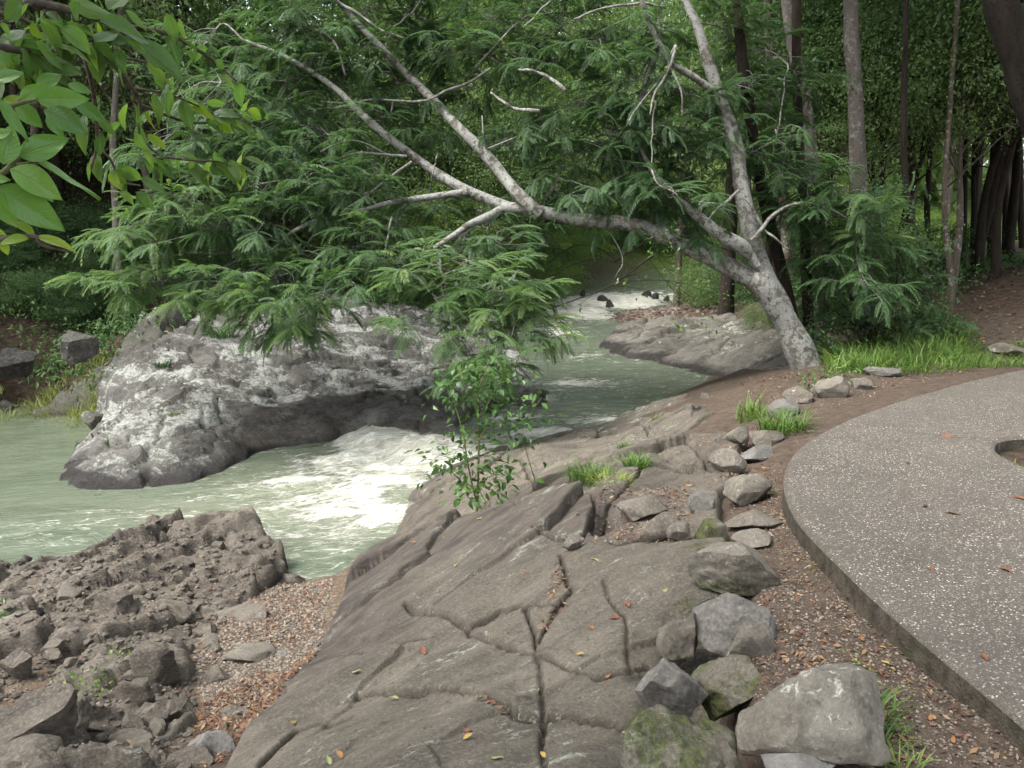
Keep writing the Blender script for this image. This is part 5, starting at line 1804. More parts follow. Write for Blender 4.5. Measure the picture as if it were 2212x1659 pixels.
# bare pale twigs
for k, (pts, y0, y1, r0, r1) in enumerate([
    ([(691, 219), (764, 222), (811, 215), (910, 219), (961, 197), (1010, 180), (1060, 150)], TY + .9, TY + 1.0, .013, .02),
    ([(1059, 354), (1052, 328), (1045, 292), (1041, 248)], TY + .7, TY + .5, .016, .008),
    ([(1220, 193), (1194, 171), (1165, 157), (1121, 149)], TY, TY + .2, .025, .014),
    ([(1165, 239), (1110, 233), (1085, 219), (1060, 200)], TY, TY + .2, .024, .012),
    ([(1460, 98), (1442, 157), (1416, 200), (1402, 248)], TY + .1, TY - .2, .020, .008),
    ([(1460, 98), (1446, 135), (1469, 197), (1475, 250)], TY + .1, TY - .1, .016, .008),
    ([(1420, 179), (1376, 233), (1358, 262)], TY, TY - .2, .012, .006),
    ([(1416, 219), (1409, 292), (1405, 365)], TY, TY - .2, .012, .006),
    ([(891, 350), (837, 386), (771, 441), (738, 463)], TY + .6, TY + .3, .020, .010),
    ([(880, 338), (819, 333), (764, 332), (691, 357), (640, 390)], TY + .7, TY + .3, .020, .007),
    ([(840, 336), (764, 303), (691, 328)], TY + .7, TY + .3, .014, .007),
    ([(946, 328), (932, 386)], TY + .7, TY + .5, .010, .006),
    ([(845, 470), (837, 518), (826, 580)], TY, TY - .2, .014, .010),
    ([(650, 20), (691, 62), (727, 98), (749, 164)], TY + 1.2, TY + 1.0, .010, .016),
    ([(724, 0), (782, 36), (819, 62), (873, 84)], TY + 1.2, TY + .9, .018, .010),
    ([(1613, 430), (1656, 499), (1704, 539)], TY, TY - .1, .022, .010),
    ([(1598, 412), (1562, 441), (1532, 474)], TY, TY - .3, .020, .010),
    ([(950, 560), (955, 591), (983, 653), (1038, 693), (1081, 715)], TY - .5, TY - .9, .020, .010),
    ([(700, 476), (640, 560), (600, 620), (560, 650)], TY + .2, TY - .1, .012, .006),
    ([(540, 545), (450, 600), (400, 640), (370, 660)], TY, TY - .2, .010, .005),
    ([(640, 500), (560, 520), (480, 500), (440, 520)], TY + .1, TY, .010, .005),
    ([(780, 240), (700, 235), (620, 250), (560, 280)], TY + 1.1, TY + .8, .012, .006),
    ([(735, 200), (660, 200), (600, 230)], TY + 1.1, TY + .8, .010, .006),
    ([(690, 160), (610, 175), (540, 160), (480, 180)], TY + 1.1, TY + .8, .010, .006),
    ([(860, 180), (830, 120), (850, 60), (890, 30)], TY + 1.4, TY + 1.1, .012, .007),
    ([(1300, 480), (1330, 520), (1345, 560), (1330, 600)], TY + .4, TY + .2, .010, .005),
    ([(1700, 140), (1690, 220), (1680, 300)], TY + .8, TY + .5, .010, .006),
    ([(1240, 40), (1300, 20), (1370, 8), (1440, 14)], TY + .3, TY + .5, .014, .018),
    ([(1130, 60), (1190, 0), (1230, -40)], TY + .5, TY + .8, .012, .012),
    ([(1010, 165), (1080, 90), (1130, 40), (1200, 25)], TY + 1.1, TY + .9, .012, .008),
]):
    Q = px_path(pts, y0, y1, 16, .08, 30 + k)
    V, F = tube(Q, np.linspace(r0, r1, 16), 6, .15, k)
    part('twig', V, F, M['bark_twig'], tree)
    limbs.append((Q, np.linspace(r0, r1, 16)))

LP = np.vstack([q for q, _ in limbs])
fr_r = np.random.default_rng(31)
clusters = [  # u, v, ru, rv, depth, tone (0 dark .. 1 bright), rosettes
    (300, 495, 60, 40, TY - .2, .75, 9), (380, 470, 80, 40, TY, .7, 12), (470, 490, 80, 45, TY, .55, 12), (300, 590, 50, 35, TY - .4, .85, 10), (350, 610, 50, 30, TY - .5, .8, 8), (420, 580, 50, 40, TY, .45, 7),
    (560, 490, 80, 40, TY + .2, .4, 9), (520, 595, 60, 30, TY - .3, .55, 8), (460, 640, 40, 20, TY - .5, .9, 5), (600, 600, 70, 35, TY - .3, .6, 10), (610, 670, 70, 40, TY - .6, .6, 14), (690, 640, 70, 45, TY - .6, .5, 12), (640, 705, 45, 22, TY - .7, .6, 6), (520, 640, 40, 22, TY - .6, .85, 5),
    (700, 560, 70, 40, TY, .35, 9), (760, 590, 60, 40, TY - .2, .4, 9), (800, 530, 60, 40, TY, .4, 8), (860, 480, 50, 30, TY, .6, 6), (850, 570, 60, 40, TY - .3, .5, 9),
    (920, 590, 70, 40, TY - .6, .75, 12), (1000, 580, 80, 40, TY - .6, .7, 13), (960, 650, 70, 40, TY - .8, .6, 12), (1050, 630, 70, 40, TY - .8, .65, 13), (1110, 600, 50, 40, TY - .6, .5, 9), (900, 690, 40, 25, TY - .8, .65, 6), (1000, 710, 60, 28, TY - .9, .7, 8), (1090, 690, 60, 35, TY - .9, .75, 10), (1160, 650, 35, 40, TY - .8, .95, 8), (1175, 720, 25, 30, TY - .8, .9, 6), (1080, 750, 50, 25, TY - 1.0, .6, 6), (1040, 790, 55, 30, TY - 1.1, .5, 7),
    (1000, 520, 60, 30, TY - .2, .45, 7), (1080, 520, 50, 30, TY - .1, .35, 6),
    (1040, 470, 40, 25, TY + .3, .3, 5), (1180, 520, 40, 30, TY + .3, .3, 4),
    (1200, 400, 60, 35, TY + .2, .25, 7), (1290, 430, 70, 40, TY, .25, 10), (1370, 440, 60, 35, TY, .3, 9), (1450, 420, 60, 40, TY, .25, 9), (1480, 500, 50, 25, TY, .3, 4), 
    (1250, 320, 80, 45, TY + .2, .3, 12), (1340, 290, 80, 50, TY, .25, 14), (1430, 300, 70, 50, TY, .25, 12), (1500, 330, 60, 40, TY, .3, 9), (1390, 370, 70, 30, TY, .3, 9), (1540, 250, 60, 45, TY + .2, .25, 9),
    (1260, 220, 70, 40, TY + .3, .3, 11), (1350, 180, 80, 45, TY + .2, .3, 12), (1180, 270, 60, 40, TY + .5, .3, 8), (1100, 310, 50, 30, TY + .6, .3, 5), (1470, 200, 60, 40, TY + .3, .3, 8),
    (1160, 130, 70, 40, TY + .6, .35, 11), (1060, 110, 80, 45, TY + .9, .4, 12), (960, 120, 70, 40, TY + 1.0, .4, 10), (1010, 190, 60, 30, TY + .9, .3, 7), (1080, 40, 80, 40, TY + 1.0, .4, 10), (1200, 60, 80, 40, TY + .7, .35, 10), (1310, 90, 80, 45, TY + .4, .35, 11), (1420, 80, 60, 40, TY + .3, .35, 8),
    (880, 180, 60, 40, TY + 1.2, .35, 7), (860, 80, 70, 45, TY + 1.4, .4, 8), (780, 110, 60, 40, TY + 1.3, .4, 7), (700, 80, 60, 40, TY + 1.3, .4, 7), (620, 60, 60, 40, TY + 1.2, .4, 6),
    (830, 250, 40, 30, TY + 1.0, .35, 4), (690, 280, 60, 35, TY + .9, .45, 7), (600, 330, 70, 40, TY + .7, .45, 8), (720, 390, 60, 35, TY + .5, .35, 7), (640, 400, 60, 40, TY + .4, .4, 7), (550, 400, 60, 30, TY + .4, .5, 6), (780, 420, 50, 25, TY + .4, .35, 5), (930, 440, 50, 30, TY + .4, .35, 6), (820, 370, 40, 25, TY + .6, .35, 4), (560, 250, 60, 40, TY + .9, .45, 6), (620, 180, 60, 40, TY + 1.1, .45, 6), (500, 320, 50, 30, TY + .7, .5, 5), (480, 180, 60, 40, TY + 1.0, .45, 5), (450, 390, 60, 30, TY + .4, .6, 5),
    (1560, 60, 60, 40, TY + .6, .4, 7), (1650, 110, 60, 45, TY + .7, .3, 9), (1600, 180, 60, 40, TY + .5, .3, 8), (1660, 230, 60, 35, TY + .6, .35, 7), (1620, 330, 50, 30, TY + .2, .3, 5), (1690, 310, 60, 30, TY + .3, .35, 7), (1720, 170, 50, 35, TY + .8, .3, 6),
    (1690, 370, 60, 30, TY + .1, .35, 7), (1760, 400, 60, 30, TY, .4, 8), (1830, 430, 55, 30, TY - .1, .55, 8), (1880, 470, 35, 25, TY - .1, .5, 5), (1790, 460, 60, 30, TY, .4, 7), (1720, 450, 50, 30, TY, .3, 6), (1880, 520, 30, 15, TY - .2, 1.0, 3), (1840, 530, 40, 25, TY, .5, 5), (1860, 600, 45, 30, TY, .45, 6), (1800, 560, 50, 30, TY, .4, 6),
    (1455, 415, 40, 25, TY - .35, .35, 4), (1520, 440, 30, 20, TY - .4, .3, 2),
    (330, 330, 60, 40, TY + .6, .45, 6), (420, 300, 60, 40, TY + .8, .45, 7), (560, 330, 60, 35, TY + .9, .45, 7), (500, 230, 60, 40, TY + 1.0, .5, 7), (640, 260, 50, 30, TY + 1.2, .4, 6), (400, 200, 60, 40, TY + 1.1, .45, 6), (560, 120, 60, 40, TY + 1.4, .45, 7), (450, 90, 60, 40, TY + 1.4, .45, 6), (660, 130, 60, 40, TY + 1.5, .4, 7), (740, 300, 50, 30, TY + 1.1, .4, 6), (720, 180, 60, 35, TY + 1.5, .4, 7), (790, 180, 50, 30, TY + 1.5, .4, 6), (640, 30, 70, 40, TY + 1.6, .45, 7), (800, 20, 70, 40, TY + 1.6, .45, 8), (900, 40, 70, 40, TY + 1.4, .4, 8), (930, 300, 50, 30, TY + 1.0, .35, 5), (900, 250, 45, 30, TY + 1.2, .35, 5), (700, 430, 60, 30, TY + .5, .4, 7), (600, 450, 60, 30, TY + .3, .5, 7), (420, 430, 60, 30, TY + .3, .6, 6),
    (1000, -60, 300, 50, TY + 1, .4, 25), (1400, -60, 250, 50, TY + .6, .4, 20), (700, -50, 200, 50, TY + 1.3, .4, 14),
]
FP_, FD_, FN_, FL_, FT_ = [], [], [], [], []
tw = Acc()
for (u, v, ru, rv, yd, tone, nro) in clusters:
    nro = int(round(nro * (1.25 if 880 < u < 1190 and v > 560 else 1.95)))
    if u > 850 and v < 600 and yd > TY - .35:
        yd += .62
    c = WY(u, v, yd)
    sx = ru / FP * yd
    sz = rv / FP * yd
    near = LP[np.argmin(((LP - c) ** 2).sum(1))]
    mid = (near + c) / 2 + fr_r.normal(0, .06, 3) + np.array([0, 0, .08 * np.linalg.norm(c - near)])
    end = c + unit(c - near) * sx * .4
    Q = smooth_path([near, mid, c, end], 14)
    Vt, Ft = tube(Q, np.linspace(.013, .004, 14), 5, .1, 1)
    tw.add(Vt, Ft)
    for k in range(nro):
        th = fr_r.uniform(0, 6.283)
        q = math.sqrt(fr_r.random())
        p = c + np.array([math.cos(th) * q * sx, fr_r.normal(0, .28), math.sin(th) * q * sz])
        a = Q[fr_r.integers(5, 14)]
        bdir = unit(p - a + fr_r.normal(0, .15, 3))
        if np.linalg.norm(p - a) < 1.6:
            Vt, Ft = tube(smooth_path([a, (a + p) / 2 + fr_r.normal(0, .04, 3), p], 6), np.linspace(.006, .003, 6), 4, 0, 1)
            tw.add(Vt, Ft)
        hz = unit(np.array([bdir[0], bdir[1], min(.25, max(-.35, bdir[2]))]) + fr_r.normal(0, .2, 3))
        sidev = unit(np.cross(UP, hz))
        tl = fr_r.uniform(.16, .34)
        Vt, Ft = tube(smooth_path([p, p + hz * tl * .5 + np.array([0, 0, .02]), p + hz * tl], 5), np.linspace(.0035, .002, 5), 4, 0, 1)
        tw.add(Vt, Ft)
        nf = fr_r.integers(7, 11)
        for f in range(nf):
            tt_ = f / (nf - 1)
            sg = 1 if f % 2 else -1
            fan = (1 - tt_) * 1.0 + .12
            d = unit(hz * (.35 + .9 * tt_) + sidev * sg * fan + UP * fr_r.uniform(-.15, .25) + fr_r.normal(0, .12, 3))
            FP_.append(p + hz * tl * tt_ + np.array([0, 0, .02 * math.sin(3 * tt_)]))
            FD_.append(d)
            FN_.append(unit(UP + fr_r.normal(0, .16, 3)))
            FL_.append(fr_r.uniform(.17, .32) * (.75 + .35 * math.sin(3.14 * tt_)))
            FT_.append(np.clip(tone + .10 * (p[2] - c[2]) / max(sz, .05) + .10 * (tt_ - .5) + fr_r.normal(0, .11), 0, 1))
FP_, FD_, FN_, FL_, FT_ = map(np.array, (FP_, FD_, FN_, FL_, FT_))
o = part('twigs', np.vstack(tw.V), np.vstack(tw.F), M['bark_twig'], tree)
stuff(o)
# the 300 fronds that show largest hang as parts of their own, the rest as one mass
dist = np.linalg.norm(FP_ - np.array([0, 0, EYE]), axis=1)
key = dist / FL_
order = np.argsort(key)
top = order[:300]
rest = order[300:]
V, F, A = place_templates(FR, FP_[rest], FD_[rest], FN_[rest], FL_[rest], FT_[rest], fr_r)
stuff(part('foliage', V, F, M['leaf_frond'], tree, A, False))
frm = {}
for k, (tv, tf) in enumerate(FR):
    for lv in range(5):
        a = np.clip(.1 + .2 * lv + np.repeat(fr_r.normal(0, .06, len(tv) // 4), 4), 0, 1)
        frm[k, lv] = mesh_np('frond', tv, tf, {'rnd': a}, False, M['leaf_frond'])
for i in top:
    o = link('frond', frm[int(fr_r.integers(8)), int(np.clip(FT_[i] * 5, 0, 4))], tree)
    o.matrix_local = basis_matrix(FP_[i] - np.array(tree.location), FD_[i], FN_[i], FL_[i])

# ------------------------------------------------------------------ forest trees
crown_meshes = {}


def crown(name, mat, seed, clumps=85, per=95, leaf=.055, w=.5, flat=.8, hollow=.5, down=.5, tone=(.15, .85)):
    r = np.random.default_rng(seed)
    acc = []
    aa = []
    cl = []
    d = unit(r.normal(0, 1, (clumps, 3)))
    rad = hollow + (1.05 - hollow) * r.random(clumps) ** .6
    lump = 1 + .35 * fbm(d[:, 0] * 2, d[:, 1] * 2, d[:, 2] * 2, seed, 2)
    C = d * (rad * lump)[:, None] * np.array([1, 1, flat])
    for c in C:
        s = r.uniform(.10, .20)
        V, F, A = leaf_cloud(r, int(per * r.uniform(.5, 1.4)), c, np.array([s, s, s * .6]), leaf, w, .5, down)
        t = r.uniform(*tone)
        acc.append(V)
        aa.append(np.clip(t * .6 + A * .4, 0, 1))
        cl.append(c)
    V = np.vstack(acc)
    F = np.arange(len(V)).reshape(-1, 4)
    F = np.vstack([F[:, [0, 1, 2]], F[:, [0, 2, 3]]])
    return mesh_np(name, V, F, {'rnd': np.concatenate(aa)}, False, M[mat]), np.array(cl)


CR = [crown('crown', 'leaf_bg', 800, 120, 110, .05, .55, .75), crown('crown', 'leaf_bg', 801, 110, 110, .06, .38, .9, .35, .9), crown('crown', 'leaf_dark', 802, 120, 110, .05, .5, .8), crown('crown', 'leaf_lime', 803, 100, 110, .045, .55, .8, .4), crown('crown', 'leaf_bg', 804, 110, 120, .042, .6, .85, .4), crown('crown', 'leaf_dark', 805, 110, 110, .065, .3, 1.1, .3, 1.0)]
CR_big = CR


def trunk_limbs_mesh(name, seed, mat, H, r0, cb, lean=(0, 0), C=None, cr=1.0, sides=9):
    """a tapering, slightly bent trunk of height H with limbs running to the crown clumps"""
    r = np.random.default_rng(seed)
    n = 12
    t = np.linspace(0, 1, n)
    Q = np.stack([lean[0] * t ** 1.3 + .02 * H * vnoise(t * 3, t * 0 + seed, seed=seed), lean[1] * t + .02 * H * vnoise(t * 3, t * 0 + seed, seed=seed + 1), t * H - .3], 1)
    Q[0, :2] = 0
    rad = r0 * (1.25 - .95 * t ** .8)
    rad[0] *= 1.35
    a = Acc()
    V, F = tube(Q, rad, sides, .2, seed)
    a.add(V, F, .5)
    if C is not None:
        top = Q[-1]
        for c in C[r.permutation(len(C))[:16]]:
            e = cb + c * cr
            s = Q[r.integers(n // 2, n - 1)]
            m = (s + e) / 2 + r.normal(0, .12, 3) * cr
            V, F = tube(smooth_path([s, m, e], 7), np.linspace(r0 * .28, r0 * .05, 7), 5, .1, seed)
            a.add(V, F, .5)
    return a.mesh(name, M[mat], True)


forest_protos = []
for k in range(6):
    me, cl = CR[k]
    H = [6.5, 7.5, 8.0, 6.0, 7.0, 9.0][k]
    cr = [2.4, 2.2, 2.6, 2.1, 2.4, 2.3][k]
    lean = (random.uniform(-.35, .35), random.uniform(-.4, .2))
    cb = np.array([lean[0], lean[1], H * .74])
    tm = trunk_limbs_mesh('trunk', 820 + k, ['bark_dark', 'bark_brown', 'bark_dark', 'bark_grey', 'bark_brown', 'bark_dark'][k], H * .85, .095, cb, lean, cl, cr)
    forest_protos.append((me, tm, cb, cr))


def forest_tree(k, x, y, s, rz, label, group, lift=0.0, sq=1.0):
    me, tm, cb, cr = forest_protos[k]
    z = float(G0(np.array([x]), np.array([y]))[0])
    e = empty('tree', (x, y, z), label, 'tree', group)
    e.rotation_euler = (0, 0, rz)
    e.scale = (s, s, s)
    link('trunk', tm, e)
    c = link('crown', me, e)
    c.location = Vector(cb) + Vector((0, 0, lift))
    c.scale = (cr, cr, cr * sq)
    return e


FL = ['rounded mid-green tree in the forest wall across the creek', 'drooping long-leaved tree in the forest wall across the creek', 'dark green tree in the shade of the forest across the creek', 'bright lime-green tree glowing in the forest across the creek', 'fine-leaved green tree in the forest wall across the creek', 'tall narrow dark tree in the forest across the creek']
RL = ['rounded mid-green tree in the dim forest behind the path', 'drooping long-leaved tree in the dim forest behind the path', 'dark green tree in the dim forest behind the path', 'lime-green tree lit beyond the dim forest behind the path', 'fine-leaved green tree in the dim forest behind the path', 'tall narrow dark tree in the dim forest behind the path']
HL = ['rounded mid-green tree on the steep left bank', 'drooping long-leaved tree on the steep left bank', 'dark green tree on the steep left bank', 'lime-green tree on the steep left bank', 'fine-leaved green tree on the steep left bank', 'tall narrow dark tree on the steep left bank']
fo = np.random.default_rng(17)
for (x, y, k, s) in [(-12, 16.5, 2, 1.1), (-9.2, 17.5, 5, 1.1), (-14.5, 19.5, 5, 1.25), (-7.0, 18.8, 2, 1.0), (-10.5, 20.5, 2, 1.2), (-6.2, 21, 0, 1.1), (-8.5, 23, 1, 1.2), (-13, 24, 2, 1.3), (-4.6, 20.3, 4, .95), (-16, 14.5, 2, 1.2), (-11, 27, 0, 1.4), (-6, 25.5, 4, 1.2), (-17, 22, 5, 1.4), (-13.2, 13.6, 5, 1.0), (-8.6, 15.6, 5, .95), (-11.0, 14.4, 2, 1.05), (-7.0, 16.6, 4, .9), (-12.4, 17.4, 2, 1.1), (-15, 12, 2, 1.2)]:
    forest_tree(k, x, y, s, fo.uniform(0, 6.28), HL[k], 'trees on the left bank')
for (x, y, k, s) in [(-3.2, 22.5, 4, .95), (-2.0, 25, 3, 1.0), (-3.8, 27, 0, 1.3), (-.6, 27.5, 4, 1.1), (.4, 31, 3, 1.2), (-2.0, 31, 0, 1.4), (2.2, 34, 0, 1.3), (.2, 37, 1, 1.6), (4, 44, 4, 1.5), (7, 47, 0, 1.6), (10, 50, 3, 1.7), (1, 43, 2, 1.7), (-5, 33, 1, 1.5), (-9, 33, 0, 1.6), (13, 47, 4, 1.5), (16, 52, 1, 1.8), (4.5, 52, 3, 2.0), (-2, 48, 4, 2.0), (20, 50, 0, 1.8), (-15, 32, 4, 1.8), (-8, 42, 0, 2.2), (-20, 27, 2, 1.8), (26, 52, 4, 2.0), (32, 48, 0, 2.0), (40, 46, 2, 2.2), (5.6, 41.5, 2, 1.0), (9.5, 43.5, 2, 1.1), (2.6, 38.2, 2, .9), (-4.6, 17.8, 0, .62), (-2.9, 18.6, 4, .62), (-5.6, 18.6, 0, .66), (-1.6, 19.6, 3, .60), (-.5, 21.0, 4, .66), (-3.9, 19.4, 3, .7), (-1.2, 22.8, 0, .75), (.4, 25.4, 0, .8), (-2.4, 21.2, 0, .8), (1.0, 28.6, 4, .85)]:
    forest_tree(k, x, y, s, fo.uniform(0, 6.28), FL[k], 'trees across the creek')
for (x, y, k, s) in [(5.2, 17.5, 0, .9), (7.2, 18.5, 2, 1.1), (9.5, 17.5, 5, 1.1), (6.2, 22, 1, 1.1), (9.0, 22.5, 2, 1.25), (12, 20.5, 2, 1.2), (10.5, 27, 0, 1.3), (7.6, 28, 4, 1.2), (13.5, 15.5, 2, 1.15), (16, 18, 5, 1.3), (11.5, 13.5, 2, 1.0), (24, 40, 3, 1.6), (4.3, 22.5, 4, .9), (6.7, 15.4, 2, .72), (8.2, 14.6, 0, .78), (9.6, 15.4, 4, .8), (7.7, 17.2, 0, .75), (11, 17, 2, .8), (10.2, 19, 0, .7), (6.0, 19.6, 4, .8), (12.6, 18.6, 4, .8), (8.8, 20.8, 0, .8), (5.6, 14.6, 4, .62), (7.2, 14.0, 4, .66), (8.9, 13.6, 0, .7), (10.4, 14.4, 4, .72), (5.0, 16.2, 0, .7), (9.0, 16.6, 0, .9), (6.4, 17.8, 0, 1.0), (8.4, 18.4, 4, 1.05), (10.8, 15.8, 0, .9), (12, 16.2, 4, 1.0)]:
    forest_tree(k, x, y, s, fo.uniform(0, 6.28), RL[k], 'trees of the forest behind the path', lift=fo.uniform(.2, 1.2))

for (x, y, k, s, l) in [(-5.2, -1.4, 1, 1.45, 'unseen drooping tree added for shade behind the viewer on the near shore'), (1.2, -5.5, 0, 1.5, 'unseen rounded tree added for shade behind the viewer near the path'), (5.0, -4.0, 4, 1.4, 'unseen fine-leaved tree added for shade behind the viewer across the path'), (7.6, 3.2, 0, 1.3, 'unseen rounded tree added for shade to the right of the path'), (-3.0, -6.5, 2, 1.5, 'unseen dark tree added for shade behind the viewer above the near shore')]:
    forest_tree(k, x, y, s, fo.uniform(0, 6.28), l, 'unseen trees added to shade the foreground', lift=1.0)  # out-of-view trees added so their crowns shade the foreground

# undergrowth: shrubs, each a crown close to the ground
SH = ['low rounded green shrub', 'low drooping shrub', 'low dark shrub', 'low lime-green shrub', 'low fine-leaved shrub', 'low dark narrow-leaved shrub']


def shrub(k, x, y, s, where, group, zs=.8, dz=0.0):
    z = float(G0(np.array([x]), np.array([y]))[0])
    o = link('shrub', CR[k][0], loc=(x, y, z + s * .55 + dz))
    o.rotation_euler = (0, 0, fo.uniform(0, 6.28))
    o.scale = (s, s, s * zs)
    tag(o, SH[k] + ' ' + where, 'shrub', group)
    return o


for (x, y, k, s) in [(-3.4, 18.6, 4, .9), (-2.4, 19.6, 0, 1.0), (-1.2, 20.6, 4, 1.0), (-.5, 22.2, 0, 1.1), (.3, 24, 4, 1.1), (1.0, 26, 3, 1.1), (-.2, 25.6, 0, 1.5), (-1.8, 22.5, 3, 1.2), (-3.6, 21, 2, 1.4), (.9, 29, 0, 1.4), (1.5, 32, 4, 1.5), (2.6, 36, 2, 1.5), (3.6, 39, 0, 1.6), (6, 43.5, 4, 1.8), (9, 46, 0, 1.8), (-4.8, 17.9, 2, .8), (-5.4, 18.8, 2, 1.1), (-1.4, 28, 3, 1.7), (12.5, 46, 4, 1.8), (16, 47, 3, 1.8), (-2.2, 21.0, 3, .9), (-.9, 23.8, 4, 1.1), (4.4, 40.5, 2, 1.6), (6.4, 41.5, 5, 1.7), (8.4, 42.4, 2, 1.7), (10.6, 43.5, 0, 1.8), (5.4, 43, 0, 2.2), (7.6, 44, 4, 2.2), (3.0, 37.0, 4, 1.5), (1.6, 33.6, 2, 1.3), (4.2, 39.0, 2, 1.7), (5.8, 40.5, 0, 1.7), (12.4, 44.5, 2, 1.8)]:
    shrub(k, x, y, s, 'on the bank across the creek', 'shrubs across the creek')
for (x, y, k, s) in [(-6.4, 17.2, 2, .9), (-8.2, 16.6, 2, .8), (-10.6, 16.4, 5, 1.0), (-12.2, 15, 2, 1.0), (-7.4, 17.9, 4, 1.0), (-9.4, 18.6, 2, 1.3), (-11.8, 18, 2, 1.4), (-9.6, 14.3, 2, .45), (-10.4, 13.2, 2, .6), (-6.0, 16.0, 2, .45), (-8.9, 15.2, 5, .4), (-7.2, 15.3, 2, .35), (-9.9, 15.2, 2, .55), (-11.3, 14.2, 5, .6), (-8.3, 14.0, 5, .3), (-10.9, 15.6, 2, .7), (-9.3, 16.2, 2, .6), (-7.9, 15.8, 4, .4), (-12, 13.4, 2, .5)]:
    shrub(k, x, y, s, 'in the shade of the steep left bank', 'shrubs on the left bank')
for (x, y, k, s) in [(6.6, 16.4, 2, .9), (5.6, 18.8, 2, 1.1), (7.8, 20.5, 4, 1.2), (5.0, 21.0, 0, 1.0), (9.8, 19.5, 2, 1.0), (4.6, 14.9, 4, .55), (5.5, 15.0, 2, .8), (8.5, 25, 2, 1.4), (6.3, 25.5, 4, 1.4), (12.5, 28, 3, 1.0), (14.5, 31, 3, 1.2), (16.5, 34, 3, 1.3), (11.5, 31, 3, 1.1), (18.5, 31, 3, 1.2)]:
    shrub(k, x, y, s, 'on the forest floor behind the path', 'shrubs behind the path')

for _ in range(30):
    x, y = fo.uniform(-13.5, -5.8), fo.uniform(13.6, 17.4)
    p = W(0, 0, 0)
    if float(G0(np.array([x]), np.array([y]))[0]) > -.5 and poly_sd(np.array([x]), np.array([y]), island_poly)[0] < -.4:
        shrub([2, 5, 2][int(fo.integers(3))], x, y, fo.uniform(.25, .6), 'in the shade of the steep left bank', 'shrubs on the left bank', .7)
for (x, y, s) in [(-1.2, 21.4, 1.1), (-2.8, 23.2, 1.3), (.2, 23.2, 1.0), (-.6, 26.0, 1.5), (1.2, 28.5, 1.3), (2.4, 33.5, 1.5), (-4.4, 19.6, .9), (3.2, 37.4, 1.4)]:
    shrub(3, x, y, s, 'high on the bank across the creek', 'shrubs across the creek', 1.0, .8)

# low undergrowth of the shaded banks, nobody could count it
ug = np.random.default_rng(61)
acc = Acc()
for x0, x1, y0, y1, n in [(-14, -5.2, 12.0, 18, 900), (4.6, 12, 13.6, 22, 120), (-5, 2, 17.6, 30, 160)]:
    for _ in range(n):
        x, y = ug.uniform(x0, x1), ug.uniform(y0, y1)
        z = float(G0(np.array([x]), np.array([y]))[0])
        if z < -.95 or poly_sd(np.array([x]), np.array([y]), island_poly)[0] > -.2:
            continue
        V, F, A = leaf_cloud(ug, 44, np.array([x, y, z + .12]), np.array([.26, .26, .10]), ug.uniform(.06, .12), .45, .8, .1)
        acc.add(V, F, np.clip(A * .6 + ug.uniform(0, .4), 0, 1))
stuff(link('undergrowth', acc.mesh('undergrowth', M['leaf_dark'], False)))

# the distant forest, one mass
vb, fb, ab = [], [], []
cv = np.zeros((len(CR[0][0].vertices), 3), np.float32)
far = Acc()
m0 = CR[4][0]
cv = np.empty(len(m0.vertices) * 3, np.float32)
m0.vertices.foreach_get('co', cv)
cv = cv.reshape(-1, 3)[::2]
frr = np.random.default_rng(5)
lc = []
for k in range(36):
    a = R(frr.uniform(-64, 64))
    d = frr.uniform(62, 85)
    c = np.array([d * math.sin(a), d * math.cos(a), 7 + frr.uniform(-3, 6)])
    V, F, A = leaf_cloud(frr, 1500, c, np.array([3.2, 2.0, 5.0]) * .9, 1.0, .6, .5, .4)
    far.add(V, F, np.clip(A * .6 + frr.uniform(0, .4), 0, 1))
stuff(link('distant_forest', far.mesh('distant_forest', M['leaf_bg'], False)))

# ------------------------------------------------------------------ tall trunks behind the leaning tree
tall_r = np.random.default_rng(3)


def tall_tree(pts, y, r0, mat, label, seed, crown_k=2, crown_z=8.5, crown_s=2.3, cat='tree', group='tall trunks behind the leaning tree', mid=True):
    P = [WY(u, v, y) for u, v in pts]
    b = P[0]
    gz = float(G0(np.array([b[0]]), np.array([b[1]]))[0])
    dirv = unit(P[-1] - P[-2])
    P = [np.array([b[0], b[1], gz - .25])] + [p for p in P if p[2] > gz + .2]
    while P[-1][2] < crown_z:
        P.append(P[-1] + unit(dirv * .5 + UP * .6) * 1.5)
    Q = smooth_path(P, 34)
    root = empty('tree', (b[0], b[1], gz), label, cat, group)
    rad = r0 * np.linspace(1.15, .62, 34)
    rad[0] *= 1.3
    V, F = tube(Q, rad, 10, .14, seed)
    part('trunk', V, F, M[mat], root)
    c = link('crown', CR[crown_k][0], root)
    c.location = Vector(Q[-1]) - root.location + Vector((0, 0, .4))
    c.scale = (crown_s, crown_s, crown_s * .7)
    c.rotation_euler = (0, 0, seed)
    return root


tall_tree([(1866, 700), (1860, 520), (1855, 390), (1851, 300), (1847, 200), (1840, 90), (1838, 0), (1834, -80)], 13.0, .118, 'bark_grey', 'straight grey-barked trunk, the thickest of those standing behind the dark bush', 1, 2)
tall_tree([(1778, 620), (1768, 470), (1757, 380), (1748, 290), (1735, 200), (1715, 110), (1706, 60), (1694, -60)], 12.6, .095, 'bark_grey', 'slightly bent grey trunk directly left of the straight grey one', 2, 0)
tall_tree([(1700, 560), (1692, 420), (1680, 320), (1670, 200), (1662, 60), (1655, -60)], 15.5, .085, 'bark_brown', 'thin grey-brown trunk standing farther back, left of the bent grey trunk', 3, 2)
tall_tree([(1716, 720), (1692, 600), (1652, 440), (1628, 300), (1606, 150), (1590, 0), (1580, -80)], 11.3, .075, 'bark_dark', 'dark slanting trunk just behind the pale leaning tree', 4, 5)
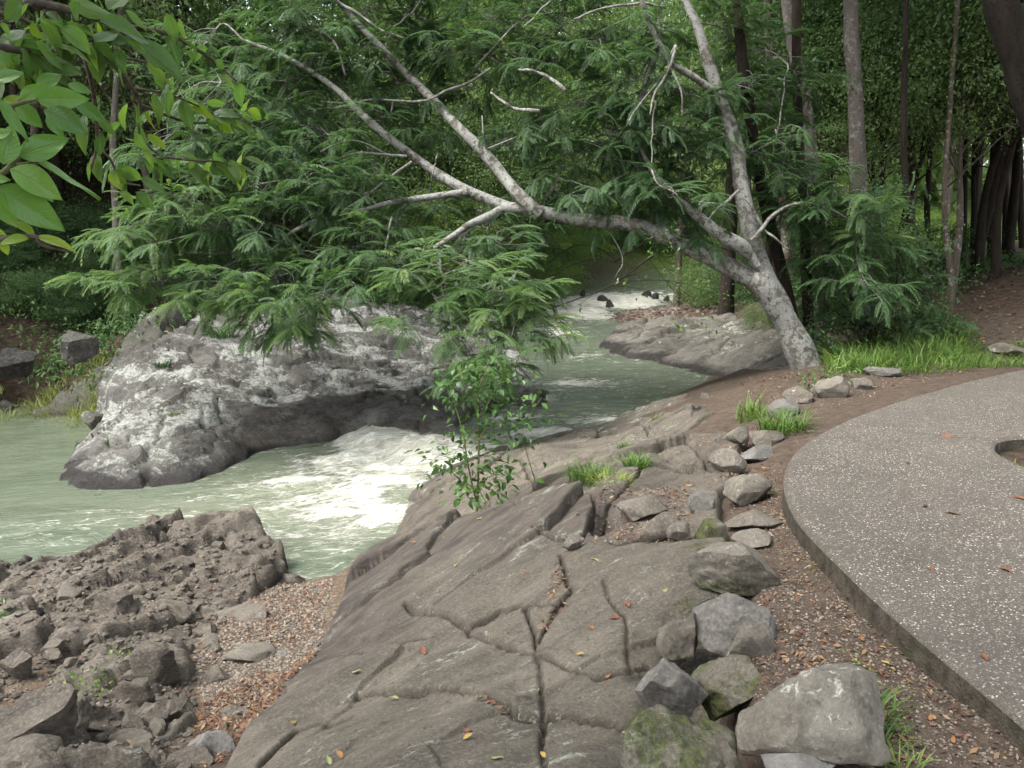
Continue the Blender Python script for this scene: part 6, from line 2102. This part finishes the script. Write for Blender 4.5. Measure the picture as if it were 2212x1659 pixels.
tall_tree([(1746, 730), (1742, 600), (1738, 480), (1728, 330), (1722, 180), (1720, 0)], 11.8, .07, 'bark_dark', 'dark upright trunk at the left side of the bush', 5, 2)
tall_tree([(1585, 320), (1578, 200), (1574, 60), (1560, 0), (1548, -60)], 18, .13, 'bark_dark', 'black-barked trunk forking at the top edge behind the leaning tree', 6, 2)
tall_tree([(2400, 760), (2310, 420), (2244, 250), (2208, 140), (2180, 60), (2150, -60)], 8.6, .19, 'bark_backlit', 'thick dark trunk leaning in at the upper right corner', 7, 2, 7.5, 2.6)
tall_tree([(2022, 735), (2012, 660), (1994, 600), (1980, 520), (1960, 420), (1952, 300)], 12.6, .05, 'bark_dark', 'thin dark leaning stem at the right side of the bush', 8, 2, 6.5, 1.6)
tall_tree([(2052, 700), (2056, 620), (2046, 520), (2040, 420), (2048, 280)], 13.2, .045, 'bark_brown', 'thin brown stem right of the dark leaning stem', 9, 2, 6.5, 1.6)
tall_tree([(1900, 440), (1912, 300), (1920, 240), (1935, 150)], 15.0, .05, 'bark_dark', 'thin dark stem curving right behind the straight grey trunk', 12, 2, 7.5, 1.8)
for k, (u, y, r0) in enumerate([(2078, 20, .065), (2108, 24, .08), (2140, 19, .06), (2168, 22, .075), (2205, 25, .09), (2010, 23, .07), (1965, 20, .055), (2120, 30, .10), (2190, 31, .10)]):
    tall_tree([(u, 600), (u - tall_r.uniform(-6, 8), 450), (u - tall_r.uniform(-10, 14), 250), (u - tall_r.uniform(-10, 20), 60)], y, r0, 'bark_dark', 'slim dark trunk in the dim forest at the right against the light-green clearing', 20 + k, [2, 5, 0][k % 3], 9.5, 2.4, group='slim trunks against the clearing')
tall_tree([(262, 640), (252, 540), (250, 460), (246, 380), (244, 300), (250, 200), (255, 80), (262, 0)], 15.2, .062, 'bark_grey', 'thin pale trunk rising from the dark left bank', 50, 2, 8.0, 2.0, group='thin trunks on the left bank')
tall_tree([(72, 560), (76, 420), (74, 300), (80, 180), (84, 40)], 16.5, .07, 'bark_brown', 'faint dark trunk on the left bank behind the broad leaves', 51, 2, 8.5, 2.0, group='thin trunks on the left bank')

# ------------------------------------------------------------------ the bush beside the trunk
b0 = solve_support(1880, 735, -.05)
BY = 11.3
bush = empty('bush', (WY(1890, 730, BY)[0], BY, float(G0(np.array([WY(1890, 730, BY)[0]]), np.array([BY]))[0])), 'dense dark green bush of feathery and small leaves right of the leaning trunk', 'bush')
bc = [(1790, 480, 60, 40), (1850, 470, 60, 40), (1910, 500, 60, 40), (1800, 540, 60, 40), (1870, 560, 70, 40), (1940, 570, 60, 40), (1990, 620, 50, 40), (1780, 600, 50, 40), (1850, 630, 70, 40), (1920, 650, 60, 40), (1980, 680, 50, 30), (1800, 680, 60, 40), (1870, 700, 70, 30), (1770, 650, 40, 40), (2030, 690, 30, 15), (1940, 715, 60, 20), (1760, 730, 30, 30), (1890, 420, 50, 30), (1960, 520, 40, 30)]
br_ = np.random.default_rng(8)
acc = Acc()
Pf, Df, Nf, Lf, Tf = [], [], [], [], []
st = Acc()
for (u, v, ru, rv) in bc:
    yd = BY + br_.uniform(-.3, .8)
    c = WY(u, v, yd)
    V, F, A = leaf_cloud(br_, 520, c, np.array([ru / FP * yd * .7, .35, rv / FP * yd * .7]), .055, .5, .5, .3)
    acc.add(V, F, np.clip(A * .6 + br_.uniform(0, .35), 0, 1))
    for _ in range(26):
        p = c + br_.normal(0, 1, 3) * np.array([ru / FP * yd * .6, .3, rv / FP * yd * .6])
        Pf.append(p)
        Df.append(unit(br_.normal(0, 1, 3) * np.array([1, .7, .4]) + np.array([0, -.4, 0])))
        Nf.append(unit(UP + br_.normal(0, .3, 3)))
        Lf.append(br_.uniform(.18, .32))
        Tf.append(np.clip(.38 + br_.normal(0, .15), 0, 1))
    base = np.array(bush.location) + np.array([br_.uniform(-.3, .3), 0, -.05])
    V, F = tube(smooth_path([base, (base + c) / 2 + br_.normal(0, .12, 3), c], 8), np.linspace(.022, .005, 8), 5, .1, 2)
    st.add(V, F)
stuff(part('foliage', np.vstack(acc.V), np.vstack(acc.F), M['leaf_frond'], bush, np.concatenate(acc.A), False))
V, F, A = place_templates(FR, *map(np.array, (Pf, Df, Nf, Lf, Tf)), br_)
stuff(part('feathery_leaves', V, F, M['leaf_frond'], bush, A, False))
stuff(part('stems', np.vstack(st.V), np.vstack(st.F), M['bark_dark'], bush))

# ------------------------------------------------------------------ the sapling on the bedrock
sp_ = solve_support(1030, 1100, -.8) + np.array([0, .10, -.16])
SY = float(sp_[1])
sap = empty('sapling', tuple(sp_), 'slender green sapling rooted in a crevice of the bedrock in front of the rapids', 'sapling')
stems = [([(1030, 1105), (1032, 1065), (1034, 990), (1035, 919), (1034, 846), (1056, 780)], SY, SY + .1, .011), ([(1035, 950), (1052, 926), (1092, 915), (1128, 912), (1154, 882), (1170, 860)], SY, SY + .2, .006), ([(1030, 1085), (1015, 1028), (1001, 937), (979, 868), (965, 835)], SY, SY - .1, .008), ([(1035, 900), (1060, 860), (1090, 810)], SY, SY + .1, .005), ([(1012, 1010), (980, 990), (950, 985), (930, 1000)], SY, SY - .1, .004), ([(1155, 1040), (1152, 1025), (1138, 980), (1128, 940)], SY + .4, SY + .4, .006), ([(1034, 880), (1005, 840), (990, 800)], SY, SY + .1, .005), ([(1034, 1050), (1070, 1020), (1100, 1010)], SY, SY - .1, .004), ([(1032, 1090), (1010, 1070), (990, 1050)], SY, SY - .1, .004)]
sr = np.random.default_rng(12)
slm = [leaf_mesh('leaf', M['leaf_sapling'], t, nu=4, nv=1, w=.55, fold=.25, droop=d) for t in (.1, .35, .6, .9) for d in (.15, .4)]
for pts, y0, y1, r0 in stems:
    Q = px_path(pts, y0, y1, 20, .03, 3)
    V, F = tube(Q, np.linspace(r0, r0 * .4, 20), 6, .05, 3)
    part('stem', V, F, M['stem'], sap)
sl = [(Q, w) for Q, w in [(px_path(p, a, b, 40), 1) for p, a, b, _ in stems]]
spots = []
for Q, _ in sl[:5]:
    for _ in range(26):
        spots.append((Q[sr.integers(12, 40)], .10))
for Q, _ in sl[6:7]:
    for _ in range(22):
        spots.append((Q[sr.integers(10, 40)], .09))
for _ in range(8):
    spots.append((sl[5][0][sr.integers(20, 40)], .06))
for Q, _ in sl[7:9]:
    for _ in range(18):
        spots.append((Q[sr.integers(14, 40)], .07))
for _ in range(60):
    spots.append((WY(1030, 1045, SY - .05), .13))
for _ in range(34):
    spots.append((WY(sr.uniform(960, 1100), sr.uniform(790, 880), SY + .05), .07))
for _ in range(22):
    spots.append((WY(sr.uniform(1090, 1170), sr.uniform(870, 960), SY + .15), .05))
for q, sg in spots[:298]:
    p = q + sr.normal(0, sg, 3) * np.array([1, .7, .6])
    d = unit(sr.normal(0, 1, 3) * np.array([1, .8, .4]) + (p - q) * 6 + np.array([0, 0, -.35]))
    low = p[2] < sp_[2] + .38
    i = int(np.clip(sr.normal(5.2 if low else 2.4, 1.4), 0, 7))
    o = link('leaf', slm[i], sap)
    o.matrix_local = basis_matrix(p - sp_, d, unit(UP + sr.normal(0, .5, 3)), sr.uniform(.05, .085))

acc = Acc()
for (u, v, n, rr_) in [(1030, 1040, 60, .13), (1000, 960, 40, .10), (1060, 930, 40, .12), (1030, 880, 60, .14), (1110, 905, 40, .11), (1000, 840, 40, .12), (1060, 810, 60, .15), (1150, 880, 30, .09), (960, 1000, 20, .08)]:
    V, F, A = leaf_cloud(sr, n, WY(u, v, SY + .08), np.array([rr_, rr_ * .7, rr_ * .7]), .062, .55, .6, .3)
    acc.add(V, F, A)
stuff(part('foliage', np.vstack(acc.V), np.vstack(acc.F), M['leaf_sapling'], sap, np.concatenate(acc.A), False))

# ------------------------------------------------------------------ the broad-leaved tree reaching in at the upper left
tx = np.array([-2.35, 1.7, float(G0(np.array([-2.35]), np.array([1.7]))[0])])
fig = empty('broadleaf_tree', tuple(tx), 'broad-leaved tree reaching in from the upper left with glossy light-green leaves', 'tree')
V, F = tube(smooth_path([tx + [0, 0, -.2], tx + [.1, .1, 1.4], tx + [.0, .2, 3.2], tx + [-.2, .1, 4.6]], 24), np.linspace(.10, .05, 24), 10, .12, 5)
part('trunk', V, F, M['bark_grey'], fig)


def at_d(u, v, d):
    r_ = ray(u, v)
    return np.array([0, 0, EYE]) + r_ / np.linalg.norm(r_) * d


bigm = [leaf_mesh('leaf', M['leaf_big'], t, nu=10, nv=4, w=.46, fold=.28, droop=d, wave=w_, seed=t * 9) for t, d, w_ in ((.2, .12, .5), (.45, .22, .3), (.7, .16, .6), (.9, .3, .4), (.55, .05, .7))]
drkm = [leaf_mesh('leaf', M['leaf_big_dark'], t, nu=8, nv=3, w=.44, fold=.28, droop=d, wave=.5, seed=t * 9) for t, d in ((.1, .15), (.35, .3), (.55, .1), (.8, .35))]
yngm = [leaf_mesh('leaf', M['leaf_young'], t, nu=8, nv=3, w=.44, fold=.3, droop=d, wave=.4, seed=t * 9) for t, d in ((.3, .15), (.7, .25))]
lr2 = np.random.default_rng(23)
Z1 = .3645


def near_leaf(b, t, d, mesh, wid=1.0, nz=.6, tilt=0.0, dd=.0):
    B, T = at_d(b[0] * Z1, b[1] * Z1, d), at_d(t[0] * Z1, t[1] * Z1, d + dd)
    dv = T - B
    L = np.linalg.norm(dv)
    view = unit(np.array([0, 0, EYE]) - (B + T) / 2)
    side = unit(np.cross(dv, view))
    n = unit(view * (1 - nz) + UP * nz + side * tilt)
    o = link('leaf', mesh, fig)
    o.matrix_local = basis_matrix(B - tx, dv, n, (L * 1.03, L * 1.03 * wid, L * 1.03))
    return o


for b, t, d, k, wd, nz, tl in [
    ((210, 585), (525, 582), 1.38, 1, 1.05, .35, .3), ((262, 650), (528, 782), 1.36, 0, 1.25, .3, 0), ((90, 612), (252, 755), 1.40, 2, 1.25, .35, .2), ((-20, 590), (168, 832), 1.25, 4, 1.1, .45, -.6), ((110, 925), (402, 815), 1.32, 2, 1.15, .35, .2), ((18, 975), (70, 740), 1.30, 1, 1.3, .3, .1), ((60, 1000), (380, 1152), 1.28, 3, 1.25, .3, 0), ((215, 958), (590, 1168), 1.33, 4, 1.05, .8, -.3), ((-20, 1105), (390, 1352), 1.29, 1, 1.05, .4, .2), ((-60, 1180), (160, 1335), 1.31, 3, 1.3, .35, 0),
    ((120, 600), (275, 500), 1.42, 2, 1.2, .4, .3), ((440, 600), (632, 722), 1.45, 0, 1.0, .4, .2), ((215, 515), (360, 440), 1.5, 0, 1.3, .4, .2), ((275, 690), (380, 810), 1.44, 0, 1.2, .3, 0), ((190, 1080), (325, 1190), 1.36, 1, 1.1, .4, .1), ((400, 500), (545, 545), 1.5, 0, 1.0, .4, .2), ((-60, 820), (60, 760), 1.30, 3, 1.2, .4, .1), ((-40, 480), (130, 420), 1.45, 0, 1.2, .4, 0), ((-80, 1060), (60, 1060), 1.28, 2, 1.2, .3, 0), ((0, 300), (60, 400), 1.5, 0, 1.4, .3, 0),
]:
    near_leaf(b, t, d, bigm[k], wd, nz, tl)
for b, t, d, k, wd, nz, tl in [((205, 1400), (60, 1285), 1.30, 0, 1.2, .5, .3), ((212, 1402), (462, 1460), 1.30, 1, 1.0, .5, -.3), ((170, 1412), (-10, 1430), 1.29, 0, 1.1, .4, .2), ((10, 1430), (50, 1510), 1.30, 1, 1.4, .3, 0), ((90, 1350), (165, 1250), 1.32, 0, .9, .4, .2), ((-60, 1360), (40, 1385), 1.3, 1, 1.2, .4, 0)]:
    near_leaf(b, t, d, yngm[k], wd, nz, tl)


def fig_twig(pts, d0, d1, r0, r1, mat='stem', n=16):
    P = [at_d(u * Z1, v * Z1, d0 + (d1 - d0) * i / (len(pts) - 1)) for i, (u, v) in enumerate(pts)]
    Q = smooth_path(P, n)
    V, F = tube(Q, np.linspace(r0, r1, n), 7, .05, 1)
    part('twig', V, F, M[mat], fig)
    return Q


fig_twig([(-300, 1080), (-100, 1060), (0, 1035), (60, 985), (110, 925)], 1.3, 1.31, .006, .003)
fig_twig([(-300, 1000), (-100, 700), (90, 620), (220, 590)], 1.35, 1.38, .006, .002)
fig_twig([(220, 590), (260, 640), (440, 600)], 1.38, 1.44, .002, .0015)
fig_twig([(60, 985), (140, 970), (215, 958)], 1.31, 1.33, .0025, .0015)
fig_twig([(-300, 1440), (0, 1420), (130, 1405), (210, 1402), (240, 1445), (330, 1475), (432, 1496)], 1.3, 1.3, .005, .0018, 'bark_brown')
fig_twig([(90, 610), (150, 560), (215, 515)], 1.42, 1.5, .002, .0015)
# darker leafy twigs a little farther back
tws = []
for pts, d0, d1, r0, r1 in [
    ([(-400, -150), (-100, -40), (430, 60), (700, 150), (1000, 200), (1250, 350), (1400, 480)], 2.0, 2.8, .012, .003),
    ([(-400, 250), (0, 280), (280, 310), (520, 240), (700, 240)], 1.9, 2.4, .010, .003),
    ([(430, 60), (520, 400), (560, 600), (575, 850), (530, 1030)], 2.3, 2.5, .007, .003),
    ([(575, 880), (650, 940), (720, 1070), (830, 1100)], 2.5, 2.6, .004, .002),
    ([(600, 300), (780, 520), (830, 620), (830, 800), (960, 930), (1060, 940)], 2.5, 2.8, .006, .002),
    ([(640, 330), (900, 380), (980, 480), (920, 580)], 2.5, 2.7, .004, .002),
    ([(830, 620), (1100, 720), (1300, 720), (1420, 680), (1500, 620)], 2.7, 3.0, .005, .002),
    ([(960, 930), (1150, 950), (1300, 960), (1450, 1000)], 2.7, 2.9, .004, .002),
    ([(780, 520), (1000, 560), (1200, 640), (1330, 700)], 2.6, 2.9, .004, .002),
    ([(-200, 60), (100, 100), (250, 180), (340, 130)], 2.0, 2.3, .006, .002),
    ([(290, 0), (330, 130), (310, 270)], 2.6, 2.6, .008, .006),
    ([(-200, 420), (60, 440), (250, 430)], 2.1, 2.2, .005, .002),
]:
    tws.append((fig_twig(pts, d0, d1, r0, r1, 'bark_brown', 30), len(pts)))
cnt = [22, 26, 6, 9, 18, 6, 12, 12, 10, 14, 2, 12]
for (Q, _), c_ in zip(tws, cnt):
    for _ in range(int(c_ * 1.25)):
        i = lr2.integers(9, 30)
        p = Q[i] + lr2.normal(0, .02, 3)
        tg = unit(Q[min(i + 1, 29)] - Q[max(i - 1, 0)])
        d = unit(tg * .7 + lr2.normal(0, .6, 3) * np.array([1, .8, .5]) + np.array([0, 0, -.55]))
        L = lr2.uniform(.05, .09)
        o = link('leaf', drkm[lr2.integers(4)] if lr2.random() < .93 else yngm[0], fig)
        o.matrix_local = basis_matrix(p - tx, d, unit(UP * .7 + np.array([0, -.5, 0]) + lr2.normal(0, .4, 3)), (L, L * lr2.uniform(.9, 1.25), L))
for b, t, d in [((640, 60), (760, -60), 2.0), ((590, 130), (930, 200), 2.2), ((470, 20), (400, 130), 2.1), ((540, -60), (620, 40), 2.0), ((700, 260), (690, 370), 2.2), ((750, 250), (870, 300), 2.2), ((780, 240), (1120, 450), 2.3), ((360, 170), (600, 300), 2.0), ((200, 250), (390, 410), 2.0), ((120, 290), (215, 420), 2.0), ((840, 260), (970, 410), 2.4), ((20, 300), (-30, 450), 1.9), ((130, 0), (20, 130), 2.0), ((330, 150), (480, 180), 2.2), ((0, 140), (120, 260), 2.1), ((560, 250), (700, 180), 2.2)]:
    near_leaf(b, t, d, drkm[lr2.integers(4)], 1.1, .4, lr2.uniform(-.2, .2), .05)

# ------------------------------------------------------------------ thin brown twigs over the far creek, driftwood
for k, (pts, y, r0, lb) in enumerate([
    ([(1416, 547), (1360, 590), (1311, 620), (1230, 653), (1150, 680), (1099, 700)], 9.6, .010, 'long thin brown twig slanting down across the far rapids'),
    ([(1183, 569), (1215, 545), (1249, 529), (1290, 535), (1311, 547), (1330, 565)], 13.0, .014, 'arched bare twig in front of the dark opening across the creek'),
    ([(1330, 565), (1352, 548), (1380, 530), (1420, 500)], 13.0, .012, 'bare twig rising to the right of the dark opening'),
    ([(1185, 600), (1240, 570), (1290, 560), (1345, 570)], 13.2, .010, 'nearly level bare twig under the arched one'),
]):
    Q = px_path(pts, y, y + .3, 20, .05, k)
    V, F = tube(Q, np.linspace(r0, r0 * .5, 20), 6, .1, k)
    if k:
        e = link('bare_twig', mesh_np('bare_twig', V[:-1], F[:-6], None, True, M['bark_dark']))
        tag(e, lb, 'twig', 'bare twigs over the creek')
        continue
    e = empty('leafy_twig', tuple(Q[0]), 'long thin brown twig with a few small leaves slanting down across the far rapids', 'twig')
    part('stem', V[:-1], F[:-6], M['bark_dark'], e)
    acc = Acc()
    lt_ = np.random.default_rng(44)
    for (u, v, n, rr_) in [(1416, 550, 22, .10), (1450, 590, 20, .10), (1490, 640, 22, .11), (1385, 620, 16, .08), (1440, 505, 22, .10), (1540, 690, 20, .10), (1490, 705, 18, .09), (1350, 600, 10, .05), (1520, 600, 16, .09), (1560, 650, 14, .08), (1250, 660, 8, .05)]:
        c_ = WY(u, v, 9.7)
        V, F, A = leaf_cloud(lt_, n, c_, np.array([rr_, rr_ * .6, rr_ * .8]), .055, .55, .5, .4)
        acc.add(V, F, A)
        V, F = tube(smooth_path([Q[lt_.integers(0, 8)], (c_ + Q[3]) / 2 + np.array([0, 0, .04]), c_], 6), np.linspace(.004, .002, 6), 4, 0, 1)
        part('twiglet', V[:-1], F[:-4], M['bark_dark'], e)
    stuff(part('leaves', np.vstack(acc.V), np.vstack(acc.F), M['leaf_sapling'], e, np.concatenate(acc.A), False))
Q = np.array([solve_support(u, v, -.9) + np.array([0, 0, .05]) for u, v in [(-40, 842), (40, 838), (75, 826), (110, 812), (150, 792), (185, 765)]])
V, F = tube(smooth_path(Q, 24), np.linspace(.035, .015, 24), 8, .2, 4)
a = Acc()
a.add(V, F)
V, F = tube(smooth_path([Q[2], Q[2] + [.3, .1, .18], Q[2] + [.75, .2, .25]], 10), np.linspace(.018, .008, 10), 6, .2, 5)
a.add(V, F)
tag(link('dead_branch', a.mesh('dead_branch', M['wood_dead'])), 'dead brown branch lying across the rocks at the back of the still pool', 'branch')


# ------------------------------------------------------------------ labels that say which one
def photo_u(o):
    p = o.matrix_world.translation if o.parent else o.location
    x, y, z = p[0], p[1], p[2] - EYE
    f = y * CP - z * SP
    return (1106 + FP * x / f, math.hypot(p[0], p[1])) if f > .5 else (-999, 1e3)


MARKS = [(-60, 'out of frame at left'), (120, 'behind the broad leaves'), (330, 'above the still pool'), (560, 'above the lichen outcrop'), (800, 'above the outcrop crest'), (1000, 'in line with the falls'), (1180, 'in line with the sapling'), (1500, 'beyond the far rapids'), (1790, 'behind the leaning trunk'), (2050, 'behind the dark bush'), (2230, 'behind the brown bank'), (99999, 'out of frame at right')]
RANK = ['nearest', 'second nearest', 'third nearest', 'fourth nearest', 'fifth nearest', 'sixth nearest', 'seventh nearest', 'eighth nearest', 'ninth nearest', 'tenth nearest', 'eleventh nearest', 'twelfth nearest', 'thirteenth nearest', 'fourteenth nearest', 'fifteenth nearest', 'sixteenth nearest', 'farthest']
PLACE = {'trees on the left bank': 'on the left bank', 'trees across the creek': 'across the creek', 'trees of the forest behind the path': 'in the dim forest', 'shrubs across the creek': 'across the creek', 'shrubs on the left bank': 'on the left bank', 'shrubs behind the path': 'on the forest floor', 'slim trunks against the clearing': 'against the clearing'}
sets = {}
for o in sc.objects:
    g = o.get('group')
    if g in PLACE and o.get('label'):
        w = o['label'].split()
        n = 1 + next(i for i, q in enumerate(w) if q in ('tree', 'shrub', 'trunk'))
        u, d = photo_u(o)
        mark = next(t for lim, t in MARKS if u < lim)
        sets.setdefault((' '.join(w[:n]), PLACE[g], mark), []).append((d, o))
for (kind, place, mark), lst in sets.items():
    lst.sort(key=lambda q: q[0])
    for i, (d, o) in enumerate(lst):
        o['label'] = kind + ' ' + place + ' ' + mark + (', ' + RANK[min(i, 16)] if len(lst) > 1 else '')

SHORT = {41: 'big split corner boulder', 42: 'steep-sided brown block', 43: 'rounded corner boulder', 44: 'flat grey slab at the bottom edge', 45: 'long flat tan slab', 46: 'small blue-grey stone', 47: 'upright grey block', 48: 'pale square-faced block', 49: 'fractured pale block', 50: 'pointed rock with the hollow', 51: 'dark jutting shelf', 52: 'near-black wet stone', 53: 'low stone sunk in gravel', 54: 'rounded grey-blue stone', 55: 'stepped broken stone', 56: 'leaning brown slab', 57: 'knobbly rock at the tip', 58: 'angular stone by the weed', 59: 'pale block at the gravel edge'}
names = [(o, SHORT[k]) for k, o in beach_named.items()]
bucket = {}
for o in small:
    q, sh = min(names, key=lambda t: (t[0].location - o.location).length)
    dx, dy = o.location[0] - q.location[0], o.location[1] - q.location[1]
    side = ('right of' if dx > 0 else 'left of') if abs(dx) > abs(dy) else ('behind' if dy > 0 else 'in front of')
    bucket.setdefault(side + ' the ' + sh, []).append(o)
for t, lst in bucket.items():
    lst.sort(key=lambda o: -o.scale[0])
    for i, o in enumerate(lst):
        o['label'] = 'broken rock ' + t + ('' if len(lst) == 1 else ', ' + ['largest', 'second largest', 'third largest', 'fourth largest', 'fifth largest', 'sixth largest', 'seventh largest', 'eighth largest', 'ninth largest', 'smallest'][min(i, 9)])
